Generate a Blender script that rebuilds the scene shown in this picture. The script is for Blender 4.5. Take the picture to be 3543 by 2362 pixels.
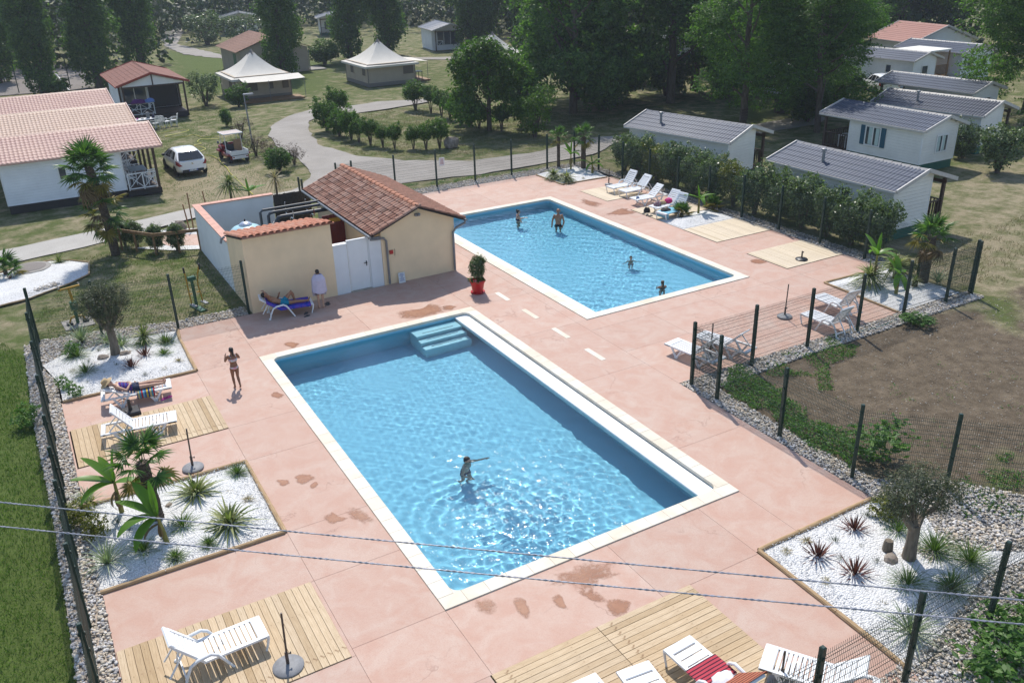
import bpy, bmesh, math, random
import numpy as np
from mathutils import Vector, Matrix, Euler, Quaternion, noise as mnoise

SC = bpy.context.scene
COL = SC.collection
for o in list(bpy.data.objects):
    bpy.data.objects.remove(o)
R = math.radians
TAU = math.tau

# ------------------------------------------------------------------ camera
IMG_W, IMG_H, FOC = 3543.0, 2362.0, 3004.03          # the photograph, pixels
PITCH, ROLL, YAW, CAM_H = 0.427898, -0.028997, 0.510584, 12.0852

def _axes():
    fwd = Vector((0, math.cos(PITCH), -math.sin(PITCH)))
    right = Vector((1, 0, 0))
    up = right.cross(fwd)
    c, s = math.cos(ROLL), math.sin(ROLL)
    r, u = c * right + s * up, -s * right + c * up
    m = Matrix.Rotation(-YAW, 3, 'Z')
    return m @ r, m @ u, m @ fwd
AX_R, AX_U, AX_F = _axes()
cam_data = bpy.data.cameras.new('camera')
cam_data.sensor_width = 36.0
cam_data.lens = FOC / IMG_W * 36.0
cam_data.clip_start, cam_data.clip_end = 0.1, 2000
cam = bpy.data.objects.new('camera', cam_data)
COL.objects.link(cam)
_m = Matrix((AX_R, AX_U, -AX_F)).transposed().to_4x4()
_m.translation = (0, 0, CAM_H)
cam.matrix_world = _m
SC.camera = cam

# ------------------------------------------------------------------ light
SUN_EL, SUN_AZ = R(54), R(70)      # direction towards the sun, azimuth from +X
to_sun = Vector((math.cos(SUN_EL) * math.cos(SUN_AZ), math.cos(SUN_EL) * math.sin(SUN_AZ), math.sin(SUN_EL)))
world = bpy.data.worlds.new('World')
SC.world = world
world.use_nodes = True
wn = world.node_tree
sky = wn.nodes.new('ShaderNodeTexSky')
sky.sky_type = 'NISHITA'
sky.sun_disc = False
sky.sun_elevation = SUN_EL
sky.sun_rotation = math.atan2(to_sun.x, to_sun.y)
sky.air_density, sky.dust_density, sky.ozone_density = 1.0, 0.7, 1.0
wn.links.new(sky.outputs[0], wn.nodes['Background'].inputs[0])
wn.nodes['Background'].inputs[1].default_value = 0.15
sun_data = bpy.data.lights.new('sun', 'SUN')
sun_data.energy = 3.5
sun_data.angle = R(0.53)
sun_data.color = (1.0, 0.955, 0.88)
sun = bpy.data.objects.new('sun', sun_data)
COL.objects.link(sun)
sun.rotation_euler = (-to_sun).to_track_quat('-Z', 'Y').to_euler()
sun.location = (20, 60, 60)
SC.view_settings.view_transform = 'Standard'
SC.view_settings.look = 'None'
SC.view_settings.gamma = 1
SC.view_settings.exposure = 0.48
SC.render.engine = 'CYCLES'
SC.cycles.use_denoising = True
SC.cycles.max_bounces = 7
SC.cycles.diffuse_bounces = 3
SC.cycles.transparent_max_bounces = 24
SC.cycles.sample_clamp_indirect = 6.0

# ------------------------------------------------------------------ pixels to places on the ground
ZK = {'a': (0, 0, 1.96), 'b': (1100, 0, 1.96), 'c': (2343, 0, 1.96), 'd': (0, 700, 1.96), 'e': (900, 500, 1.96),
      'f': (2000, 550, 1.96), 'g': (2343, 1000, 1.96), 'h': (0, 1400, 1.63), 'i': (1100, 1400, 1.63),
      'j': (2243, 1562, 1.8092), 'm': (640, 560, 2.352), 'n': (0, 1050, 3.1357), 'o': (2700, 780, 2.613),
      'p': (0, 280, 3.1357), 'q': (2600, 100, 2.494), 'r': (2000, 1950, 2.352), 'D': (0, 0, 1 / 1.5064)}
def at(k, x, y, z=0.0):
    """the place at height z that a pixel of the photograph looks at"""
    ox, oy, s = ZK[k]
    u, v = ox + x / s, oy + y / s
    d = AX_F + AX_R * ((u - IMG_W / 2) / FOC) - AX_U * ((v - IMG_H / 2) / FOC)
    t = (z - CAM_H) / d.z
    return Vector((d.x * t, d.y * t, z))

# ------------------------------------------------------------------ scene helpers
def link(o, parent=None):
    COL.objects.link(o)
    if parent is not None:
        o.parent = parent
    return o
def tag(o, label, cat, group=None, kind=None):
    if label: o['label'] = label
    if cat: o['category'] = cat
    if group: o['group'] = group
    if kind: o['kind'] = kind
    return o
def thing(name, label, cat, loc=(0, 0, 0), rz=0.0, group=None):
    o = bpy.data.objects.new(name, None)
    o.empty_display_size = 0.1
    COL.objects.link(o)
    o.location = loc
    o.rotation_euler = (0, 0, rz)
    return tag(o, label, cat, group)
def inst(name, me, parent=None, loc=(0, 0, 0), rot=(0, 0, 0), sc=(1, 1, 1)):
    o = bpy.data.objects.new(name, me)
    o.location, o.rotation_euler = loc, rot
    o.scale = (sc, sc, sc) if isinstance(sc, (int, float)) else sc
    return link(o, parent)
KIDS = {}
def copy_tree(root, loc=None, rz=None, label=None, group=None, sc=None):
    def cp(o, par):
        c = o.copy()
        COL.objects.link(c)
        c.parent = par
        for ch in o.children:
            cp(ch, c)
        return c
    c = cp(root, None)
    if loc is not None: c.location = loc
    if rz is not None: c.rotation_euler = (0, 0, rz)
    if sc is not None: c.scale = (sc, sc, sc)
    if label: c['label'] = label
    if group: c['group'] = group
    return c

class MB:
    """collects shapes, links them as one mesh object"""
    def __init__(s):
        s.v, s.f, s.mi, s.m = [], [], [], 0
    def add(s, vs, fs):
        b = len(s.v)
        s.v += [tuple(p) for p in vs]
        s.f += [tuple(i + b for i in f) for f in fs]
        s.mi += [s.m] * len(fs)
        return s
    def box(s, x0, y0, z0, x1, y1, z1):
        return s.add([(x0, y0, z0), (x1, y0, z0), (x1, y1, z0), (x0, y1, z0), (x0, y0, z1), (x1, y0, z1), (x1, y1, z1), (x0, y1, z1)],
                     [(0, 3, 2, 1), (4, 5, 6, 7), (0, 1, 5, 4), (1, 2, 6, 5), (2, 3, 7, 6), (3, 0, 4, 7)])
    def bbox(s, x0, y0, z0, x1, y1, z1, b=0.01):
        """box with chamfered upper edges"""
        return s.add([(x0, y0, z0), (x1, y0, z0), (x1, y1, z0), (x0, y1, z0), (x0, y0, z1 - b), (x1, y0, z1 - b), (x1, y1, z1 - b), (x0, y1, z1 - b),
                      (x0 + b, y0 + b, z1), (x1 - b, y0 + b, z1), (x1 - b, y1 - b, z1), (x0 + b, y1 - b, z1)],
                     [(0, 3, 2, 1), (8, 9, 10, 11), (0, 1, 5, 4), (1, 2, 6, 5), (2, 3, 7, 6), (3, 0, 4, 7),
                      (4, 5, 9, 8), (5, 6, 10, 9), (6, 7, 11, 10), (7, 4, 8, 11)])
    def bar(s, a, b, w, h=None, up=(0, 0, 1)):
        """square bar from a to b"""
        a, b = Vector(a), Vector(b)
        h = h or w
        d = (b - a).normalized()
        up = Vector(up)
        if abs(d.dot(up)) > 0.99: up = Vector((1, 0, 0))
        x = d.cross(up).normalized() * (w / 2)
        y = x.cross(d).normalized() * (h / 2)
        vs = [a - x - y, a + x - y, a + x + y, a - x + y, b - x - y, b + x - y, b + x + y, b - x + y]
        return s.add(vs, [(0, 3, 2, 1), (4, 5, 6, 7), (0, 1, 5, 4), (1, 2, 6, 5), (2, 3, 7, 6), (3, 0, 4, 7)])
    def tube(s, pts, r, n=8, cap=True, flat=1.0):
        """round tube through pts; r number or list"""
        pts = [Vector(p) for p in pts]
        rs = r if isinstance(r, (list, tuple)) else [r] * len(pts)
        vs, fs = [], []
        prev = None
        for i, p in enumerate(pts):
            d = (pts[min(i + 1, len(pts) - 1)] - pts[max(i - 1, 0)])
            d = d.normalized() if d.length > 1e-9 else Vector((0, 0, 1))
            if prev is None:
                a = Vector((0, 0, 1)) if abs(d.z) < 0.9 else Vector((1, 0, 0))
                x = d.cross(a).normalized()
            else:
                x = (prev - d * prev.dot(d)).normalized()
            prev = x
            y = d.cross(x)
            for k in range(n):
                t = TAU * k / n
                vs.append(p + (x * math.cos(t) + y * math.sin(t) * flat) * rs[i])
        for i in range(len(pts) - 1):
            for k in range(n):
                a, b = i * n + k, i * n + (k + 1) % n
                fs.append((a, b, b + n, a + n))
        if cap:
            fs.append(tuple(range(n))[::-1])
            fs.append(tuple(range((len(pts) - 1) * n, len(pts) * n)))
        return s.add(vs, fs)
    def lathe(s, prof, n=16, c=(0, 0, 0), ax=1.0, ay=1.0):
        vs, fs = [], []
        for r, z in prof:
            for k in range(n):
                t = TAU * k / n
                vs.append((c[0] + r * ax * math.cos(t), c[1] + r * ay * math.sin(t), c[2] + z))
        for i in range(len(prof) - 1):
            for k in range(n):
                a, b = i * n + k, i * n + (k + 1) % n
                fs.append((a, b, b + n, a + n))
        fs.append(tuple(range(n))[::-1])
        fs.append(tuple(range((len(prof) - 1) * n, len(prof) * n)))
        return s.add(vs, fs)
    def sphere(s, c, r, n=10, m=7, sx=1, sy=1, sz=1):
        prof = [(max(1e-4, r * math.sin(math.pi * i / m)), -r * math.cos(math.pi * i / m) * sz) for i in range(m + 1)]
        return s.lathe(prof, n, c, sx, sy)
    def prism(s, poly, z0, z1):
        n = len(poly)
        return s.add([(x, y, z0) for x, y in poly] + [(x, y, z1) for x, y in poly],
                     [tuple(range(n))[::-1], tuple(range(n, 2 * n))] + [(i, (i + 1) % n, (i + 1) % n + n, i + n) for i in range(n)])
    def extr(s, poly, o, ux, uy, un, t):
        """polygon in the plane (o; ux, uy) extruded by t along un"""
        o, ux, uy, un = map(Vector, (o, ux, uy, un))
        n = len(poly)
        vs = [o + ux * a + uy * b for a, b in poly] + [o + ux * a + uy * b + un * t for a, b in poly]
        return s.add(vs, [tuple(range(n))[::-1], tuple(range(n, 2 * n))] + [(i, (i + 1) % n, (i + 1) % n + n, i + n) for i in range(n)])
    def grid(s, nu, nv, fn):
        vs = [fn(i / nu, j / nv) for j in range(nv + 1) for i in range(nu + 1)]
        fs = [(j * (nu + 1) + i, j * (nu + 1) + i + 1, (j + 1) * (nu + 1) + i + 1, (j + 1) * (nu + 1) + i) for j in range(nv) for i in range(nu)]
        return s.add(vs, fs)
    def mesh(s, name, mat, smooth=False):
        me = bpy.data.meshes.new(name)
        me.from_pydata(s.v, [], s.f)
        for m in (mat if isinstance(mat, (list, tuple)) else [mat]):
            me.materials.append(m)
        if isinstance(mat, (list, tuple)):
            me.polygons.foreach_set('material_index', s.mi)
        if smooth:
            me.polygons.foreach_set('use_smooth', [True] * len(me.polygons))
            if smooth != 'all':
                me.set_sharp_from_angle(angle=R(40 if smooth is True else smooth))
        me.update()
        return me
    def obj(s, name, mat, parent=None, smooth=False, loc=(0, 0, 0), rot=(0, 0, 0)):
        return inst(name, s.mesh(name, mat, smooth), parent, loc, rot)
def fix_normals(me):
    bm = bmesh.new(); bm.from_mesh(me); bmesh.ops.recalc_face_normals(bm, faces=bm.faces); bm.to_mesh(me); bm.free()
def fast_mesh(name, V, F, mat, smooth=False, mi=None):
    """numpy arrays to a mesh; F is (n,3) or (n,4)"""
    me = bpy.data.meshes.new(name)
    V = np.asarray(V, np.float32); F = np.asarray(F, np.int32)
    k = F.shape[1]
    me.vertices.add(len(V)); me.vertices.foreach_set('co', V.ravel())
    me.loops.add(F.size); me.loops.foreach_set('vertex_index', F.ravel())
    me.polygons.add(len(F)); me.polygons.foreach_set('loop_start', np.arange(0, F.size, k, dtype=np.int32))
    me.polygons.foreach_set('loop_total', np.full(len(F), k, np.int32))
    for m in (mat if isinstance(mat, (list, tuple)) else [mat]):
        me.materials.append(m)
    if mi is not None: me.polygons.foreach_set('material_index', np.asarray(mi, np.int32))
    if smooth: me.polygons.foreach_set('use_smooth', np.ones(len(F), bool))
    me.update(calc_edges=True)
    return me

# ------------------------------------------------------------------ materials
MAT = {}
def _sock(n, names):
    for k in names:
        if k in n.inputs: return n.inputs[k]
class NT:
    """small node-tree writer"""
    def __init__(s, name):
        s.mat = bpy.data.materials.new(name)
        s.mat.use_nodes = True
        s.t = s.mat.node_tree
        s.b = s.t.nodes['Principled BSDF']
        s.out = s.t.nodes['Material Output']
        s._tc = None
    def n(s, typ, **kw):
        nd = s.t.nodes.new(typ)
        for k, v in kw.items(): setattr(nd, k, v)
        return nd
    def l(s, a, b): s.t.links.new(a, b)
    def tc(s, which='Object'):
        if s._tc is None: s._tc = s.n('ShaderNodeTexCoord')
        return s._tc.outputs[which]
    def world(s):
        return s.n('ShaderNodeNewGeometry').outputs['Position']
    def noise(s, scale, vec=None, detail=4, rough=0.55, dist=0.0, sc3=None):
        nd = s.n('ShaderNodeTexNoise')
        nd.inputs['Scale'].default_value = scale
        nd.inputs['Detail'].default_value = detail
        nd.inputs['Roughness'].default_value = rough
        nd.inputs['Distortion'].default_value = dist
        v = vec or s.tc()
        if sc3:
            mp = s.n('ShaderNodeMapping'); mp.inputs['Scale'].default_value = sc3
            s.l(v, mp.inputs[0]); v = mp.outputs[0]
        s.l(v, nd.inputs['Vector'])
        return nd.outputs['Fac']
    def ramp(s, fac, stops, interp='LINEAR'):
        nd = s.n('ShaderNodeValToRGB')
        cr = nd.color_ramp
        cr.interpolation = interp
        while len(cr.elements) < len(stops): cr.elements.new(0.5)
        for e, (p, c) in zip(cr.elements, stops):
            e.position = p
            e.color = (c, c, c, 1) if isinstance(c, (int, float)) else (*c, 1)
        s.l(fac, nd.inputs[0])
        return nd.outputs['Color']
    def mix(s, fac, a, b, blend='MIX'):
        nd = s.n('ShaderNodeMix', data_type='RGBA', blend_type=blend)
        for sock, v in ((nd.inputs[0], fac), (nd.inputs[6], a), (nd.inputs[7], b)):
            if isinstance(v, (int, float)): sock.default_value = v
            elif isinstance(v, (tuple, list)): sock.default_value = (*v, 1)
            else: s.l(v, sock)
        return nd.outputs[2]
    def math(s, op, a, b=0.0):
        nd = s.n('ShaderNodeMath', operation=op)
        for i, v in enumerate((a, b)):
            if isinstance(v, (int, float)): nd.inputs[i].default_value = v
            else: s.l(v, nd.inputs[i])
        return nd.outputs[0]
    def attr(s, name):
        nd = s.n('ShaderNodeAttribute'); nd.attribute_name = name
        return nd
    def rnd(s):
        return s.n('ShaderNodeObjectInfo').outputs['Random']
    def bump(s, h, strength=0.3, dist=0.02, target=None):
        nd = s.n('ShaderNodeBump')
        nd.inputs['Strength'].default_value = strength
        nd.inputs['Distance'].default_value = dist
        s.l(h, nd.inputs['Height'])
        s.l(nd.outputs[0], (target or s.b).inputs['Normal'])
        return nd.outputs[0]
    def set(s, color=None, rough=None, metal=None, spec=None, **kw):
        if color is not None:
            if isinstance(color, (tuple, list)): s.b.inputs['Base Color'].default_value = (*color, 1)
            else: s.l(color, s.b.inputs['Base Color'])
        if rough is not None:
            if isinstance(rough, (int, float)): s.b.inputs['Roughness'].default_value = rough
            else: s.l(rough, s.b.inputs['Roughness'])
        if metal is not None: s.b.inputs['Metallic'].default_value = metal
        if spec is not None: s.b.inputs['Specular IOR Level'].default_value = spec
        for k, v in kw.items():
            s.b.inputs[k].default_value = v
        return s
def simple(name, c, rough=0.6, var=0.12, scale=6.0, bump=0.0, bscale=40, metal=0.0, spec=0.4, rndv=0.0):
    """plain coloured surface with slight uneven tone"""
    t = NT(name)
    col = t.mix(t.ramp(t.noise(scale), [(0.3, 0.0), (0.7, 1.0)]), tuple(v * (1 - var) for v in c), tuple(min(1, v * (1 + var)) for v in c))
    if rndv:
        f = t.math('ADD', t.math('MULTIPLY', t.rnd(), 2 * rndv), 1 - rndv)
        cm = t.n('ShaderNodeCombineColor')
        for i in range(3): t.l(f, cm.inputs[i])
        col = t.mix(1.0, col, cm.outputs[0], 'MULTIPLY')
    t.set(col, rough, metal, spec)
    if bump: t.bump(t.noise(bscale, detail=6), bump)
    MAT[name] = t.mat
    return t.mat
# ------------------------------------------------------------------ surface materials
def m_deck():
    t = NT('pink_concrete')
    w = t.world()
    big = t.noise(0.35, w, 5, 0.6)
    mid = t.noise(1.6, w, 6, 0.65, 0.6)
    fine = t.noise(28, w, 5, 0.7)
    c = t.mix(t.ramp(big, [(0.3, 0.0), (0.7, 1.0)]), (0.452, 0.297, 0.230), (0.468, 0.343, 0.276))
    c = t.mix(t.ramp(mid, [(0.38, 0.0), (0.62, 1.0)]), c, (0.445, 0.275, 0.208))
    c = t.mix(t.math('MULTIPLY', t.ramp(t.noise(0.8, w, 8, 0.7, 1.5), [(0.52, 0.0), (0.75, 1.0)]), 0.55), c, (0.50, 0.385, 0.315))
    c = t.mix(t.math('MULTIPLY', t.ramp(t.noise(2.6, w, 8, 0.75, 2.2), [(0.55, 0.0), (0.62, 1.0)]), 0.2), c, (0.40, 0.23, 0.175))
    c = t.mix(t.math('MULTIPLY', t.ramp(fine, [(0.35, 1.0), (0.5, 0.0)]), 0.35), c, (0.36, 0.20, 0.155))
    f = t.math('ADD', t.math('MULTIPLY', t.rnd(), 0.10), 0.95)
    cm = t.n('ShaderNodeCombineColor')
    for i in range(3): t.l(f, cm.inputs[i])
    c = t.mix(1.0, c, cm.outputs[0], 'MULTIPLY')
    t.set(c, t.math('ADD', t.math('MULTIPLY', mid, 0.25), 0.55), spec=0.35)
    vo = t.n('ShaderNodeTexVoronoi'); vo.feature = 'DISTANCE_TO_EDGE'; vo.inputs['Scale'].default_value = 0.22
    dm = t.n('ShaderNodeVectorMath', operation='ADD'); nz = t.n('ShaderNodeTexNoise'); nz.inputs['Scale'].default_value = 0.9; nz.inputs['Detail'].default_value = 6; t.l(w, nz.inputs['Vector'])
    sc_ = t.n('ShaderNodeVectorMath', operation='SCALE'); sc_.inputs['Scale'].default_value = 2.2; t.l(nz.outputs['Color'], sc_.inputs[0]); t.l(w, dm.inputs[0]); t.l(sc_.outputs[0], dm.inputs[1]); t.l(dm.outputs[0], vo.inputs['Vector'])
    cr = t.math('MULTIPLY', t.ramp(vo.outputs['Distance'], [(0.0, 1.0), (0.0045, 0.0)]), t.ramp(t.noise(0.5, w, 2), [(0.45, 0.0), (0.6, 0.6)]))
    sp_ = t.math('MULTIPLY', t.ramp(t.noise(70, w, 3, 0.7), [(0.62, 0.0), (0.70, 1.0)]), 0.22)
    c = t.mix(cr, c, (0.25, 0.135, 0.10)); c = t.mix(sp_, c, (0.56, 0.44, 0.37))
    t.set(c)
    t.bump(t.noise(14, w, 8, 0.7), 0.3, 0.014)
    MAT['deck'] = t.mat
m_deck()
def m_wet():
    t = NT('wet_concrete')
    w = t.world()
    c = t.mix(t.ramp(t.noise(3, w, 5), [(0.35, 0.0), (0.65, 1.0)]), (0.27, 0.10, 0.042), (0.33, 0.145, 0.072))
    t.set(c, 0.45, spec=0.3)
    tr = t.n('ShaderNodeBsdfTransparent'); mx = t.n('ShaderNodeMixShader')
    e = t.attr('wet').outputs['Fac']
    f = t.ramp(t.math('ADD', e, t.math('MULTIPLY', t.math('SUBTRACT', t.noise(9, w, 6, 0.65), 0.5), 1.5)), [(0.08, 0.0), (0.34, 0.22), (0.52, 0.55), (0.9, 0.88)])
    t.l(f, mx.inputs[0]); t.l(tr.outputs[0], mx.inputs[1]); t.l(t.b.outputs[0], mx.inputs[2]); t.l(mx.outputs[0], t.out.inputs[0])
    MAT['wet'] = t.mat
m_wet()
def m_wood():
    t = NT('deck_pine')
    w = t.tc()
    g = t.noise(3.0, w, 7, 0.65, 0.8, sc3=(1.2, 22, 22))
    k = t.noise(2.2, w, 3, 0.5, 0, sc3=(2.4, 6, 6))
    c = t.ramp(g, [(0.25, (0.33, 0.225, 0.125)), (0.5, (0.47, 0.355, 0.225)), (0.75, (0.56, 0.44, 0.30))])
    c = t.mix(t.ramp(k, [(0.66, 0.0), (0.72, 0.8)]), c, (0.20, 0.115, 0.05))
    r = t.ramp(t.rnd(), [(0.0, (0.74, 0.66, 0.52)), (0.25, (1.0, 1.0, 1.0)), (0.55, (1.06, 1.04, 1.0)), (0.8, (0.90, 0.84, 0.74)), (1.0, (1.1, 1.12, 1.12))])
    c = t.mix(1.0, c, r, 'MULTIPLY')
    t.set(c, 0.6, spec=0.3)
    t.bump(g, 0.2, 0.004)
    MAT['plank'] = t.mat
m_wood()
def m_wood2():
    t = NT('pale_deck_pine')
    w = t.tc()
    g = t.noise(3.0, w, 7, 0.65, 0.8, sc3=(1.2, 22, 22))
    c = t.ramp(g, [(0.25, (0.44, 0.35, 0.235)), (0.5, (0.57, 0.47, 0.34)), (0.75, (0.64, 0.545, 0.42))])
    r = t.ramp(t.rnd(), [(0.0, (0.86, 0.82, 0.74)), (0.3, (1, 1, 1)), (1.0, (1.08, 1.08, 1.06))])
    t.set(t.mix(1.0, c, r, 'MULTIPLY'), 0.6, spec=0.3)
    t.bump(g, 0.2, 0.004)
    MAT['plank2'] = t.mat
m_wood2()
def m_log():
    t = NT('border_log')
    g = t.noise(3.0, t.tc(), 6, 0.6, 0.6, sc3=(1.0, 18, 18))
    t.set(t.ramp(g, [(0.25, (0.22, 0.13, 0.06)), (0.55, (0.42, 0.29, 0.16)), (0.8, (0.50, 0.37, 0.22))]), 0.7, spec=0.2)
    t.bump(g, 0.3, 0.006)
    MAT['log'] = t.mat
m_log()
def m_coping():
    t = NT('coping_stone')
    w = t.world()
    c = t.mix(t.ramp(t.noise(1.3, w, 6, 0.6, 0.5), [(0.35, 0.0), (0.7, 1.0)]), (0.66, 0.615, 0.53), (0.60, 0.53, 0.42))
    r = t.ramp(t.rnd(), [(0.0, (0.93, 0.90, 0.84)), (0.5, (1, 1, 1)), (1.0, (1.05, 1.04, 1.02))])
    t.set(t.mix(1.0, c, r, 'MULTIPLY'), 0.6, spec=0.3)
    t.bump(t.noise(40, w, 4), 0.12, 0.006)
    MAT['coping'] = t.mat
m_coping()
def m_ground():
    t = NT('ground')
    w = t.world()
    z = t.attr('zone').outputs['Color']
    sp = t.n('ShaderNodeSeparateColor'); t.l(z, sp.inputs[0])
    green, dirt, lush = sp.outputs[0], sp.outputs[1], sp.outputs[2]
    n1 = t.noise(0.9, w, 8, 0.7)
    n2 = t.noise(7, w, 6, 0.7)
    n3 = t.noise(45, w, 4, 0.7)
    grass = t.mix(t.ramp(n2, [(0.3, 0.0), (0.7, 1.0)]), (0.075, 0.092, 0.030), (0.15, 0.155, 0.062))
    grass = t.mix(t.ramp(n3, [(0.35, 0.6), (0.6, 0.0)]), grass, (0.045, 0.056, 0.018))
    lushc = t.mix(t.ramp(n2, [(0.3, 0.0), (0.7, 1.0)]), (0.06, 0.10, 0.018), (0.11, 0.17, 0.036))
    grass = t.mix(lush, grass, lushc)
    dry = t.mix(t.ramp(n2, [(0.3, 0.0), (0.7, 1.0)]), (0.22, 0.18, 0.11), (0.34, 0.29, 0.19))
    f = t.ramp(t.math('ADD', t.math('MULTIPLY', t.math('SUBTRACT', n1, 0.5), 1.3), green), [(0.35, 0.0), (0.65, 1.0)])
    c = t.mix(f, dry, grass)
    soil = t.mix(t.ramp(t.noise(2.2, w, 8, 0.75), [(0.3, 0.0), (0.7, 1.0)]), (0.072, 0.054, 0.036), (0.205, 0.16, 0.11))
    soil = t.mix(t.ramp(t.noise(30, w, 3, 0.6), [(0.66, 0.0), (0.74, 0.8)]), soil, (0.36, 0.30, 0.24))
    fd = t.ramp(t.math('ADD', t.math('MULTIPLY', t.math('SUBTRACT', n1, 0.5), 1.0), dirt), [(0.40, 0.0), (0.62, 1.0)])
    c = t.mix(fd, c, soil)
    t.set(c, 0.95, spec=0.1)
    t.bump(t.math('ADD', t.noise(16, w, 8, 0.75), t.math('MULTIPLY', n3, 0.6)), 0.9, 0.05)
    MAT['ground'] = t.mat
m_ground()
def m_road(name, c1, c2, edge=None):
    t = NT(name)
    w = t.world()
    c = t.mix(t.ramp(t.noise(0.5, w, 7, 0.65), [(0.3, 0.0), (0.7, 1.0)]), c1, c2)
    c = t.mix(t.math('MULTIPLY', t.ramp(t.noise(24, w, 4, 0.7), [(0.35, 1.0), (0.6, 0.0)]), 0.4), c, tuple(v * 0.55 for v in c1))
    t.set(c, 0.92, spec=0.15)
    t.bump(t.noise(30, w, 6, 0.7), 0.5, 0.02)
    MAT[name] = t.mat
m_road('road_gravel', (0.28, 0.255, 0.225), (0.37, 0.34, 0.305))
m_road('path_concrete', (0.37, 0.345, 0.31), (0.46, 0.435, 0.395))
m_road('court_asphalt', (0.20, 0.18, 0.165), (0.26, 0.23, 0.21))
def m_white_gravel():
    t = NT('white_gravel')
    w = t.world()
    v = t.n('ShaderNodeTexVoronoi'); v.inputs['Scale'].default_value = 26; t.l(w, v.inputs['Vector'])
    sp = t.n('ShaderNodeSeparateColor'); t.l(v.outputs['Color'], sp.inputs[0])
    c = t.ramp(sp.outputs[0], [(0.0, (0.54, 0.53, 0.52)), (0.3, (0.68, 0.67, 0.65)), (1.0, (0.78, 0.77, 0.75))])
    c = t.mix(t.math('MULTIPLY', t.ramp(v.outputs['Distance'], [(0.3, 0.0), (0.8, 1.0)]), 0.4), c, (0.40, 0.39, 0.38))
    c = t.mix(t.math('MULTIPLY', t.ramp(t.noise(1.2, w, 6, 0.7), [(0.5, 0.0), (0.75, 1.0)]), 0.35), c, (0.45, 0.42, 0.37))
    t.set(c, 0.85, spec=0.25)
    t.bump(t.math('SUBTRACT', 1.0, v.outputs['Distance']), 1.0, 0.03)
    MAT['white_gravel'] = t.mat
m_white_gravel()
def m_vcol(name, attr='tone', rough=0.8, spec=0.25):
    t = NT(name)
    t.set(t.attr(attr).outputs['Color'], rough, spec=spec)
    MAT[name] = t.mat
m_vcol('pebbles')
def m_liner():
    t = NT('pool_liner')
    w = t.world()
    c = t.mix(t.ramp(t.noise(0.5, w, 3), [(0.3, 0.0), (0.7, 1.0)]), (0.225, 0.495, 0.62), (0.255, 0.53, 0.65))
    t.set(c, 0.55, spec=0.3)
    MAT['liner'] = t.mat
m_liner()
def leaf(name, c1, c2, c3, trans=0.30, rough=0.5, hue=0.06):
    """leaf: reflects and lets some light through"""
    t = NT(name)
    w = t.world()
    r = t.n('ShaderNodeNewGeometry').outputs['Random Per Island']
    c = t.ramp(r, [(0.0, c1), (0.5, c2), (1.0, c3)])
    c = t.mix(t.ramp(t.noise(0.7, w, 3), [(0.3, 0.0), (0.7, 0.55)]), c, c1)
    t.set(c, rough, spec=0.28)
    tr = t.n('ShaderNodeBsdfTranslucent')
    t.l(t.mix(1.0, c, (1.0, 1.25, 0.5), 'MULTIPLY'), tr.inputs['Color'])
    mx = t.n('ShaderNodeMixShader'); mx.inputs[0].default_value = trans
    t.l(t.b.outputs[0], mx.inputs[1]); t.l(tr.outputs[0], mx.inputs[2])
    t.l(mx.outputs[0], t.out.inputs[0])
    MAT[name] = t.mat
leaf('poplar_leaf', (0.046, 0.0868, 0.0205), (0.0894, 0.1582, 0.0358), (0.1582, 0.2552, 0.0613), 0.5)
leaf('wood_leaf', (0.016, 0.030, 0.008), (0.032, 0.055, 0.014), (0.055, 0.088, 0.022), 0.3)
leaf('acacia_leaf', (0.0446, 0.0926, 0.0143), (0.0891, 0.1782, 0.025), (0.1515, 0.2762, 0.0446), 0.55)
leaf('dark_leaf', (0.0423, 0.0845, 0.0211), (0.0845, 0.1568, 0.0361), (0.1508, 0.2562, 0.0603), 0.55)
leaf('bright_leaf', (0.0375, 0.0813, 0.01), (0.075, 0.15, 0.0175), (0.1375, 0.2375, 0.0312), 0.5)
leaf('hedge_leaf', (0.045, 0.0756, 0.027), (0.108, 0.153, 0.0612), (0.27, 0.324, 0.162), 0.35, 0.35)
leaf('yellow_leaf', (0.0805, 0.092, 0.0138), (0.161, 0.1725, 0.0253), (0.253, 0.2415, 0.046), 0.3)
leaf('olive_leaf', (0.0473, 0.0567, 0.0297), (0.1013, 0.1148, 0.0675), (0.189, 0.2025, 0.135), 0.3)
leaf('palm_leaf', (0.0413, 0.0938, 0.0225), (0.0843, 0.1688, 0.0375), (0.1688, 0.2718, 0.0657), 0.4, 0.38)
leaf('palm_yellow', (0.12, 0.108, 0.018), (0.24, 0.192, 0.036), (0.336, 0.24, 0.06), 0.25)
leaf('palm_dead', (0.10, 0.06, 0.025), (0.18, 0.115, 0.05), (0.26, 0.18, 0.09), 0.15)
leaf('banana_leaf', (0.072, 0.156, 0.018), (0.12, 0.24, 0.03), (0.18, 0.312, 0.048), 0.5, 0.35)
leaf('yucca_leaf', (0.081, 0.1148, 0.0338), (0.189, 0.216, 0.081), (0.459, 0.4455, 0.2295), 0.35)
leaf('red_cordyline', (0.0525, 0.018, 0.018), (0.1125, 0.033, 0.03), (0.21, 0.0825, 0.063), 0.15)
leaf('blue_grass', (0.07, 0.09, 0.075), (0.12, 0.145, 0.12), (0.20, 0.22, 0.18), 0.15)
leaf('tuft_grass', (0.0585, 0.1105, 0.0234), (0.117, 0.182, 0.052), (0.208, 0.26, 0.104), 0.4)
leaf('silver_grass', (0.14, 0.19, 0.10), (0.26, 0.31, 0.20), (0.45, 0.48, 0.36), 0.25)
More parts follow.
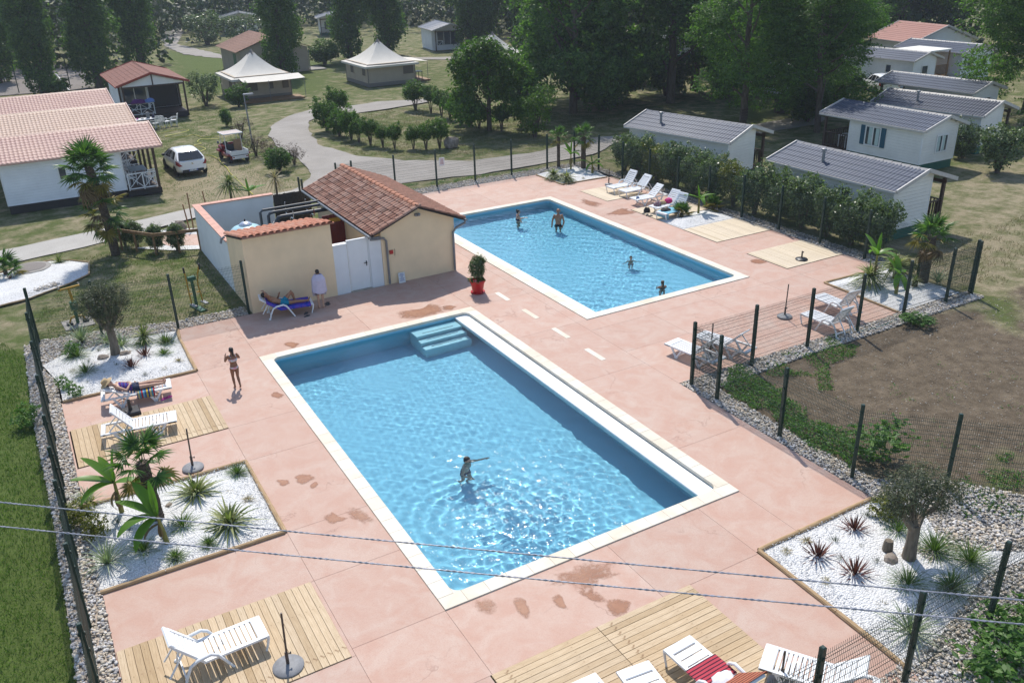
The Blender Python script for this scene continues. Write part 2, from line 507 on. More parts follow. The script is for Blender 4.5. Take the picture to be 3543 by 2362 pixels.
leaf('straw', (0.20, 0.15, 0.07), (0.34, 0.27, 0.14), (0.48, 0.41, 0.26), 0.2)
leaf('weed_leaf', (0.0475, 0.1188, 0.0216), (0.0972, 0.2052, 0.0346), (0.1728, 0.3024, 0.0605), 0.4)
leaf('lawn_blade', (0.0493, 0.0986, 0.0145), (0.0899, 0.1595, 0.0261), (0.145, 0.2175, 0.0508), 0.4)
leaf('dry_blade', (0.12, 0.10, 0.04), (0.20, 0.16, 0.075), (0.28, 0.23, 0.12), 0.2)
leaf('pink_flower', (0.5, 0.5, 0.48), (0.65, 0.6, 0.58), (0.7, 0.68, 0.66), 0.2)
leaf('brown_shrub', (0.06, 0.035, 0.025), (0.10, 0.062, 0.04), (0.15, 0.10, 0.06), 0.15)
def bark(name, c1, c2, sc=(14, 14, 2.5), b=0.8):
    t = NT(name)
    g = t.noise(1.0, t.tc(), 7, 0.65, 0.4, sc3=sc)
    t.set(t.ramp(g, [(0.3, c1), (0.7, c2)]), 0.9, spec=0.15)
    t.bump(g, b, 0.03)
    MAT[name] = t.mat
bark('bark', (0.05, 0.038, 0.028), (0.15, 0.12, 0.095))
bark('olive_bark', (0.10, 0.08, 0.058), (0.26, 0.215, 0.165))
bark('palm_bark', (0.035, 0.026, 0.02), (0.15, 0.115, 0.085), (9, 9, 26), 1.0)
bark('banana_stem', (0.16, 0.15, 0.04), (0.30, 0.27, 0.09), (12, 12, 3), 0.3)
bark('rock', (0.14, 0.11, 0.09), (0.34, 0.29, 0.24), (6, 6, 6), 0.8)
simple('white_plastic', (0.74, 0.74, 0.73), 0.32, 0.03, 3)
simple('white_paint', (0.70, 0.70, 0.69), 0.5, 0.05, 2)
simple('siding_white', (0.74, 0.75, 0.78), 0.55, 0.06, 1.2)
simple('siding_cream', (0.72, 0.70, 0.66), 0.55, 0.06, 1.2)
simple('render_cream', (0.80, 0.605, 0.385), 0.9, 0.06, 1.5, 0.25, 60)
simple('render_white', (0.72, 0.72, 0.72), 0.9, 0.05, 1.5, 0.25, 60)
simple('render_beige', (0.40, 0.33, 0.27), 0.9, 0.08, 1.0, 0.2, 40)
simple('fence_green', (0.012, 0.035, 0.026), 0.45, 0.1, 5)
simple('black_plastic', (0.02, 0.021, 0.024), 0.4, 0.1)
simple('pole_steel', (0.075, 0.06, 0.052), 0.45, 0.15, 20, metal=0.3)
simple('grey_plastic', (0.16, 0.17, 0.18), 0.45, 0.1)
simple('pvc_dark', (0.035, 0.038, 0.046), 0.5, 0.1, spec=0.6)
simple('base_resin', (0.20, 0.20, 0.205), 0.6, 0.15, 12)
simple('brown_wood', (0.055, 0.032, 0.022), 0.65, 0.2, 8)
simple('post_wood', (0.22, 0.125, 0.055), 0.7, 0.2, 8)
simple('bamboo', (0.22, 0.11, 0.05), 0.6, 0.25, 8)
simple('teal_skirt', (0.004, 0.085, 0.062), 0.6, 0.1)
simple('teal_shutter', (0.008, 0.075, 0.12), 0.5, 0.1)
simple('awning_white', (0.70, 0.68, 0.63), 0.7, 0.04)
simple('canvas', (0.58, 0.54, 0.47), 0.8, 0.05, 1.5)
simple('canvas_wall', (0.42, 0.345, 0.26), 0.85, 0.06, 1.5)
simple('canvas_grey', (0.20, 0.175, 0.15), 0.85, 0.08)
simple('mesh_window', (0.14, 0.115, 0.09), 0.9, 0.05)
simple('tile_ridge', (0.36, 0.15, 0.085), 0.8, 0.2, 5, 0.3, 30)
simple('wall_cap', (0.55, 0.30, 0.225), 0.75, 0.12, 4)
simple('red_wood', (0.135, 0.018, 0.014), 0.6, 0.15)
simple('dark_wood', (0.032, 0.026, 0.022), 0.75, 0.25, 10)
simple('red_pot', (0.46, 0.012, 0.014), 0.3, 0.06, spec=0.5)
simple('red_paint', (0.40, 0.02, 0.016), 0.4, 0.08)
simple('tank_blue', (0.36, 0.56, 0.60), 0.4, 0.06)
simple('chrome', (0.6, 0.6, 0.6), 0.2, 0.05, metal=1.0)
simple('zinc', (0.22, 0.225, 0.235), 0.45, 0.12, metal=0.4)
simple('yellow_paint', (0.45, 0.25, 0.02), 0.45, 0.1)
simple('green_paint', (0.02, 0.10, 0.05), 0.45, 0.1)
simple('hose_yellow', (0.50, 0.46, 0.06), 0.5, 0.1)
simple('concrete', (0.28, 0.26, 0.235), 0.9, 0.15, 3, 0.3, 40)
simple('stone_edge', (0.36, 0.30, 0.24), 0.9, 0.2, 4, 0.4, 20)
simple('tyre', (0.012, 0.012, 0.013), 0.8, 0.1)
simple('rim', (0.35, 0.35, 0.36), 0.35, 0.1, metal=0.8)
simple('headliner', (0.03, 0.03, 0.032), 0.7)
simple('lamp_red', (0.28, 0.008, 0.012), 0.15, 0.05, spec=0.6)
simple('lamp_clear', (0.55, 0.55, 0.56), 0.12, 0.05, spec=0.6)
simple('plate_white', (0.66, 0.66, 0.64), 0.4, 0.02)
simple('plate_blue', (0.02, 0.06, 0.32), 0.4, 0.02)
simple('ink', (0.02, 0.02, 0.022), 0.6, 0.02)
simple('blue_ink', (0.03, 0.07, 0.30), 0.6, 0.02)
simple('buggy_red', (0.20, 0.012, 0.02), 0.3, 0.08, spec=0.5)
simple('buggy_roof', (0.42, 0.33, 0.29), 0.5, 0.08)
simple('cardboard', (0.25, 0.15, 0.08), 0.8, 0.15)
simple('curtain', (0.42, 0.52, 0.50), 0.8, 0.15, 2)
simple('gloom', (0.035, 0.03, 0.028), 0.9, 0.1)  # near black; on chalet skirts it paints the shade of the open gap
simple('cable', (0.30, 0.30, 0.34), 0.4, 0.25, 30, metal=0.3)
simple('felt_brown', (0.19, 0.08, 0.056), 0.85, 0.15, 2, 0.3, 50)
simple('barge_red', (0.26, 0.05, 0.03), 0.6, 0.1)
def m_glass(name='window_glass', c=(0.03, 0.045, 0.06)):
    t = NT(name); t.set(c, 0.06, spec=0.7); MAT[name] = t.mat
m_glass()
m_glass('car_glass', (0.012, 0.014, 0.016))
def m_carpaint():
    t = NT('car_white'); t.set((0.84, 0.85, 0.86), 0.25, spec=0.5); t.b.inputs['Coat Weight'].default_value = 0.6; MAT['car_white'] = t.mat
m_carpaint()
def m_tile(name, stops, lichen=(0.10, 0.085, 0.06), amt=0.5):
    t = NT(name)
    w = t.world()
    c = t.ramp(t.rnd(), stops)
    c = t.mix(t.ramp(t.noise(9, w, 6, 0.65), [(0.35, 0.45), (0.65, 0.0)]), c, tuple(v * 0.5 for v in stops[0][1]))
    c = t.mix(t.math('MULTIPLY', t.ramp(t.noise(2.3, w, 8, 0.75), [(0.52, 0.0), (0.68, 1.0)]), amt), c, lichen)
    c = t.mix(t.ramp(t.noise(5, w, 6, 0.7), [(0.70, 0.0), (0.74, 0.6)]), c, (0.38, 0.33, 0.24))
    t.set(c, 0.85, spec=0.2)
    t.bump(t.noise(40, w, 5), 0.3, 0.01)
    MAT[name] = t.mat
m_tile('old_tile', [(0.0, (0.17, 0.085, 0.06)), (0.2, (0.29, 0.14, 0.095)), (0.6, (0.38, 0.205, 0.145)), (0.85, (0.43, 0.26, 0.195)), (1.0, (0.28, 0.17, 0.13))], amt=0.42)
m_tile('new_tile', [(0.0, (0.42, 0.17, 0.105)), (0.5, (0.48, 0.21, 0.13)), (1.0, (0.45, 0.24, 0.17))], amt=0.1)
def m_sheet(name, c1, c2, rough=0.45):
    t = NT(name)
    w = t.world()
    c = t.mix(t.ramp(t.noise(0.6, w, 6, 0.6), [(0.3, 0.0), (0.7, 1.0)]), c1, c2)
    c = t.mix(t.math('MULTIPLY', t.ramp(t.noise(6, w, 6, 0.7), [(0.45, 1.0), (0.65, 0.0)]), 0.25), c, tuple(v * 0.6 for v in c1))
    t.set(c, rough, spec=0.4)
    MAT[name] = t.mat
m_sheet('salmon_sheet', (0.40, 0.225, 0.175), (0.46, 0.28, 0.205))
m_sheet('ochre_sheet', (0.45, 0.30, 0.205), (0.50, 0.335, 0.235))
m_sheet('slate_sheet', (0.030, 0.043, 0.075), (0.046, 0.062, 0.10), 0.5)
m_sheet('blue_sheet', (0.03, 0.036, 0.055), (0.048, 0.055, 0.078), 0.45)
m_sheet('rust_sheet', (0.26, 0.085, 0.06), (0.33, 0.12, 0.085), 0.6)
m_sheet('trim_salmon', (0.48, 0.30, 0.25), (0.52, 0.34, 0.28))
m_sheet('trim_pale', (0.50, 0.47, 0.44), (0.55, 0.52, 0.49))
# ------------------------------------------------------------------ ground
rng = np.random.default_rng(7)
random.seed(7)
def inside(poly, X, Y):
    c = np.zeros(np.shape(X), bool)
    n = len(poly)
    for i in range(n):
        x0, y0 = poly[i][0], poly[i][1]
        x1, y1 = poly[(i + 1) % n][0], poly[(i + 1) % n][1]
        if y0 == y1: continue
        k = ((y0 > Y) != (y1 > Y)) & (X < (x1 - x0) * (Y - y0) / (y1 - y0) + x0)
        c ^= k
    return c
def soft(poly, X, Y, w):
    """1 inside, fading over about w metres"""
    P = np.array([(p[0], p[1]) for p in poly], float)
    d = np.full(np.shape(X), 1e9)
    for i in range(len(P)):
        a, b = P[i], P[(i + 1) % len(P)]
        ab = b - a
        t = np.clip(((X - a[0]) * ab[0] + (Y - a[1]) * ab[1]) / max(1e-9, ab @ ab), 0, 1)
        d = np.minimum(d, np.hypot(X - a[0] - t * ab[0], Y - a[1] - t * ab[1]))
    s = np.where(inside(poly, X, Y), d, -d)
    return np.clip(0.5 + s / w, 0, 1)
def pp(k, *pts, z=0):
    return [at(k, x, y, z).xy[:] for x, y in pts]

ZONES = []     # polygon, (greenness, soil, lushness), softness
ZONES.append(([(-60, -20), (-1.2, -20), (-1.2, 31.5), (-6, 37), (-60, 40)], (0.93, 0.0, 0.75), 3.0))      # lawn left of the pool
ZONES.append(([(-1.2, 31.2), (6.2, 31.2), (6.2, 40), (-1.2, 40)], (0.55, 0.0, 0.35), 1.5))                # patchy turf
ZONES.append(([(16.2, -5), (70, -5), (70, 16), (40, 18), (29, 17.2), (16.2, 17.3)], (0.35, 0.86, 0.1), 1.2))  # bare field
ZONES.append((pp('g', (2000, 150), (2352, 330), (2352, 80), (2100, 0)), (0.75, 0.2, 0.3), 2.0))
ZONES.append((pp('g', (2200, 1050), (2352, 1000), (2352, 1568), (2000, 1568), (1850, 1400)), (0.8, 0.35, 0.5), 2.0))
ZONES.append(([(28, 17.5), (30, 24), (36, 23), (44, 29), (75, 30), (75, 19), (46, 17)], (0.45, 0.1, 0.1), 2.0))
ZONES.append((pp('a', (1100, 1250), (1500, 1080), (2000, 1280), (1300, 1420)), (0.22, 0.0, 0.0), 3.0))    # dry ground by the car
ZONES.append((pp('a', (1150, 350), (2352, 430), (2352, 620), (1300, 620)), (0.82, 0.0, 0.45), 4.0))
ZONES.append((pp('b', (0, 450), (900, 440), (1450, 560), (1300, 640), (0, 640)), (0.62, 0.0, 0.2), 4.0))
ZONES.append((pp('b', (150, 800), (1400, 760), (2352, 760), (2352, 950), (1600, 1010), (500, 1080)), (0.6, 0.0, 0.15), 3.0))
ZONES.append((pp('c', (450, 820), (1000, 700), (1000, 660), (450, 700)), (0.8, 0.0, 0.5), 3.0))
gx = np.arange(-30, 90.01, 0.6); gy = np.arange(-6, 150.01, 0.6)
gx = np.concatenate([[-420, -160, -80, -45], gx, [110, 160, 260, 420]])
gy = np.concatenate([[-300, -80, -25], gy, [175, 220, 320, 520]])
X, Y = np.meshgrid(gx, gy)
g = np.full(X.shape, 0.55); d = np.zeros(X.shape); lu = np.full(X.shape, 0.25)
for poly, (a, b, c), w in ZONES:
    s = soft(poly, X, Y, w)
    g = g * (1 - s) + a * s; d = d * (1 - s) + b * s; lu = lu * (1 - s) + c * s
POOLS = [(5.35, 12.6, 13.2, 26.58), (16.08, 23.25, 23.78, 37.85)]
Zg = np.full(X.shape, -0.035)
for i in range(X.shape[0]):
    for j in range(X.shape[1]):
        x, y = X[i, j], Y[i, j]
        if not (-1 < x < 29.5 and 5 < y < 44) and -30 <= x <= 90 and y > -6:
            Zg[i, j] += 0.06 * (mnoise.noise((x * 0.35, y * 0.35, 3.1))) - 0.03
V = np.stack([X, Y, Zg], -1).reshape(-1, 3)
nx, ny = len(gx), len(gy)
ii = (np.arange(ny - 1)[:, None] * nx + np.arange(nx - 1)[None]).ravel()
F = np.stack([ii, ii + 1, ii + 1 + nx, ii + nx], -1)
cen = V[F].mean(1)
keep = np.ones(len(F), bool)
for x0, y0, x1, y1 in POOLS:      # the sheet is open where the basins are dug
    keep &= ~((cen[:, 0] > x0 - 0.3) & (cen[:, 0] < x1 + 0.3) & (cen[:, 1] > y0 - 0.3) & (cen[:, 1] < y1 + 0.3))
me = fast_mesh('ground', V, F[keep], MAT['ground'], True)
ca = me.color_attributes.new('zone', 'FLOAT_COLOR', 'POINT')
ca.data.foreach_set('color', np.stack([g, d, lu, np.ones_like(g)], -1).astype(np.float32).ravel())
ground = inst('ground', me); ground['kind'] = 'structure'

def wob(poly, step=0.8, amp=0.12, seed=0.0):
    """polygon with an uneven edge"""
    out = []
    n = len(poly)
    for i in range(n):
        a, b = Vector(poly[i][:2]), Vector(poly[(i + 1) % n][:2])
        k = max(1, int((b - a).length / step))
        nrm = Vector((-(b - a).y, (b - a).x)).normalized()
        for q in range(k):
            p = a.lerp(b, q / k)
            p = p + nrm * amp * mnoise.noise((p.x * 0.9 + seed, p.y * 0.9, seed))
            out.append((p.x, p.y))
    return out
def sheet(name, poly, z, mat, amp=0.12, step=0.8, kind='structure'):
    bm = bmesh.new()
    pl = wob(poly, step, amp) if amp else [tuple(p[:2]) for p in poly]
    vs = [bm.verts.new((x, y, z)) for x, y in pl]
    bm.faces.new(vs)
    bmesh.ops.triangulate(bm, faces=bm.faces[:])
    bmesh.ops.recalc_face_normals(bm, faces=bm.faces[:])
    for f in bm.faces:
        if f.normal.z < 0: f.normal_flip()
    me = bpy.data.meshes.new(name); bm.to_mesh(me); bm.free()
    me.materials.append(mat)
    o = inst(name, me)
    if kind: o['kind'] = kind
    return o
road_low = [(12.9, 45.9), (15.5, 45.1), (18.9, 45.2), (23.1, 44.5), (27.9, 44.6), (31.5, 44.9), (34.5, 46.6)] + pp('c', (300, 925), (560, 905), (940, 845), (1010, 800), (940, 775), (700, 815), (480, 850)) \
    + [(34.0, 49.2), (29.2, 47.6), (24.2, 47.9), (21.0, 50.6), (18.9, 53.6), (15.2, 51.5), (14.6, 49.6), (12.9, 47.4)]
sheet('road', road_low, 0.0, MAT['road_gravel'], 0.25)
road_bend = [(15.0, 50.6), (18.95, 53.4), (18.1, 58.6)] + pp('a', (2090, 880), (2100, 820), (2230, 740)) + pp('b', (60, 730)) + pp('a', (2100, 745), (1950, 790), (1840, 850), (1830, 920), (1870, 985), (2000, 1060), (2130, 1170))
sheet('road', road_bend, 0.004, MAT['road_gravel'], 0.25)
sheet('road', pp('b', (0, 770), (100, 790), (230, 775), (420, 745), (640, 710), (760, 690), (760, 670), (400, 690), (200, 720), (0, 735)), 0.008, MAT['road_gravel'], 0.3)
sheet('road', pp('b', (1290, 640), (1350, 645), (1480, 615), (1440, 590), (1340, 600)), 0.0, MAT['road_gravel'], 0.3)
sheet('path', [(-30, 41.5), (-30, 38.5), (-8, 40.6), (-1.75, 42.2), (2.5, 43.2), (7.2, 45.0), (10, 45.6), (13.2, 46.0), (13.2, 47.3), (7.6, 47.0), (2.4, 45.5), (-1.7, 44.6), (-9, 43)], 0.006, MAT['path_concrete'], 0.10)
sheet('far_path', pp('b', (560, 405), (930, 405), (930, 385), (560, 392)), 0.0, MAT['road_gravel'], 0.3)
sheet('far_lane', pp('a', (1100, 180), (1250, 200), (1200, 300), (1560, 385), (1560, 405), (1250, 370), (1110, 310)), 0.0, MAT['road_gravel'], 0.5)
court = sheet('tennis_court', pp('a', (-300, 500), (0, 470), (540, 430), (640, 560), (640, 600), (300, 625), (0, 650), (-400, 680)), 0.0, MAT['court_asphalt'], 0)
for k, (p, q) in enumerate([((380, 500), (470, 612)), ((520, 455), (640, 555)), ((0, 540), (520, 500))]):
    a, b = at('a', *p, 0.006), at('a', *q, 0.006)
    nrm = Vector((-(b - a).y, (b - a).x, 0)).normalized() * 0.05
    MB().add([a - nrm, a + nrm, b + nrm, b - nrm], [(0, 3, 2, 1)]).obj('court_line', MAT['white_paint'], court)

# ------------------------------------------------------------------ pink deck: separate slabs with open joints
DECK = thing('pool_deck', None, None); DECK['kind'] = 'structure'
X0, X1 = -0.55, 28.9
rects = [(-0.55, 4.0, 15.65, 26.65), (3.40, 26.65, 15.65, 30.5), (14.56, 30.5, 18.0, 42.4), (15.65, 17.75, 28.9, 39.5), (17.0, 39.5, 25.62, 42.4)]
holes = [POOLS[0], POOLS[1], (-0.62, 16.84, 3.34, 20.4), (-0.5, 22.4, 3.38, 24.66), (-0.53, 12.4, 3.3, 14.88), (5.3, 4.0, 9.98, 10.64),
         (11.9, 4.0, 15.65, 10.7), (25.67, 35.4, 28.1, 37.9), (25.7, 31.35, 28.9, 33.5), (25.66, 27.2, 28.9, 29.5), (25.66, 23.1, 28.9, 25.4),
         (25.7, 29.5, 28.9, 31.35), (25.64, 17.75, 28.9, 21.15)]
xs = sorted({r[0] for r in rects + holes} | {r[2] for r in rects + holes} | {9.3, 18.3, 20.9, 7.3, 11.4})
ys = sorted({r[1] for r in rects + holes} | {r[3] for r in rects + holes} | {19.4, 40.6, 20.6, 22.4, 34.4, 28.5})
xs = [x for i, x in enumerate(xs) if i == 0 or x - xs[i - 1] > 1e-6]
def cell_in(x, y, rs):
    return any(a < x < c and b < y < d for a, b, c, d in rs)
# merge cells into larger slabs between the saw cuts seen in the photograph
cells = {}
for i in range(len(xs) - 1):
    for j in range(len(ys) - 1):
        cx, cy = (xs[i] + xs[i + 1]) / 2, (ys[j] + ys[j + 1]) / 2
        if cell_in(cx, cy, rects) and not cell_in(cx, cy, holes):
            cells[i, j] = 1
def region(i, j):
    cx, cy = (xs[i] + xs[i + 1]) / 2, (ys[j] + ys[j + 1]) / 2
    bx = sum(cx > v for v in (3.38, 5.35, 9.3, 13.2, 15.65, 18.3, 20.9, 23.78, 25.65))
    by = sum(cy > v for v in (10.65, 12.6, 14.88, 16.84, 20.4, 22.4, 26.6, 28.5, 31.3, 34.4, 37.85, 40.6))
    if 13.2 < cx < 15.65: by = sum(cy > v for v in (10.65, 15.0, 19.4, 23.25, 26.6, 30.5, 34.4, 38))
    if cx < 3.38: by = sum(cy > v for v in (10.65, 14.88, 20.4, 24.66, 26.6))
    return bx, by
groups = {}
for (i, j) in cells: groups.setdefault(region(i, j), []).append((i, j))
def rect_cover(cs):
    """greedy rectangles over grid cells"""
    cs = set(cs); out = []
    while cs:
        i, j = min(cs, key=lambda c: (c[1], c[0]))
        i2 = i
        while (i2 + 1, j) in cs: i2 += 1
        j2 = j
        while all((q, j2 + 1) in cs for q in range(i, i2 + 1)): j2 += 1
        for a in range(i, i2 + 1):
            for b in range(j, j2 + 1): cs.discard((a, b))
        out.append((xs[i], ys[j], xs[i2 + 1], ys[j2 + 1]))
    return out
for key, cs in groups.items():
    for (a, b, c, d_) in rect_cover(cs):
        if (c - a) < 0.12 or (d_ - b) < 0.12:
            pass
        MB().bbox(a + 0.002, b + 0.002, -0.10, c - 0.002, d_ - 0.002, 0.0, 0.003).obj('slab', MAT['deck'], DECK)
# dotted pale stones between the two pools
for k in range(4):
    a = at('e', [1600, 1785, 1985, 2210][k], [1005, 1118, 1245, 1385][k]); b = at('e', [1690, 1883, 2095, 2330][k], [1055, 1178, 1310, 1460][k])
    y0, y1 = min(a.y, b.y), max(a.y, b.y)
    MB().bbox(14.60, y0, -0.02, 14.79, y1, 0.008, 0.003).obj('inlay_stone', MAT['coping'], DECK)

# ------------------------------------------------------------------ pools
def pool(name, label, x0, y0, x1, y1, wl, ledge, zf):
    P = thing(name, label, 'swimming pool', ((x0 + x1) / 2, (y0 + y1) / 2, 0))
    ox, oy = (x0 + x1) / 2, (y0 + y1) / 2
    L = lambda m: [setattr(m, 'v', [(a - ox, b - oy, c) for a, b, c in m.v]), m][1]
    w = 0.36
    ix0, iy0, ix1, iy1 = x0 + w, y0 + w, x1 - w, y1 - w
    # coping, stone by stone
    def run(a, b, fn):
        n = max(1, round((b - a) / 0.52))
        for k in range(n):
            q0, q1 = a + (b - a) * k / n, a + (b - a) * (k + 1) / n
            fn(q0 + 0.0012, q1 - 0.0012)
    st = lambda a, b, c, d: L(MB().bbox(a, b, -0.06, c, d, 0.03 + random.uniform(-0.001, 0.001), 0.005)).obj('coping_stone', MAT['coping'], P)
    run(x0, x1, lambda p, q: st(p, y0, q, iy0 - 0.001)); run(x0, x1, lambda p, q: st(p, iy1 + 0.003, q, y1))
    run(iy0, iy1, lambda p, q: st(x0, p, ix0 - 0.003, q)); run(iy0, iy1, lambda p, q: st(ix1 + 0.003, p, x1, q))
    # basin with rounded inner corners
    r = 0.22
    def rr(z, rad, e=0.0):
        pts = []
        for cx, cy, a0 in ((ix1 - rad, iy1 - rad, 0), (ix0 + rad, iy1 - rad, 90), (ix0 + rad, iy0 + rad, 180), (ix1 - rad, iy0 + rad, 270)):
            for k in range(7):
                t = R(a0 + 15 * k)
                pts.append((cx + (rad + e) * math.cos(t), cy + (rad + e) * math.sin(t), z))
        return pts
    n = 28
    m = MB(); top, bot = rr(-0.061, r), rr(zf, r)
    m.add(top + bot, [(i, i + n, (i + 1) % n + n, (i + 1) % n) for i in range(n)] + [tuple(range(n, 2 * n))])
    L(m).obj('basin', MAT['liner'], P)
    # rim filling the corners between the square coping and the rounded basin
    for q, (cx, cy) in enumerate(((ix1, iy1), (ix0, iy1), (ix0, iy0), (ix1, iy0))):
        arc = rr(-0.002, r)[q * 7:(q + 1) * 7]
        poly = [(cx, cy)] + [(p[0], p[1]) for p in arc]
        L(MB().prism(poly, -0.058, 0.026)).obj('corner_piece', MAT['coping'], P)
    if ledge == 'right':
        lx0, lx1 = ix1 - 0.50, ix1 - 0.003
    else:
        lx0, lx1 = ix0 + 0.02, ix0 + 0.42
    L(MB().bbox(lx0, iy0 + 0.02, -0.30, lx1, iy1 - 0.02, wl + 0.055, 0.015)).obj('white_ledge', MAT['white_paint'], P)
    if ledge == 'right':
        L(MB().box(ix1 - 0.016, iy0 + 0.3, wl + 0.0552, ix1 - 0.004, iy1 - 0.3, wl + 0.062)).obj('ledge_seam', MAT['grey_plastic'], P)
    return P, (ix0, iy0, ix1, iy1), zf, L
WL = -0.13
poolA, inA, zfA, LA = pool('swimming_pool', 'large blue swimming pool with submerged steps and cream coping', *POOLS[0], WL, 'right', -1.42)
poolB, inB, zfB, LB = pool('swimming_pool', 'blue swimming pool with cream coping beyond the tiled pump house', *POOLS[1], WL, 'left', -1.08)
# steps in the corner of the large pool
for k in range(3):
    z = WL - 0.13 - 0.25 * k
    yb = inA[3] - 0.02
    s = LA(MB().bbox(10.55, yb - 0.36 * (k + 1) - 0.25, zfA + 0.002, 12.32 - 0.002 * k, yb - 0.36 * k - 0.25 * (k > 0), z, 0.02)).obj('step', MAT['step_blue'] if 'step_blue' in MAT else simple('step_blue', (0.50, 0.70, 0.74), 0.5, 0.04), poolA)
    m = MB(); y = yb - 0.36 * k - 0.42
    m.box(10.85, y - 0.016, z + 0.001, 12.05, y + 0.016, z + 0.006)
    LA(m).obj('grip_strip', MAT['grey_plastic'], s)

# ------------------------------------------------------------------ water
def m_water():
    t = NT('pool_water')
    t.t.nodes.remove(t.b)
    g = t.n('ShaderNodeBsdfRefraction'); g.inputs['IOR'].default_value = 1.33; g.inputs['Roughness'].default_value = 0.0
    g.inputs['Color'].default_value = (0.82, 0.965, 1.0, 1)
    gl = t.n('ShaderNodeBsdfGlossy'); gl.inputs['Roughness'].default_value = 0.07
    fr = t.n('ShaderNodeFresnel'); fr.inputs['IOR'].default_value = 1.33
    w = t.world()
    bp = t.n('ShaderNodeBump'); bp.inputs['Strength'].default_value = 0.62; bp.inputs['Distance'].default_value = 0.022
    vd = t.n('ShaderNodeVectorMath', operation='DISTANCE'); t.l(w, vd.inputs[0]); vd.inputs[1].default_value = (9.6, 15.0, -0.13)
    t.l(t.math('ADD', 0.60, t.math('MULTIPLY', t.ramp(t.math('DIVIDE', vd.outputs['Value'], 3.4), [(0.0, 1.0), (0.45, 0.8), (1.0, 0.0)]), 0.55)), bp.inputs['Strength'])   # livelier round the swimmer
    t.l(t.noise(7.5, w, 3, 0.6), bp.inputs['Height']); t.l(bp.outputs[0], gl.inputs['Normal']); t.l(bp.outputs[0], fr.inputs['Normal'])
    mx = t.n('ShaderNodeMixShader')
    t.l(fr.outputs[0], mx.inputs[0]); t.l(g.outputs[0], mx.inputs[1]); t.l(gl.outputs[0], mx.inputs[2])
    t.l(mx.outputs[0], t.out.inputs[0])
    MAT['water'] = t.mat
m_water()
def waves(x, y, k, ring=None):
    z = 0.0
    for (fx, fy, ph, a) in WV[k]:
        z = z + a * np.sin(fx * x + fy * y + ph)
    z = z * (0.78 + 0.30 * np.sin(0.55 * x + 1.3) * np.sin(0.42 * y + 0.4) + 0.28 * np.sin(0.9 * x - 0.7 * y + 2.0) + 0.15 * np.sin(1.7 * x + 1.1 * y))      # calmer and livelier areas
    if ring:
        for (cx, cy, amp, lam, reach) in ring:
            rr = np.hypot(x - cx, y - cy)
            z = z + amp * np.sin(TAU * rr / lam) * np.exp(-((rr - 0.5 * reach) / (0.55 * reach)) ** 2)
    return z
WV = []
for k in range(2):
    L_ = []
    for q in range(70 if k == 0 else 80):
        lam = (0.16 if k == 0 else 0.12) * ((5.0 if k == 0 else 6.0) ** random.random())
        th = random.gauss(R(215), 1.0)
        slope = (0.0062 if k == 0 else 0.0125) * random.uniform(0.4, 1.0)
        L_.append((TAU / lam * math.cos(th), TAU / lam * math.sin(th), random.uniform(0, TAU), slope * lam / TAU))
    WV.append(L_)
CHOP = []
for q in range(40):
    lam = 0.14 * (3.0 ** random.random()); th = random.uniform(0, TAU)
    CHOP.append((TAU / lam * math.cos(th), TAU / lam * math.sin(th), random.uniform(0, TAU), 0.019 * random.uniform(0.4, 1.0) * lam / TAU))
def chop(x, y, spots):
    z = sum(a * np.sin(fx * x + fy * y + p) for fx, fy, p, a in CHOP)
    return z * sum(g * np.exp(-(((x - cx) / rx) ** 2 + ((y - cy) / ry) ** 2)) for cx, cy, rx, ry, g in spots)
def water(k, P, box, ledge_cut, ring, step, spots=None):
    x0, y0, x1, y1 = box
    if ledge_cut[0] == 'right': x1 = x1 - 0.49
    else: x0 = x0 + 0.41
    nx, ny = int((x1 - x0) / step), int((y1 - y0) / step)
    gx, gy = np.linspace(x0, x1, nx + 1), np.linspace(y0, y1, ny + 1)
    Xw, Yw = np.meshgrid(gx, gy)
    Z = WL + waves(Xw, Yw, k, ring)
    if spots: Z = Z + chop(Xw, Yw, spots)
    V = np.stack([Xw - P.location.x, Yw - P.location.y, Z], -1).reshape(-1, 3)
    ii = (np.arange(ny)[:, None] * (nx + 1) + np.arange(nx)[None]).ravel()
    F = np.stack([ii, ii + 1, ii + 2 + nx, ii + 1 + nx], -1)
    return inst('water', fast_mesh('water', V, F, MAT['water'], True), P)
SWIM = at('i', 835, 330)
wa = water(0, poolA, inA, ('right',), [(SWIM.x - 0.2, SWIM.y - 0.5, 0.0022, 0.36, 2.4), (SWIM.x + 0.9, SWIM.y - 1.6, 0.0018, 0.44, 3.4), (6.9, 14.2, 0.0022, 0.42, 1.6)], 0.032,
           [(SWIM.x + 0.9, SWIM.y - 1.1, 1.6, 1.5, 1.0), (SWIM.x + 0.4, SWIM.y - 2.6, 1.4, 1.2, 0.8), (SWIM.x + 0.2, SWIM.y + 0.5, 0.9, 0.5, 1.0)])
wb = water(1, poolB, inB, ('left',), None, 0.04)
sun_data.cycles.is_caustics_light = True          # sunlight bends through the ripples onto the pool floor
for o in (wa, wb): o.cycles.is_caustics_caster = True
for o in bpy.data.objects:
    if o.name.startswith(('basin', 'step')): o.cycles.is_caustics_receiver = True
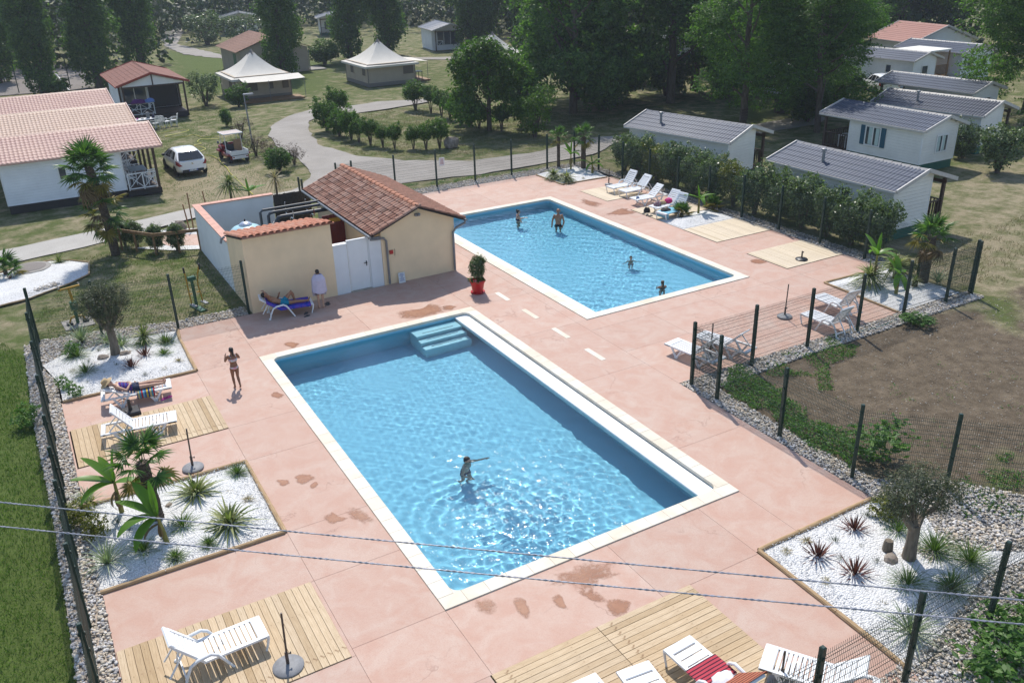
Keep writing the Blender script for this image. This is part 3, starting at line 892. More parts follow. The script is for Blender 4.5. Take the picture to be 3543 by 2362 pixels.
# ------------------------------------------------------------------ stones, gravel, borders
def ico():
    t = (1 + 5 ** 0.5) / 2
    v = np.array([(-1, t, 0), (1, t, 0), (-1, -t, 0), (1, -t, 0), (0, -1, t), (0, 1, t), (0, -1, -t), (0, 1, -t), (t, 0, -1), (t, 0, 1), (-t, 0, -1), (-t, 0, 1)], float)
    f = np.array([(0, 11, 5), (0, 5, 1), (0, 1, 7), (0, 7, 10), (0, 10, 11), (1, 5, 9), (5, 11, 4), (11, 10, 2), (10, 7, 6), (7, 1, 8), (3, 9, 4), (3, 4, 2), (3, 2, 6), (3, 6, 8), (3, 8, 9), (4, 9, 5), (2, 4, 11), (6, 2, 10), (8, 6, 7), (9, 8, 1)])
    return v / np.linalg.norm(v[0]), f
OCT = (np.array([(1, 0, 0), (-1, 0, 0), (0, 1, 0), (0, -1, 0), (0, 0, 1), (0, 0, -1)], float), np.array([(0, 2, 4), (2, 1, 4), (1, 3, 4), (3, 0, 4), (2, 0, 5), (1, 2, 5), (3, 1, 5), (0, 3, 5)]))
def pts_in(polys, dens):
    out = []
    for poly in polys:
        P = np.array([(p[0], p[1]) for p in poly])
        lo, hi = P.min(0), P.max(0)
        n = int((hi - lo).prod() * dens)
        q = rng.random((n, 2)) * (hi - lo) + lo
        out.append(q[inside(poly, q[:, 0], q[:, 1])])
    return np.concatenate(out)
def stones(name, polys, dens, s0, s1, tones, mat, base=OCT, z=0.0, flat=0.6, layer=0.03, label=None):
    q = pts_in(polys, dens)
    n = len(q)
    bv, bf = base
    sz = s0 + (s1 - s0) * rng.random(n) ** 1.6
    S = np.stack([sz * (0.8 + 0.5 * rng.random(n)), sz * (0.7 + 0.3 * rng.random(n)), sz * flat * (0.7 + 0.5 * rng.random(n))], -1)
    V = bv[None] * S[:, None] * (0.82 + 0.36 * rng.random((n, len(bv), 1)))
    a = rng.random(n) * TAU; tl = rng.normal(0, 0.35, n)
    ca, sa = np.cos(a), np.sin(a)
    Vy = V[..., 1] * np.cos(tl)[:, None] - V[..., 2] * np.sin(tl)[:, None]; Vz = V[..., 1] * np.sin(tl)[:, None] + V[..., 2] * np.cos(tl)[:, None]
    Xs = V[..., 0] * ca[:, None] - Vy * sa[:, None] + q[:, :1]; Ys = V[..., 0] * sa[:, None] + Vy * ca[:, None] + q[:, 1:]
    Zs = Vz + (z + layer * rng.random(n))[:, None]
    VV = np.stack([Xs, Ys, Zs], -1).reshape(-1, 3)
    FF = (bf[None] + (np.arange(n) * len(bv))[:, None, None]).reshape(-1, 3)
    me = fast_mesh(name, VV, FF, mat)
    T = np.array(tones)[rng.integers(0, len(tones), n)] * (0.75 + 0.5 * rng.random((n, 1)))
    C = np.concatenate([np.repeat(T, len(bv), 0), np.ones((n * len(bv), 1))], 1).astype(np.float32)
    ca_ = me.color_attributes.new('tone', 'FLOAT_COLOR', 'POINT'); ca_.data.foreach_set('color', C.ravel())
    o = inst(name, me); o['kind'] = 'stuff'
    if label: o['label'] = label
    return o
left_strip = [(-0.56, 8), (-0.56, 26.6), (-0.55, 28.2), (-0.9, 29.9), (-0.2, 30.5), (1.5, 30.75), (3.4, 30.45), (3.58, 30.52), (6.05, 30.55), (6.05, 31.35), (3.6, 31.3), (1.2, 31.95), (-0.8, 32.2), (-1.3, 32.0), (-1.35, 26), (-1.22, 20), (-1.3, 8)]
right_strip = [(15.66, 10.72), (15.66, 17.74), (29.3, 17.74), (29.3, 17.05), (20, 17.05), (16.4, 16.9), (16.25, 13), (16.3, 11.3), (17.8, 10.2), (18.9, 8.6), (17.2, 7.4), (15.4, 8.6), (16.2, 9.8), (15.6, 10.72)]
back_strip = [(18.2, 42.42), (25.6, 42.42), (27.2, 42.9), (28.9, 42.7), (29.1, 39.5), (28.92, 21.2), (29.75, 21.2), (29.7, 39.5), (29.6, 43.6), (18.2, 43.55)]
front_strip = [(11.0, 6.9), (13.2, 7.1), (15.4, 7.7), (17.2, 7.4), (16.6, 6.3), (14.0, 5.7), (11.0, 5.6)]
sheet('gravel_bed', left_strip, -0.018, MAT['stone_edge'], 0.0); sheet('gravel_bed', right_strip, -0.018, MAT['concrete'], 0.0)
sheet('gravel_bed', back_strip, -0.018, MAT['concrete'], 0.0); sheet('gravel_bed', front_strip, -0.016, MAT['concrete'], 0.0)
PEB = [(0.52, 0.48, 0.42), (0.42, 0.38, 0.33), (0.50, 0.43, 0.33), (0.36, 0.34, 0.33), (0.56, 0.53, 0.50), (0.46, 0.38, 0.29)]
stones('pebbles', [left_strip, right_strip, front_strip], 430, 0.022, 0.052, PEB, MAT['pebbles'], ico(), label='rounded beige and grey pebbles along the fence')
stones('pebbles', [back_strip], 160, 0.035, 0.06, PEB, MAT['pebbles'], label='rounded grey pebbles under the back fence')
left_bed = pp('d', (-330, 560), (0, 480), (130, 440), (350, 395), (480, 395), (605, 410), (605, 490), (480, 550), (200, 655), (0, 705), (-300, 760))
BEDS = [[(-0.5, 26.68), (3.36, 26.68), (3.40, 29.57), (3.5, 30.4), (1.5, 30.7), (-0.2, 30.45), (-0.85, 29.9), (-0.5, 28.2)],
        [(-0.58, 16.86), (3.32, 16.86), (3.32, 20.34), (-0.6, 20.44)],
        [(11.97, 10.68), (15.58, 10.70), (16.2, 9.8), (15.4, 8.6), (17.2, 7.4), (15.4, 7.7), (13.2, 7.1), (11.6, 6.7), (11.85, 7.2)],
        [(25.67, 17.8), (28.95, 17.8), (28.95, 21.1), (25.67, 21.2)],
        [(25.72, 29.52), (28.9, 29.5), (28.9, 31.35), (25.72, 31.35)],
        [(25.64, 39.6), (28.7, 39.52), (28.95, 41.2), (28.7, 42.7), (27.2, 42.8), (25.6, 42.4)],
        left_bed,
        pp('d', (960, 220), (1130, 180), (1345, 175), (1375, 215), (1160, 215), (1000, 235)), pp('d', (900, 310), (1140, 290), (1375, 290), (1380, 315), (1160, 325))]
for k, poly in enumerate(BEDS):
    sheet('gravel_bed', poly, 0.004, MAT['white_gravel'], 0.0)
    if k > 6: continue
    P = np.array(poly); lo, hi = P.min(0), P.max(0)
    st = 0.09
    ax_, ay_ = np.arange(lo[0], hi[0] + st, st), np.arange(lo[1], hi[1] + st, st)
    XX, YY = np.meshgrid(ax_, ay_)
    dd = soft(poly, XX, YY, 1.6)
    ok = soft(poly, XX, YY, 0.02) > 0.99
    H = 0.006 + (0.16 if k == 4 else 0.10) * np.clip((dd - 0.5) * 2, 0, 1) ** 1.3
    for i in range(XX.shape[0]):
        for j in range(XX.shape[1]):
            H[i, j] += 0.018 * mnoise.noise((XX[i, j] * 3, YY[i, j] * 3, 1.0)) * min(1, max(0, dd[i, j] - 0.5) * 6)
    nxx = XX.shape[1]
    i0 = (np.arange(XX.shape[0] - 1)[:, None] * nxx + np.arange(nxx - 1)[None]).ravel()
    Fq = np.stack([i0, i0 + 1, i0 + 1 + nxx, i0 + nxx], -1)
    okf = ok.ravel()[Fq].all(1)
    o = inst('gravel_bed', fast_mesh('gravel_bed', np.stack([XX, YY, H], -1).reshape(-1, 3), Fq[okf], MAT['white_gravel'], True)); o['kind'] = 'structure'
stones('white_chips', BEDS[:3], 420, 0.008, 0.020, [(0.74, 0.73, 0.71), (0.64, 0.63, 0.61), (0.78, 0.77, 0.76)], MAT['pebbles'], z=0.03, layer=0.05, label='white marble chips scattered on the planting beds')
stones('pebbles', [pp('d', (230, 545), (290, 525), (420, 560), (300, 600), (230, 615)), pp('d', (110, 470), (170, 440), (300, 432), (335, 445), (320, 480), (200, 497))], 300, 0.04, 0.07, PEB, MAT['pebbles'], z=0.05, label='beige pebbles on the white gravel bed by the path')
stones('pebbles', [[(14.0, 8.3), (15.3, 8.5), (15.0, 9.2), (14.3, 9.0)], [(0.5, 28.7), (1.7, 28.6), (1.8, 29.4), (0.7, 29.5)]], 350, 0.03, 0.055, PEB, MAT['pebbles'], z=0.07, label='beige pebbles ringed around the olive trunks')
def loose_rock(loc, s, label, rz=0.0, fl=0.7):
    v, f = ico()
    bm = bmesh.new()
    bmesh.ops.create_icosphere(bm, subdivisions=2, radius=1)
    for q in bm.verts:
        k = 1 + 0.28 * mnoise.noise(q.co * 1.3 + Vector(loc)) + 0.1 * mnoise.noise(q.co * 3.1)
        q.co = Vector((q.co.x * k * s, q.co.y * k * s * 0.8, q.co.z * k * s * fl))
    me = bpy.data.meshes.new('rock'); bm.to_mesh(me); bm.free()
    me.materials.append(MAT['rock'])
    o = inst('rock', me, None, (loc[0], loc[1], loc[2] + s * fl * 0.55), (0, 0, rz))
    return tag(o, label, 'rock')
loose_rock(at('n', 1125, 620), 0.20, 'rough brown rock left of the olive trunk in the white bed')
loose_rock(at('n', 1365, 575), 0.19, 'rounded grey rock right of the olive trunk in the white bed')
loose_rock(at('h', 955, 585), 0.13, 'round beige rock behind the thick palm trunk', 1.0)
loose_rock(at('j', 1515, 700), 0.20, 'hollow looking brown rock beside the olive tree with two limbs', 0.6)
loose_rock(at('D', 1295, 408), 0.22, 'pale rock at the foot of the banana plant by the back fence')
loose_rock(at('d', 1228, 185), 0.30, 'square grey boulder beside the bamboo stakes', 0.3, 1.0)
loose_rock(at('b', 905, 995), 0.55, 'rough brown stone block on the grass near the clipped shrubs', 0.3, 0.8)
st_ = MB(); c_ = at('j', 1492, 640)
st_.lathe([(0.10, 0), (0.115, 0.12), (0.10, 0.30), (0.085, 0.36), (0.03, 0.37)], 9)
tag(st_.obj('stump', MAT['olive_bark'], None, True, c_), 'short weathered wooden stump standing in the white gravel', 'stump')
# manhole in the white bed by the path
c_ = at('d', 215, 460)
mh = thing('manhole', 'round concrete manhole cover ringed by pebbles in white gravel', 'manhole', (c_.x, c_.y, 0.06))
MB().lathe([(0.78, 0), (0.78, 0.07), (0.62, 0.09)], 28).obj('rim', MAT['concrete'], mh)
MB().lathe([(0.6, 0.05), (0.6, 0.10), (0.55, 0.105)], 24).obj('cover', MAT['court_asphalt'], mh)
# log edging, log by log
def logs(label, pts, r=0.055):
    T = thing('log_border', label, 'border', (pts[0][0], pts[0][1], 0))
    for a, b in zip(pts[:-1], pts[1:]):
        a, b = Vector(a), Vector(b)
        n = max(1, round((b - a).length / 1.25))
        for k in range(n):
            p, q = a.lerp(b, k / n), a.lerp(b, (k + 1) / n)
            L = (q - p).length
            o = MB().tube([(0.006, 0, 0), (L * 0.33, 0, 0.004), (L * 0.66, random.uniform(-0.008, 0.008), 0), (L - 0.006, 0, 0)], r * random.uniform(0.9, 1.08), 8).obj('log', MAT['log'], T, True,
                   (p.x - pts[0][0], p.y - pts[0][1], 0.03), (0, 0, math.atan2(q.y - p.y, q.x - p.x)))
logs('round log edging of the white bed with the small olive tree', [(-0.5, 26.66), (3.38, 26.66), (3.41, 29.57), (3.5, 30.45)])
logs('round log edging of the white bed with the thick palm trunk', [(-0.6, 20.42), (3.34, 20.36), (3.34, 16.84), (-0.58, 16.84)])
logs('round log edging of the white bed with three red cordylines', [(15.58, 10.71), (11.96, 10.69), (11.84, 7.4), (11.8, 6.8)])
logs('round log edging of the white bed with palm and bananas by the bare field', [(25.5, 17.78), (25.65, 21.2), (28.0, 21.1)], 0.045)
logs('thin log edging of the white bed with two palm trees', [(25.6, 42.3), (25.63, 39.6), (28.6, 39.5)], 0.04)
logs('thin edging of the white bed by the concrete path', [*[Vector((*p, 0)) .to_tuple()[:2] for p in pp('d', (0, 706), (200, 656), (480, 551), (605, 490), (605, 410), (480, 395), (350, 396), (130, 441), (0, 481))]], 0.035)

# ------------------------------------------------------------------ timber decks, plank by plank
def timber(label, x0, y0, x1, y1, along, mat, group=None, w=0.14, z=0.022):
    T = thing('timber_deck', label, 'deck', (x0, y0, 0))
    MB().box(0.02, 0.02, -0.03, x1 - x0 - 0.02, y1 - y0 - 0.02, z - 0.022).obj('sub_frame', MAT['dark_wood'], T)
    if along == 'y':
        n = round((x1 - x0) / w); pw = (x1 - x0) / n; L = y1 - y0
        for k in range(n):
            dz = random.uniform(-0.002, 0.002)
            MB().bbox(0, -pw / 2 + 0.003, z - 0.02, L, pw / 2 - 0.003, z + dz, 0.004).obj('plank', MAT[mat], T, False, (pw * (k + 0.5), 0, 0), (0, 0, R(90)))
    else:
        n = round((y1 - y0) / w); pw = (y1 - y0) / n; L = x1 - x0
        for k in range(n):
            dz = random.uniform(-0.002, 0.002)
            MB().bbox(0, -pw / 2 + 0.003, z - 0.02, L, pw / 2 - 0.003, z + dz, 0.004).obj('plank', MAT[mat], T, False, (0, pw * (k + 0.5), 0))
    return T
timber('timber deck carrying an empty white lounger next to the striped towel', -0.47, 22.42, 3.39, 24.68, 'y', 'plank')
timber('timber deck carrying a white lounger and a round grey parasol base', -0.53, 12.4, 3.30, 14.87, 'y', 'plank')
timber('timber deck panel meeting the one with the red towel lounger', 5.32, 5.6, 7.645, 10.63, 'x', 'plank')
timber('timber deck panel under the lounger with the red towel', 7.655, 5.6, 9.98, 10.63, 'x', 'plank')
timber('pale timber deck under two white loungers by the hedge fence', 25.67, 35.42, 28.1, 37.88, 'y', 'plank2')
timber('pale timber deck under the loungers with bags and blue towel', 25.72, 31.37, 28.88, 33.48, 'y', 'plank2')
timber('bare pale timber deck next to the small banana bed', 25.68, 27.22, 28.88, 29.48, 'y', 'plank2')
timber('pale timber deck with only a round black parasol base on it', 25.68, 23.12, 28.88, 25.38, 'y', 'plank2')

# ------------------------------------------------------------------ wet patches
def blob(label, k, pts, seed=1.0, amp=0.16, z=0.006, dry=0.0):
    P = [at(k, *p) for p in pts]
    c = sum((Vector(p) for p in P), Vector()) / len(P)
    sm = []
    n = len(P)
    for i in range(n):
        for q in range(6):
            t = q / 6
            p0, p1, p2, p3 = P[i - 1], P[i], P[(i + 1) % n], P[(i + 2) % n]
            v = 0.5 * ((2 * p1) + (p2 - p0) * t + (2 * p0 - 5 * p1 + 4 * p2 - p3) * t * t + (3 * p1 - p0 - 3 * p2 + p3) * t ** 3)
            dv = (v - c)
            v = c + dv * (1 + 1.8 * amp * mnoise.noise((v.x * 5 + seed, v.y * 5, seed)))
            sm.append((v.x - c.x, v.y - c.y))
    rings = [0.0, 0.45, 0.8, 1.0, 1.3]
    vs, val, fs = [], [], []
    N = len(sm)
    for r in rings:
        for x, y in sm:
            vs.append((x * r, y * r, 0)); val.append({0.0: 1.0, 0.45: 0.9, 0.8: 0.62, 1.0: 0.34, 1.3: -0.35}[r] - dry)
    for i in range(len(rings) - 1):
        for k in range(N):
            a_, b_ = i * N + k, i * N + (k + 1) % N
            fs.append((a_, a_ + N, b_ + N, b_))
    me = bpy.data.meshes.new('wet_patch'); me.from_pydata(vs, [], fs); me.update()
    at_ = me.attributes.new('wet', 'FLOAT', 'POINT'); at_.data.foreach_set('value', val)
    me.materials.append(MAT['wet'])
    bm = bmesh.new(); bm.from_mesh(me)
    for f in bm.faces:
        f.normal_update()
        if f.normal.z < 0: f.normal_flip()
    bm.to_mesh(me); bm.free()
    return tag(inst('wet_patch', me, None, (c.x, c.y, z)), label, 'puddle')
blob('large orange wet patch on the deck near the pool steps', 'e', [(945, 1140), (1020, 1122), (1095, 1112), (1150, 1082), (1195, 1090), (1240, 1120), (1190, 1148), (1100, 1168), (1000, 1180)], 1.0, 0.10)
blob('small wet patch joined to the large one by the pool steps', 'e', [(1235, 1098), (1280, 1090), (1330, 1100), (1290, 1122), (1250, 1118)], 2)
blob('brown wet patch nearest the pool corner and timber deck with red towel', 'i', [(1120, 1100), (1165, 1095), (1190, 1135), (1180, 1190), (1150, 1190), (1115, 1140)], 3, 0.25)
blob('small hook shaped wet patch between two larger ones', 'i', [(1335, 1085), (1370, 1085), (1410, 1140), (1390, 1150), (1345, 1130)], 4, 0.3)
blob('round brown wet patch touching the timber deck', 'i', [(1635, 1110), (1700, 1095), (1760, 1120), (1740, 1165), (1680, 1185), (1640, 1160)], 5, 0.08)
blob('ragged wet patch beside the long coping of the large pool', 'i', [(40, 640), (75, 600), (110, 625), (155, 640), (120, 665), (70, 668)], 6, 0.3)
blob('oval wet patch in the row of three beside the yucca bed', 'h', [(1660, 410), (1710, 390), (1770, 405), (1740, 435), (1690, 440)], 7, 0.2)
blob('faint round wet patch in the row of three beside the yucca bed', 'h', [(1565, 430), (1600, 420), (1635, 440), (1600, 465)], 8, 0.2)
blob('small tail of wet concrete in the row of three beside the yucca bed', 'h', [(1750, 450), (1785, 432), (1790, 450), (1765, 470)], 9, 0.2)
blob('wet patch on the deck near the lounging man', 'd', [(1930, 955), (1985, 948), (2030, 960), (1990, 985), (1945, 975)], 10)
blob('wet patch beside the walking child near the coping', 'd', [(1840, 1300), (1880, 1288), (1920, 1305), (1890, 1325), (1850, 1320)], 11)
blob('wet patch touching the pale deck with the black parasol base', 'f', [(1170, 690), (1210, 678), (1275, 695), (1240, 712), (1190, 708)], 12)
blob('long wet patch between the far pool and the lounger with the blue towel', 'f', [(200, 370), (270, 345), (330, 340), (400, 368), (320, 375), (240, 380)], 13, 0.3)
blob('wide half dried damp area before the short coping of the large pool', 'i', [(1330, 950), (1420, 930), (1560, 880), (1680, 900), (1690, 950), (1600, 990), (1540, 1060), (1480, 1040), (1340, 1000)], 14, 0.3, 0.005, 0.30)
blob('faint drying splash between the damp area and the round wet patch', 'i', [(1480, 1050), (1560, 1050), (1630, 1105), (1590, 1125), (1500, 1080)], 15, 0.3, 0.007, 0.25)
blob('faint drying splash along the coping beside the ragged wet patch', 'i', [(150, 600), (230, 580), (310, 640), (290, 680), (200, 650)], 16, 0.3, 0.006, 0.28)
blob('faint drying splash between the far loungers and the far pool', 'f', [(20, 270), (100, 285), (180, 310), (100, 325), (30, 300)], 17, 0.3, 0.006, 0.25)
blob('faint drying footprints near the pool corner facing the deck joint', 'i', [(880, 1100), (960, 1090), (1020, 1140), (980, 1180), (900, 1160)], 18, 0.3, 0.006, 0.34)
# ------------------------------------------------------------------ wire fences
def panel_mesh(Lp=2.44, H=1.93):
    m = MB()
    zs = [0.03, 0.22, 0.27, 0.32, 0.82, 0.87, 0.92, 1.42, 1.47, 1.52, 1.76, 1.80, 1.84, H]
    off = [0, 0, 0.035, 0, 0, 0.035, 0, 0, 0.035, 0, 0, 0.03, 0, 0]
    vs, fs = [], []
    r = 0.0034
    n = 48
    for k in range(n + 1):
        x = Lp * k / n
        b = len(vs)
        for z, o in zip(zs, off):
            vs += [(x - r, o, z), (x + r, o - r, z), (x + r, o + r, z)]
        for i in range(len(zs) - 1):
            for q in range(3):
                a, c = b + i * 3 + q, b + i * 3 + (q + 1) % 3
                fs.append((a, c, c + 3, a + 3))
    m.add(vs, fs)
    for z, o in [(0.06, 0), (0.22, 0), (0.32, 0), (0.52, 0), (0.67, 0), (0.82, 0), (0.92, 0), (1.12, 0), (1.27, 0), (1.42, 0), (1.52, 0), (1.66, 0), (1.76, 0), (1.84, 0)]:
        m.bar((0, o + 0.006, z), (Lp, o + 0.006, z), 0.006)
    return m.mesh('wire_panel', MAT['fence_green'])
PANEL = panel_mesh()
_pm = MB().bbox(-0.042, -0.042, -0.05, 0.042, 0.042, 2.05, 0.014)
for z in (0.28, 0.86, 1.46, 1.82):
    _pm.box(-0.02, -0.06, z - 0.03, 0.02, 0.06, z + 0.03)
POST = _pm.mesh('fence_post', MAT['fence_green'])
def fence(label, pts, last=True, z=0.0, h=1.0):
    T = thing('wire_fence', label, 'fence', (pts[0][0], pts[0][1], z))
    for i, p in enumerate(pts):
        q = pts[min(i + 1, len(pts) - 1)] if i < len(pts) - 1 else pts[i - 1]
        a = math.atan2(q[1] - p[1], q[0] - p[0])
        if i < len(pts) - 1 or last:
            inst('post', POST, T, (p[0] - pts[0][0], p[1] - pts[0][1], 0), (0, 0, a), (1, 1, h))
        if i < len(pts) - 1:
            L = math.hypot(q[0] - p[0], q[1] - p[1])
            inst('wire_panel', PANEL, T, (p[0] - pts[0][0] + 0.045 * math.cos(a), p[1] - pts[0][1] + 0.045 * math.sin(a), 0), (0, 0, a), ((L - 0.09) / 2.44, 1, h))
    return T
fence('green wire fence along the lawn and pebble strip', [(-0.89, y) for y in (8.4, 10.9, 13.4, 15.9, 18.4, 20.0, 21.72, 24.28, 26.85, 29.43)] + [(-0.82, 31.95)], False)
fence('green wire fence behind the white bed with the small olive tree', [(-0.82, 31.95), (1.15, 31.45), (3.56, 30.6), (6.07, 30.6)])
fence('green wire fence between the pool deck and the bare field, broadside', [(15.88, 17.47), (18.28, 17.45), (20.72, 17.48), (23.03, 17.45), (25.38, 17.47), (27.68, 17.48), (29.1, 17.45)])
fence('green wire fence beside the leafy weeds and bare field', [(15.88, 16.36), (15.87, 13.92), (15.9, 11.57), (17.4, 10.08), (19.0, 8.4)], False)
fence('green wire fence behind the timber deck with the red towel', [(19.0, 8.4), (16.4, 6.72), (13.95, 6.72), (11.51, 6.66), (9.11, 6.65), (6.6, 6.65)])
fence('green wire fence along the dark hedge', [(29.2, 17.6), (29.22, 19.8), (29.2, 22.3), (29.2, 24.65), (29.2, 27.05), (29.22, 29.45), (29.2, 31.8), (29.2, 34.15), (29.2, 36.5), (29.2, 38.9), (29.2, 41.2), (28.9, 43.3)], False)
fence('green wire fence between the far pool and the gravel road', [(28.9, 43.3), (26.95, 43.25), (24.5, 43.2), (22.15, 43.25), (19.8, 43.35), (17.4, 43.5), (15.05, 43.6), (14.2, 43.62)])
_t = thing('fence_post', 'pair of green posts behind the dark board screen', 'post', (11.64, 41.7, 0))
inst('post', POST, _t); inst('post', POST, _t, (0, -0.5, 0))
# short link between the two close posts at the corner of the bare field
fence('short green fence section joining two close corner posts', [(15.88, 17.47), (15.88, 16.36)], False)
# notices fixed to the fence
c_ = at('b', 846, 1073, 1.35)
o = MB().box(-0.16, -0.01, -0.22, 0.16, 0.01, 0.22).obj('notice', MAT['plate_white'], None, False, (20.15, 43.30, 1.35))
tag(o, 'small white notice fixed to the back wire fence', 'sign')
for k in range(6):
    w = random.uniform(0.08, 0.13)
    MB().box(-w, -0.014, 0.15 - 0.055 * k - 0.008, w, -0.011, 0.15 - 0.055 * k + 0.008).obj('print', MAT['red_paint'], o)

# ------------------------------------------------------------------ pump house
def tile_mesh(name, mat, L=0.44, r0=0.105, r1=0.082, seg=6, th=0.014):
    """one half-round tile lying along +X, wide end at x=0"""
    m = MB()
    vs, fs = [], []
    for x, r in ((0, r0), (L, r1)):
        for k in range(seg + 1):
            t = math.pi * k / seg
            vs.append((x, r * math.cos(t), r * 0.75 * math.sin(t)))
    for x, r in ((0, r0 - th), (L, r1 - th)):
        for k in range(seg + 1):
            t = math.pi * k / seg
            vs.append((x, r * math.cos(t), r * 0.75 * math.sin(t)))
    n = seg + 1
    for k in range(seg):
        fs.append((k, k + 1, n + k + 1, n + k))
        fs.append((2 * n + k + 1, 2 * n + k, 3 * n + k, 3 * n + k + 1))
        fs.append((k + 1, k, 2 * n + k, 2 * n + k + 1))
    return m.add(vs, fs).mesh(name, mat, 50)
TILE = tile_mesh('tile', MAT['old_tile']); TILE_N = tile_mesh('tile', MAT['new_tile'])
def canal_slope(T, part, mesh, mat, xe, ze, xr, zr, y0, y1, cols, rows, as_stuff, lift=0.03):
    """tiles on a slope from the eave (xe, ze) to the ridge (xr, zr), columns along Y"""
    d = Vector((xr - xe, 0, zr - ze)); L = d.length; d.normalize()
    nrm = Vector((-d.z, 0, d.x));
    if nrm.z < 0: nrm = -nrm
    ang = -math.atan2(zr - ze, abs(xr - xe))
    cw = (y1 - y0) / cols
    VV, FF = [], []
    bv = [v.co.copy() for v in mesh.vertices]; bf = [tuple(p.vertices) for p in mesh.polygons]
    ex = L / rows
    for c in range(cols):
        y = y0 + cw * (c + 0.5)
        for r in range(rows):
            p = Vector((xe, y, ze)) + d * (ex * r) + nrm * (lift + random.uniform(0, 0.012))
            sy, sx = cw / 0.2 * random.uniform(0.96, 1.03), ex / 0.33
            tilt = R(2.6)
            if xr > xe: rot = Euler((random.gauss(0, 0.02), ang + tilt, random.gauss(0, 0.02)))
            else: rot = Euler((random.gauss(0, 0.02), ang + tilt, math.pi + random.gauss(0, 0.02)), 'XYZ')
            if as_stuff:
                M = Matrix.Translation(p) @ rot.to_matrix().to_4x4() @ Matrix.Diagonal((sx, sy, 1, 1))
                b = len(VV); VV += [M @ v for v in bv]; FF += [tuple(i + b for i in f) for f in bf]
            else:
                inst(part, mesh, T, p, rot, (sx, sy, 1))
    if as_stuff:
        me = bpy.data.meshes.new(part); me.from_pydata(VV, [], FF); me.materials.append(mat)
        o = inst(part, me, T); o['kind'] = 'stuff'
PH = thing('pump_house', 'cream pump house with old terracotta tile roof between the pools', 'building', (13.0, 34.4, 0))
off = lambda m: [setattr(m, 'v', [(a - 13.0, b - 34.4, c) for a, b, c in m.v]), m][1]
EZ, RZ = 2.16, 2.98
zx = lambda x: EZ + (RZ - EZ) * (1 - abs(x - 12.93) / 2.0)
m = MB()
m.extr([(11.42, -0.05), (14.56, -0.05), (14.56, zx(14.56) - 0.06), (12.93, RZ - 0.06), (11.42, zx(11.42) - 0.06)], (0, 30.5, 0), (1, 0, 0), (0, 0, 1), (0, 1, 0), 0.2)
m.extr([(11.42, -0.05), (14.56, -0.05), (14.56, zx(14.56) - 0.06), (12.93, RZ - 0.06), (11.42, zx(11.42) - 0.06)], (0, 38.2, 0), (1, 0, 0), (0, 0, 1), (0, 1, 0), 0.2)
m.box(11.42, 30.7, -0.05, 11.62, 38.2, zx(11.42) - 0.02); m.box(14.36, 30.7, -0.05, 14.56, 38.2, zx(14.56) - 0.02)
off(m).obj('wall', MAT['render_cream'], PH)
m = MB()
for s in (1, -1):
    xe = 12.93 - s * 2.0
    m.add([(xe, 30.2, EZ - 0.05), (12.93, 30.2, RZ - 0.05), (12.93, 38.62, RZ - 0.05), (xe, 38.62, EZ - 0.05), (xe, 30.2, EZ + 0.012), (12.93, 30.2, RZ + 0.012), (12.93, 38.62, RZ + 0.012), (xe, 38.62, EZ + 0.012)],
          [(0, 3, 2, 1), (4, 5, 6, 7), (0, 1, 5, 4), (1, 2, 6, 5), (2, 3, 7, 6), (3, 0, 4, 7)])
o = off(m).obj('roof', MAT['dark_wood'], PH)
fix_normals(o.data)
rt = thing('roof_tiles', None, None); rt.parent = PH; rt.location = (-13.0, -34.4, 0)
canal_slope(rt, 'tile', TILE, MAT['old_tile'], 10.93, EZ, 12.93, RZ, 30.22, 38.6, 37, 8, False)
canal_slope(rt, 'tile_field', TILE, MAT['old_tile'], 14.93, EZ, 12.93, RZ, 30.22, 38.6, 37, 8, True)
RIDGE = tile_mesh('ridge_tile', MAT['tile_ridge'], 0.50, 0.135, 0.115, 7)
for k in range(20):
    inst('ridge_tile', RIDGE, rt, (12.93, 30.16 + 0.425 * k, RZ + 0.045), (0, R(1.5), R(90)))
for s in (1, -1):       # verge tiles along the front gable
    for k in range(6):
        t = (k + 0.1) / 6
        inst('verge_tile', TILE, rt, (12.93 - s * 2.0 * (1 - t), 30.17, EZ + 0.07 + (RZ - EZ) * t), (0, -math.atan2(RZ - EZ, 2.0) + R(2), 0 if s > 0 else math.pi))
# gutters and pipes
m = MB(); m.tube([(10.88, 30.2, EZ - 0.03), (10.88, 38.6, EZ - 0.03)], 0.055, 8)
off(m).obj('gutter', MAT['zinc'], PH, True)
m = MB(); m.tube([(14.98, 30.2, EZ - 0.03), (14.98, 38.6, EZ - 0.03)], 0.055, 8)
off(m).obj('gutter', MAT['zinc'], PH, True)
off(MB().tube([(10.92, 30.3, EZ - 0.06), (10.94, 30.34, EZ - 0.16), (11.2, 30.40, EZ - 0.2), (11.5, 30.42, EZ - 0.22), (11.6, 30.43, EZ - 0.35), (11.6, 30.43, 0.05)], 0.045, 8)).obj('downpipe', MAT['zinc'], PH, True)
off(MB().tube([(14.98, 30.3, EZ - 0.06), (14.97, 30.33, EZ - 0.18), (14.6, 30.40, EZ - 0.34), (14.47, 30.42, EZ - 0.5), (14.47, 30.43, 0.05)], 0.045, 8)).obj('downpipe', MAT['zinc'], PH, True)
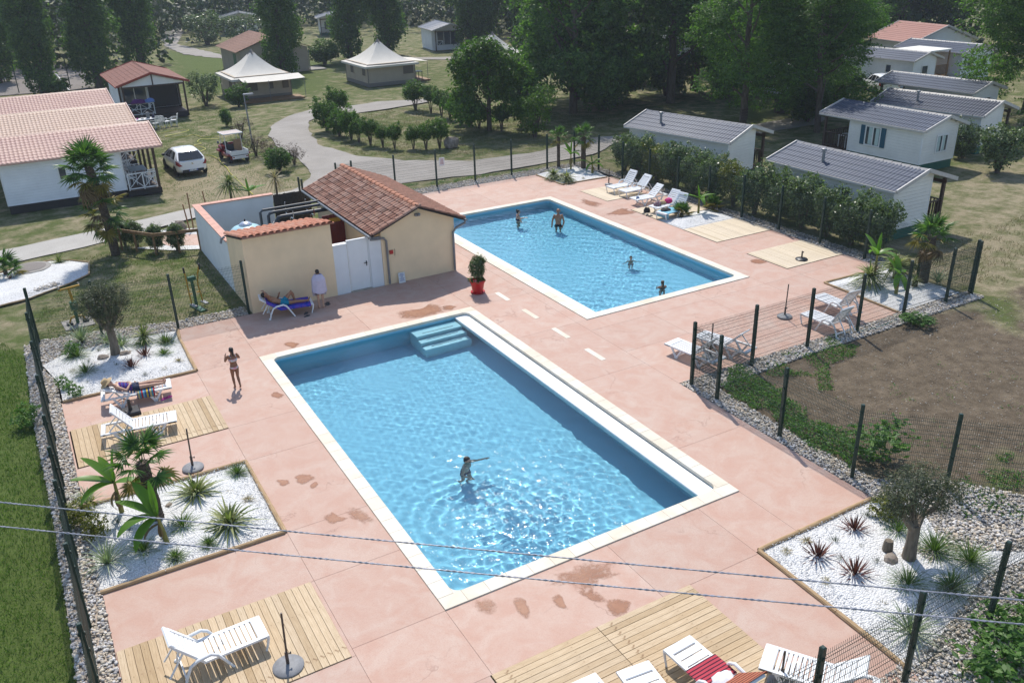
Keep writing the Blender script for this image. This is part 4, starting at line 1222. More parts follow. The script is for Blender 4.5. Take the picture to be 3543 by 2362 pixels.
# lamp under the gable, alarm box
w_ = MB().box(-0.10, -0.10, -0.05, 0.10, 0.0, 0.05); w_.bar((0, -0.05, -0.02), (0.02, -0.2, 0.06), 0.10, 0.07)
tag(w_.obj('wall_lamp', MAT['zinc'], None, False, (12.98, 30.495, 2.62)), 'grey floodlight high on the cream gable wall', 'lamp')
a_ = thing('alarm_box', 'red alarm box with hanging cord beside the downpipe', 'alarm', (11.78, 30.49, 1.32))
MB().bbox(-0.07, -0.06, -0.075, 0.07, 0, 0.075).obj('case', MAT['red_paint'], a_)
MB().tube([(0.14, -0.02, 0.1), (0.15, -0.03, 0.03), (0.14, -0.02, -0.18)], 0.008, 5).obj('cord', MAT['ink'], a_)
c_ = at('e', 970, 940)
sg = thing('notice_board', 'white notice board leaning on the cream wall', 'sign', (c_.x, 30.42, 0.0))
bo = MB().box(-0.14, -0.01, 0, 0.14, 0.01, 0.42).obj('board', MAT['plate_white'], sg, False, (0, -0.05, 0.0), (R(-9), 0, 0))
for k in range(7):
    w = random.uniform(0.04, 0.11)
    MB().box(-w, -0.013, 0.36 - 0.045 * k, w, -0.0105, 0.375 - 0.045 * k).obj('print', MAT['blue_ink'], bo)
# walled yard beside it
YD = thing('yard_wall', 'cream and white walled enclosure with sloping tile strip', 'wall', (6.2, 30.5, 0))
oy = lambda m: [setattr(m, 'v', [(a - 6.2, b - 30.5, c) for a, b, c in m.v]), m][1]
m = MB()
m.extr([(30.5, -0.05), (33.2, -0.05), (33.2, 2.28), (30.5, 2.86)], (6.2, 0, 0), (0, 1, 0), (0, 0, 1), (1, 0, 0), 0.2)
m.extr([(30.5, -0.05), (33.2, -0.05), (33.2, 2.28), (30.5, 2.86)], (9.27, 0, 0), (0, 1, 0), (0, 0, 1), (1, 0, 0), 0.2)
m.box(6.4, 30.5, -0.05, 9.27, 30.7, 2.84)
o = oy(m).obj('front_wall', MAT['render_cream'], YD); fix_normals(o.data)
oy(MB().box(6.2, 33.203, -0.05, 6.4, 39.4, 2.02)).obj('side_wall', MAT['render_white'], YD)
oy(MB().box(6.403, 39.2, -0.05, 9.65, 39.4, 2.02)).obj('back_wall', MAT['render_white'], YD)
for k in range(12):
    oy(MB().bbox(6.14, 33.25 + 0.518 * k, 2.022, 6.46, 33.25 + 0.518 * (k + 1) - 0.005, 2.065, 0.006)).obj('cap_tile', MAT['wall_cap'], YD)
for k in range(7):
    oy(MB().bbox(6.465 + 0.46 * k, 39.14, 2.022, 6.465 + 0.46 * (k + 1) - 0.005, 39.46, 2.066, 0.006)).obj('cap_tile', MAT['wall_cap'], YD)
m = MB().add([(6.15, 30.4, 2.86), (9.5, 30.4, 2.86), (9.5, 33.3, 2.24), (6.15, 33.3, 2.24), (6.15, 30.4, 2.90), (9.5, 30.4, 2.90), (9.5, 33.3, 2.28), (6.15, 33.3, 2.28)],
             [(0, 3, 2, 1), (4, 5, 6, 7), (0, 1, 5, 4), (1, 2, 6, 5), (2, 3, 7, 6), (3, 0, 4, 7)])
oy(m).obj('roof_board', MAT['dark_wood'], YD)
for c in range(14):
    for r in range(6):
        inst('tile', TILE_N, YD, (-0.05 + 0.12 + 0.243 * c, 2.85 - 0.49 * r, 2.325 + 0.1045 * r), (0, -math.atan2(0.62, 2.9) + R(2.5), R(-90)), (1.36, 1.2, 1.1))
for k in range(8):
    inst('edge_tile', TILE_N, YD, (-0.02 + 0.425 * k, -0.10, 2.90), (0, R(2), 0), (1.0, 0.9, 0.9))
oy(MB().tube([(6.18, 33.4, 2.18), (6.05, 33.4, 2.12), (6.0, 33.38, 1.95)], 0.05, 8)).obj('spout', MAT['zinc'], YD, True)
# white wall with door
DW = thing('white_wall', 'white rendered wall around the white door', 'wall', (9.47, 30.5, 0))
od = lambda m: [setattr(m, 'v', [(a - 9.47, b - 30.5, c) for a, b, c in m.v]), m][1]
od(MB().box(9.475, 30.52, -0.03, 10.02, 30.70, 1.93)).obj('wall_panel', MAT['render_white'], DW)
od(MB().bbox(9.475, 30.49, 1.932, 10.04, 30.74, 1.985, 0.008)).obj('wall_cap', MAT['white_paint'], DW)
od(MB().box(10.92, 30.54, -0.03, 11.415, 30.70, 1.98)).obj('wall_panel', MAT['render_white'], DW)
DR = thing('door', 'plain white door with black handle in the white wall', 'door', (10.05, 30.56, 0))
MB().box(0, 0, 0, 0.05, 0.1, 2.06).obj('frame', MAT['white_paint'], DR); MB().box(0.82, 0, 0, 0.865, 0.1, 2.06).obj('frame', MAT['white_paint'], DR); MB().box(0.053, 0, 2.01, 0.817, 0.1, 2.06).obj('frame', MAT['white_paint'], DR)
MB().box(0.055, 0.02, 0.03, 0.815, 0.06, 2.007).obj('leaf', MAT['white_plastic'], DR)
h_ = MB().box(0.70, 0.005, 0.93, 0.735, 0.02, 1.13); h_.bar((0.72, 0.0, 1.07), (0.72, -0.045, 1.07), 0.02); h_.bar((0.735, -0.045, 1.07), (0.60, -0.045, 1.07), 0.022)
h_.obj('handle', MAT['ink'], DR)
MB().bbox(0.0, -0.12, -0.02, 0.86, 0.1, 0.024, 0.004).obj('sill', MAT['stone_edge'], DR)
# dark boards closing the yard, red shed door
SB = thing('board_screen', 'dark brown board screen at the back of the yard', 'screen', (9.68, 39.2, 0))
for k in range(15):
    MB().box(0.115 * k, 0, -0.02, 0.115 * k + 0.108, 0.03 + 0.004 * (k % 2), 2.0 + random.uniform(-0.02, 0.02)).obj('board', MAT['dark_wood'], SB)
RD = thing('red_door', 'dark red boarded door standing open in the yard', 'door', (10.45, 34.6, 0))
for k in range(8):
    MB().box(0.118 * k, 0, 0.02, 0.118 * k + 0.113, 0.045 + 0.004 * (k % 2), 1.98).obj('board', MAT['red_wood'], RD)
MB().box(0.28, -0.014, 1.66, 0.78, -0.002, 1.84).obj('name_plate', MAT['yellow_paint'], RD)
# filter tank and pipes
TK = thing('filter_tank', 'pale blue domed filter tank with chrome lid', 'tank', (7.35, 34.9, 0))
MB().lathe([(0.72, 0), (0.80, 0.1), (0.82, 0.9), (0.80, 1.55), (0.70, 1.82), (0.50, 2.0), (0.26, 2.09), (0.02, 2.11)], 28).obj('body', MAT['tank_blue'], TK, True)
MB().lathe([(0.26, 2.08), (0.27, 2.12), (0.21, 2.17), (0.10, 2.22), (0.02, 2.23)], 20).obj('lid', MAT['chrome'], TK, True)
MB().lathe([(0.03, 2.21), (0.03, 2.31), (0.01, 2.33)], 8).obj('valve', MAT['black_plastic'], TK, True)
for k in range(12):
    MB().lathe([(0.018, 2.10), (0.018, 2.15)], 6, (0.235 * math.cos(TAU * k / 12), 0.235 * math.sin(TAU * k / 12), 0)).obj('lid_bolt', MAT['ink'], TK)
PI = thing('pipe_rack', 'dark plastic pool pipes with elbows running into the pump house', 'pipes', (9.0, 36.0, 0))
op = lambda m: [setattr(m, 'v', [(a - 9.0, b - 36.0, c) for a, b, c in m.v]), m][1]
op(MB().tube([(8.6, 36.1, 0.2), (8.6, 36.1, 1.95), (8.68, 36.1, 2.05), (8.85, 36.1, 2.08), (11.3, 36.1, 2.08)], 0.062, 10)).obj('pipe', MAT['pvc_dark'], PI, True)
op(MB().tube([(8.85, 35.75, 0.4), (8.85, 35.75, 1.8), (8.92, 35.75, 1.9), (9.05, 35.75, 1.93), (11.3, 35.75, 1.93)], 0.085, 10)).obj('pipe', MAT['pvc_dark'], PI, True)
op(MB().tube([(8.35, 36.4, 1.2), (8.35, 36.4, 2.06), (8.45, 36.36, 2.16), (11.3, 36.35, 2.18)], 0.055, 10)).obj('pipe', MAT['pvc_dark'], PI, True)
op(MB().tube([(8.1, 35.5, 1.5), (8.4, 35.5, 1.62), (8.7, 35.8, 1.66), (9.0, 36.0, 1.6)], 0.07, 10)).obj('elbow', MAT['pvc_dark'], PI, True)
op(MB().tube([(8.2, 35.2, 1.2), (8.5, 35.3, 1.7), (8.7, 35.7, 1.75)], 0.06, 10)).obj('elbow', MAT['pvc_dark'], PI, True)
for x in (9.5, 10.4):
    op(MB().bar((x, 35.5, 1.8), (x, 36.6, 1.8), 0.03).bar((x, 35.5, 1.8), (x, 35.5, 2.15), 0.03).bar((x, 36.6, 1.8), (x, 36.6, 2.3), 0.03).bar((x, 36.0, -0.02), (x, 36.0, 1.8), 0.04)).obj('bracket', MAT['chrome'], PI)
op(MB().lathe([(0.2, 0.0), (0.2, 0.5), (0.12, 0.6)], 14, (8.5, 35.7, 0.0))).obj('pump', MAT['black_plastic'], PI, True)

# ------------------------------------------------------------------ sun loungers
def shared(fn):
    cache = {}
    def g(*a):
        if a not in cache: cache[a] = fn(*a)
        return cache[a]
    return g
@shared
def slat_mesh(w, l, t=0.018):
    return MB().bbox(-w / 2, -l / 2, -t, w / 2, l / 2, 0, 0.004).mesh('slat', MAT['white_plastic'])
@shared
def lmesh(kind, what):
    m = MB(); W = 0.33
    if kind == 'arm':
        if what == 'seat':
            for s in (-1, 1): m.bar((0.02, s * (W - 0.035), 0.335), (1.22, s * (W - 0.035), 0.335), 0.07, 0.045)
            m.bbox(0.0, -W, 0.31, 0.20, W, 0.362, 0.012); m.bbox(1.10, -W + 0.07, 0.32, 1.22, W - 0.07, 0.358, 0.01)
            m.bar((0.03, -W, 0.315), (0.03, W, 0.315), 0.03, 0.07)
        elif what == 'leg':
            m.tube([(0.05, 0, 0.34), (0.02, 0, 0.30), (0.05, 0, 0.15), (0.10, 0, 0.0)], [0.030, 0.030, 0.024, 0.022], 6)
        elif what == 'arm':
            m.tube([(0.72, 0, 0.0), (0.86, 0, 0.25), (0.97, 0, 0.43), (1.08, 0, 0.50), (1.32, 0, 0.47), (1.45, 0, 0.40), (1.56, 0, 0.16), (1.60, 0, 0.0)], [0.026, 0.028, 0.032, 0.034, 0.034, 0.030, 0.027, 0.026], 8)
        elif what == 'brace':
            m.bar((0, -W - 0.02, 0), (0, W + 0.02, 0), 0.03)
        elif what == 'back':
            for s in (-1, 1): m.bar((0, s * (W - 0.04), 0.0), (0.70, s * (W - 0.06), 0.0), 0.075, 0.045)
            m.bbox(0.66, -W + 0.04, -0.025, 0.80, W - 0.04, 0.03, 0.015)
        elif what == 'foot':
            m.sphere((1.61, 0, 0.03), 0.045, 8, 6)
    else:
        if what == 'seat':
            for s in (-1, 1): m.bar((0.02, s * (W - 0.03), 0.33), (1.90, s * (W - 0.03), 0.33), 0.06, 0.05)
            m.bbox(0.0, -W, 0.305, 0.24, W, 0.358, 0.014); m.bbox(1.84, -W, 0.305, 1.96, W, 0.355, 0.014)
            m.bar((1.12, -W, 0.325), (1.12, W, 0.325), 0.06, 0.04)
        elif what == 'leg':
            m.bar((-0.20, 0, 0.31), (0.0, 0, 0.0), 0.045, 0.055); m.bar((0.20, 0, 0.31), (0.0, 0, 0.0), 0.045, 0.055); m.box(-0.05, -0.03, 0.0, 0.05, 0.03, 0.02)
        elif what == 'brace':
            m.bar((0, -W, 0), (0, W, 0), 0.03)
        elif what == 'back':
            for s in (-1, 1): m.bar((0, s * (W - 0.09), 0.0), (0.68, s * (W - 0.10), 0.0), 0.06, 0.035)
            m.bbox(0.64, -W + 0.06, -0.02, 0.76, W - 0.06, 0.022, 0.012)
    return m.mesh(what, MAT['white_plastic'], 35)
def lounger(label, kind, foot, head, ba=45, group='white plastic sun loungers', k=None, zpx=0.34, slots=9, z0=0.0, long_back=False):
    p, q = (at(k, *foot, zpx), at(k, *head, zpx)) if k else (Vector(foot), Vector(head))
    a = math.atan2(q.y - p.y, q.x - p.x)
    T = thing('sun_lounger', label, 'sun lounger', (p.x, p.y, z0), a, group)
    W = 0.33
    seat = inst('seat', lmesh(kind, 'seat'), T)
    x0, x1 = (0.215, 1.09) if kind == 'arm' else (0.255, 1.08)
    pw = (x1 - x0) / slots
    for i in range(slots):
        inst('slat', slat_mesh(round(pw - 0.022, 4), 2 * W - 0.13 if kind == 'arm' else 2 * W - 0.11), seat, (x0 + pw * (i + 0.5), 0, 0.352))
    if kind == 'arm':
        for s in (-1, 1):
            inst('leg', lmesh(kind, 'leg'), T, (0, s * (W - 0.02), 0)); inst('armrest', lmesh(kind, 'arm'), T, (0, s * (W + 0.035), 0))
            inst('foot', lmesh(kind, 'foot'), T, (0, s * (W + 0.035), 0))
        hx = 1.20
    else:
        for s in (-1, 1):
            for x in (0.50, 1.42): inst('leg', lmesh(kind, 'leg'), T, (x, s * (W - 0.025), 0))
        hx = 1.14
    for bx, bz in (((0.85, 0.22), (1.56, 0.15)) if kind == 'arm' else ((0.50, 0.06), (1.42, 0.06))): inst('brace', lmesh(kind, 'brace'), T, (bx, 0, bz))
    b = inst('backrest', lmesh(kind, 'back'), T, (hx, 0, 0.35), (0, -R(ba), 0))
    if long_back:
        for i in range(6):
            inst('slat', slat_mesh(0.56, 0.062), b, (0.37, -0.20 + 0.08 * i, 0.012))
    else:
        for i in range(6):
            inst('slat', slat_mesh(0.082, 2 * W - (0.15 if kind == 'arm' else 0.24)), b, (0.075 + 0.105 * i, 0, 0.012))
    L = 0.55
    for s in (-1, 1):
        MB().bar((hx + 0.45 * math.cos(R(ba)), s * (W - 0.12), 0.35 + 0.45 * math.sin(R(ba)) - 0.02), (hx + 0.62, s * (W - 0.08), 0.22 if kind == 'arm' else 0.33), 0.028).obj('back_strut', MAT['white_plastic'], T)
    return T
LG = {}
def lg(key, *a, **kw): LG[key] = lounger(*a, **kw); return LG[key]
lg('man', 'white lounger with a blue towel in the shade of the cream wall', 'arm', (2118, 668), (1880, 705), 34, k='d')
lg('woman', 'white lounger holding the person in the straw hat', 'vee', (1855, 860), (1215, 985), 22, k='n')
lg('deck', 'empty white lounger on the deck beside the square black parasol base', 'vee', (1915, 1215), (1220, 1350), 52, k='n')
lg('near', 'white lounger beside the round grey base on the plank deck', 'arm', (1490, 1245), (1130, 1390), 50, k='h')
lg('low', 'white lounger at the deck seam with bare slats', 'vee', (440, 830), (700, 1180), 25, k='r', slots=4)
lg('low2', 'white lounger standing left of the other bare one on the deck seam', 'vee', (10, 940), (290, 1290), 25, k='r', slots=4)
lg('red', 'white lounger with a red striped towel on the plank deck', 'arm', (800, 640), (1100, 900), 42, k='r', slots=5)
lg('end', 'white lounger reaching past the edge of the plank deck', 'vee', (1500, 745), (1960, 890), 40, k='r', slots=10)
lg('field1', 'white lounger with its foot towards the pale inlay stones', 'vee', (630, 1232), (800, 1300), 48, k='f')
lg('field2', 'white lounger whose head sits beside the leaning fence panel wires', 'vee', (820, 1182), (1000, 1240), 45, k='f')
lg('bed1', 'white lounger with armrests touching the log edge of the palm bed', 'arm', (1625, 920), (1745, 970), 58, k='f')
lg('bed2', 'white lounger with armrests in front of its twin near the palm bed', 'arm', (1550, 1035), (1690, 1090), 58, k='f')
lg('far1', 'white lounger with solid seat on the pale deck beside the bare pole', 'arm', (215, 193), (325, 170), 55, k='f')
lg('far2', 'white lounger with lengthwise back slats on the pale deck', 'arm', (300, 218), (415, 195), 48, k='f', long_back=True)
lg('far3', 'white lounger with blue flip flops lying on its foot end', 'vee', (375, 272), (490, 250), 42, k='f')
lg('far4', 'white lounger with bags and a pink cloth on its seat', 'vee', (510, 328), (640, 292), 50, k='f')
lg('far5', 'white lounger draped with a light blue towel', 'arm', (560, 368), (680, 335), 62, k='f')

# ------------------------------------------------------------------ parasol stands
def stand(label, base, k=None, h=1.2, r=0.27, kind='round', mat='base_resin', tilt=0.03):
    p = at(k, *base) if k else Vector(base)
    T = thing('parasol_base', label, 'parasol base', (p.x, p.y, 0.024))
    if kind == 'round':
        MB().lathe([(r, 0), (r, 0.025), (r * 0.93, 0.045), (r * 0.55, 0.065), (0.06, 0.085)], 28).obj('base', MAT[mat], T, True)
        MB().lathe([(0.032, 0.08), (0.032, 0.34), (0.026, 0.36)], 10).obj('socket', MAT['pole_steel'], T, True)
        MB().bar((0.03, 0, 0.30), (0.085, 0, 0.30), 0.016).bar((0.08, 0, 0.275), (0.08, 0, 0.325), 0.02).obj('clamp_screw', MAT['ink'], T)
        if h > 0.4: MB().tube([(0, 0, 0.08), (tilt * h, 0.01, h)], 0.020, 8).obj('pole', MAT['pole_steel'], T, True)
    else:
        MB().bbox(-0.25, -0.25, 0, 0.25, 0.25, 0.10, 0.03).obj('base', MAT['black_plastic'], T)
        MB().lathe([(0.06, 0.1), (0.045, 0.2), (0.04, 0.38), (0.05, 0.385), (0.05, 0.42), (0.035, 0.42), (0.03, 0.3)], 12).obj('socket', MAT['black_plastic'], T, True)
        MB().lathe([(0.035, 0.095), (0.035, 0.125), (0.02, 0.13)], 8, (-0.13, -0.05, 0)).obj('plug', MAT['black_plastic'], T)
    return T
stand('square black parasol base with short tube between two loungers', (1425, 1190), 'n', kind='square')
stand('round parasol base with tall pole behind the yucca bed', (1090, 360), 'h', 1.15)
stand('large round grey parasol base with tall pole on the plank deck', (1628, 1480), 'h', 1.25, 0.29)
stand('black parasol base with short pole alone on a pale deck', (1515, 685), 'f', 0.36, 0.25, mat='black_plastic')
stand('round parasol base with pole between the fence and two pairs of loungers', (1400, 1073), 'f', 1.2, 0.26)
stand('round parasol base with pole squeezed between the pair of bare loungers', (895, 1345), 'f', 1.15, 0.26)
stand('round parasol base with thin pole beside the far white loungers', (1972, 1255) , 'b', 0.9, 0.22)
stand('round parasol base with pole behind the lounger past the deck edge', (1645, 985), 'r', 0.75, 0.24)
# ------------------------------------------------------------------ chalets, mobile homes
def siding(m, a, b, z0, top, board=0.16, lip=0.028):
    """lapped boards from a to b (xy), up to height top(t); outward normal is to the right of a->b"""
    a, b = Vector((*a, 0)), Vector((*b, 0))
    d = (b - a); L = d.length; d.normalize()
    n = Vector((d.y, -d.x, 0))
    tops = [top(0.0), top(1.0)]
    zmax = max(top(t / 20) for t in range(21))
    z = z0
    while z < zmax - 0.01:
        z1 = min(z + board, zmax)
        ts = [t / 40 for t in range(41) if top(t / 40) > z + 0.02]
        if not ts: break
        t0, t1 = ts[0], ts[-1]
        if t1 - t0 > 0.02:
            p, q = a + d * L * t0, a + d * L * t1
            zt = max(z + 0.01, z1 - 0.020)
            m.add([p + n * lip + Vector((0, 0, z)), q + n * lip + Vector((0, 0, z)), q + n * lip * 0.8 + Vector((0, 0, zt)), p + n * lip * 0.8 + Vector((0, 0, zt)), p + Vector((0, 0, z)), q + Vector((0, 0, z)), p + Vector((0, 0, zt)), q + Vector((0, 0, zt)), p + Vector((0, 0, z1)), q + Vector((0, 0, z1))],
                  [(0, 1, 2, 3), (4, 5, 1, 0), (3, 2, 7, 6), (6, 7, 9, 8)])
        z = z1
def roof_sheet(m, p0, p1, q0, q1, wave=0.19, step=0.36, res=5, amp=0.013):
    """pressed-tile sheet; p0-p1 along the eave, q0-q1 along the ridge"""
    p0, p1, q0, q1 = map(Vector, (p0, p1, q0, q1))
    L = (p1 - p0).length; S = (q0 - p0).length
    n = (p1 - p0).cross(q0 - p0).normalized()
    if n.z < 0: n = -n
    nu = max(8, int(L / wave * res)); steps = max(2, int(S / step))
    rows = []
    for r in range(steps):
        rows += [(r / steps, 1.0), ((r + 1) / steps - 0.0005, 0.0)]
    vs = []
    for v, hi in rows:
        for i in range(nu + 1):
            u = i / nu
            w = math.cos(TAU * u * L / wave)
            vs.append(p0.lerp(p1, u).lerp(q0.lerp(q1, u), v) + n * (0.03 + amp * w + 0.015 * hi))
    fs = []
    for j in range(len(rows) - 1):
        for i in range(nu):
            a = j * (nu + 1) + i
            fs.append((a, a + 1, a + nu + 2, a + nu + 1))
    m.add(vs, fs)
def window(P, face, pos, z, w, h, fp, shut=None, n=1, frame='white_paint', glass='window_glass', curtain=False):
    """framed window set on a wall of footprint fp"""
    x0, x1, y0, y1 = fp
    if face == 'L': o, u, nn = (x0, pos, z), Vector((0, 1, 0)), Vector((-1, 0, 0))
    elif face == 'R': o, u, nn = (x1, pos, z), Vector((0, 1, 0)), Vector((1, 0, 0))
    elif face == 'F': o, u, nn = (pos, y0, z), Vector((1, 0, 0)), Vector((0, -1, 0))
    else: o, u, nn = (pos, y1, z), Vector((1, 0, 0)), Vector((0, 1, 0))
    o = Vector(o); up = Vector((0, 0, 1)); wo = 0.0 if frame == 'canvas_wall' else 0.028
    def slab(m, a0, a1, b0, b1, d0, d1):
        c = [o + u * a + up * b + nn * (d + wo) for d in (d0, d1) for a, b in ((a0, b0), (a1, b0), (a1, b1), (a0, b1))]
        m.add(c, [(0, 3, 2, 1), (4, 5, 6, 7), (0, 1, 5, 4), (1, 2, 6, 5), (2, 3, 7, 6), (3, 0, 4, 7)])
    m = MB(); t = 0.07
    slab(m, -w / 2 - t, w / 2 + t, -t, 0, 0, 0.05); slab(m, -w / 2 - t, w / 2 + t, h, h + t, 0, 0.05)
    slab(m, -w / 2 - t, -w / 2, 0.001, h - 0.001, 0, 0.05); slab(m, w / 2, w / 2 + t, 0.001, h - 0.001, 0, 0.05)
    for k in range(1, n): slab(m, -w / 2 + w * k / n - 0.03, -w / 2 + w * k / n + 0.03, 0.001, h - 0.001, 0.001, 0.045)
    W = m.obj('window', MAT[frame], P); fix_normals(W.data)
    for k in range(n):
        m = MB(); slab(m, -w / 2 + w * k / n + 0.002 + 0.03 * (k > 0), -w / 2 + w * (k + 1) / n - 0.002 - 0.03 * (k < n - 1), 0.002, h - 0.002, 0.013, 0.022)
        g = m.obj('pane', MAT[glass], W); fix_normals(g.data)
        if curtain:
            m = MB(); slab(m, -w / 2 + w * k / n + 0.05 + 0.0 * k, -w / 2 + w * k / n + w / n * 0.62, 0.02, h - 0.02, 0.0225, 0.025)
            g = m.obj('curtain', MAT['curtain'], W); fix_normals(g.data)
    if shut:
        for s in (-1, 1):
            m = MB(); slab(m, s * (w / 2 + t + 0.16) - 0.15, s * (w / 2 + t + 0.16) + 0.15, -0.05, h + 0.05, 0.0, 0.045)
            g = m.obj('shutter', MAT[shut], P); fix_normals(g.data)
def railing(P, a, b, z, style, h=0.9, mat='brown_wood'):
    a, b = Vector((*a, z)), Vector((*b, z))
    L = (b - a).length; d = (b - a) / L
    m = MB()
    if style == 'bars':
        m.bar(a + Vector((0, 0, h)), b + Vector((0, 0, h)), 0.07, 0.05); m.bar(a + Vector((0, 0, 0.1)), b + Vector((0, 0, 0.1)), 0.05, 0.05)
        n = max(2, int(L / 0.16))
        for k in range(n + 1):
            p = a + d * L * k / n
            m.bar(p + Vector((0, 0, 0.1)), p + Vector((0, 0, h)), 0.045)
    else:
        n = max(1, round(L / 0.85))
        m.bar(a + Vector((0, 0, h)), b + Vector((0, 0, h)), 0.07, 0.05); m.bar(a + Vector((0, 0, 0.08)), b + Vector((0, 0, 0.08)), 0.06, 0.05)
        for k in range(n + 1):
            p = a + d * L * k / n
            m.bar(p, p + Vector((0, 0, h)), 0.06)
        for k in range(n):
            p, q = a + d * L * k / n, a + d * L * (k + 1) / n
            m.bar(p + Vector((0, 0, 0.1)), q + Vector((0, 0, h - 0.03)), 0.055, 0.03); m.bar(q + Vector((0.004, 0.004, 0.1)), p + Vector((0.004, 0.004, h - 0.03)), 0.055, 0.03)
    return m.obj('railing', MAT[mat], P)
def house(name, label, cat, loc, rz, W, L, eave, ridge, fp, roof='slate_sheet', wall='siding_cream', trim='trim_pale', skirt='teal_skirt', zf=0.42,
          rx=None, posts=(), rails=(), windows=(), chimney=None, deck=None, style='bars', post_mat='brown_wood', rail_mat='brown_wood', gable='B', group=None, board=0.16, wave=0.19, res=5, doors=()):
    H = thing(name, label, cat, loc, rz, group)
    rx = rx if rx is not None else W / 2
    x0, x1, y0, y1 = fp
    m = MB()
    zr = lambda x: (eave + (ridge - eave) * (x / rx) if x < rx else eave + (ridge - eave) * ((W - x) / (W - rx))) - 0.07
    siding(m, (x0, y1), (x0, y0), zf, lambda t: zr(x0), board); siding(m, (x1, y0), (x1, y1), zf, lambda t: zr(x1), board)
    siding(m, (x0, y0), (x1, y0), zf, lambda t: zr(x0 + (x1 - x0) * t), board); siding(m, (x1, y1), (x0, y1), zf, lambda t: zr(x1 + (x0 - x1) * t), board)
    m.obj('wall', MAT[wall], H)
    for cx, cy in ((x0, y0), (x1, y0), (x0, y1), (x1, y1)):
        MB().bar((cx, cy, zf), (cx, cy, zr(cx)), 0.07).obj('corner_board', MAT['white_paint'], H)
    if skirt:
        MB().box(x0 + 0.02, y0 + 0.02, -0.05, x1 - 0.02, y1 - 0.02, zf).obj('skirt', MAT[skirt], H)  # in gloom: an added dark box painting the shaded gap under a chalet
    m = MB()
    roof_sheet(m, (-0.12, -0.15, eave), (-0.12, L + 0.15, eave), (rx, -0.15, ridge), (rx, L + 0.15, ridge), wave, res=res)
    roof_sheet(m, (W + 0.12, -0.15, eave), (W + 0.12, L + 0.15, eave), (rx, -0.15, ridge), (rx, L + 0.15, ridge), wave, res=res)
    r = m.obj('roof', MAT[roof], H)
    m = MB()
    m.add([(-0.1, -0.1, eave - 0.03), (rx, -0.1, ridge - 0.03), (rx, L + 0.1, ridge - 0.03), (-0.1, L + 0.1, eave - 0.03), (W + 0.1, -0.1, eave - 0.03), (W + 0.1, L + 0.1, eave - 0.03)], [(0, 3, 2, 1), (1, 2, 5, 4)])
    m.obj('soffit', MAT['white_paint'], r)
    m = MB(); n = int((L + 0.3) / 0.45)
    for k in range(n):
        ya, yb = -0.17 + (L + 0.34) * k / n, -0.17 + (L + 0.34) * (k + 1) / n
        m.add([(rx - 0.13, ya, ridge + 0.035 - 0.13 * (ridge - eave) / rx), (rx, ya, ridge + 0.085), (rx + 0.13, ya, ridge + 0.035 - 0.13 * (ridge - eave) / (W - rx)),
               (rx - 0.13, yb, ridge + 0.022 - 0.13 * (ridge - eave) / rx), (rx, yb, ridge + 0.07), (rx + 0.13, yb, ridge + 0.022 - 0.13 * (ridge - eave) / (W - rx))], [(0, 1, 4, 3), (1, 2, 5, 4)])
    m.obj('ridge_cap', MAT[roof], r)
    for ya in (-0.19, L + 0.19):
        for xa, xb in ((-0.12, rx), (W + 0.12, rx)):
            MB().bar((xa, ya, eave + 0.02), (xb, ya, ridge + 0.02), 0.05, 0.17).obj('verge_board', MAT[trim], r)
    for xa in (-0.16, W + 0.16):
        MB().bar((xa, -0.17, eave - 0.02), (xa, L + 0.17, eave - 0.02), 0.06, 0.09).obj('gutter', MAT[trim], r)
    if deck:
        a, b, c, d = deck
        MB().box(a, b, 0.0, c, d, zf - 0.11).obj('deck_base', MAT[skirt or 'gloom'], H)
        D = MB(); n = max(2, int((d - b) / 0.14))
        for k in range(n):
            y = b + (d - b) * k / n
            D.box(a - 0.02, y + 0.004, zf - 0.11 + 0.002, c + 0.02, y + (d - b) / n - 0.004, zf - 0.08)
        D.obj('deck_floor', MAT['brown_wood'] if post_mat == 'brown_wood' else MAT['post_wood'], H)['kind'] = 'stuff'
    for px_, py_ in posts:
        MB().bar((px_, py_, 0.0), (px_, py_, zr(px_) + 0.02), 0.13).obj('porch_post', MAT[post_mat], H)
    if posts:
        xs_ = sorted({p[0] for p in posts}); ys_ = sorted({p[1] for p in posts})
        if len(ys_) > 1 and len(xs_) == 1: MB().bar((xs_[0], ys_[0] - 0.1, eave - 0.16), (xs_[0], ys_[-1] + 0.1, eave - 0.16), 0.09, 0.14).obj('porch_beam', MAT[post_mat], H)
        elif len(xs_) > 1: MB().bar((xs_[0] - 0.1, ys_[-1] if len(ys_) == 1 else ys_[-1], eave - 0.16), (xs_[-1] + 0.1, ys_[-1], eave - 0.16), 0.09, 0.14).obj('porch_beam', MAT[post_mat], H)
    for a, b in rails: railing(H, a, b, zf - 0.08, style, mat=rail_mat)
    for w in windows: window(H, *w[:5], fp, *w[5:])
    for (face, pos, w, h) in doors:
        window(H, face, pos, zf + 0.03, w, h, fp, None, 2, 'white_paint', 'window_glass')
    if chimney:
        cx, cy = chimney
        MB().lathe([(0.07, 0), (0.07, 0.62), (0.12, 0.63), (0.12, 0.72), (0.05, 0.75)], 10, (cx, cy, zr(cx))).obj('chimney_pipe', MAT['zinc'], r, True)
    return H
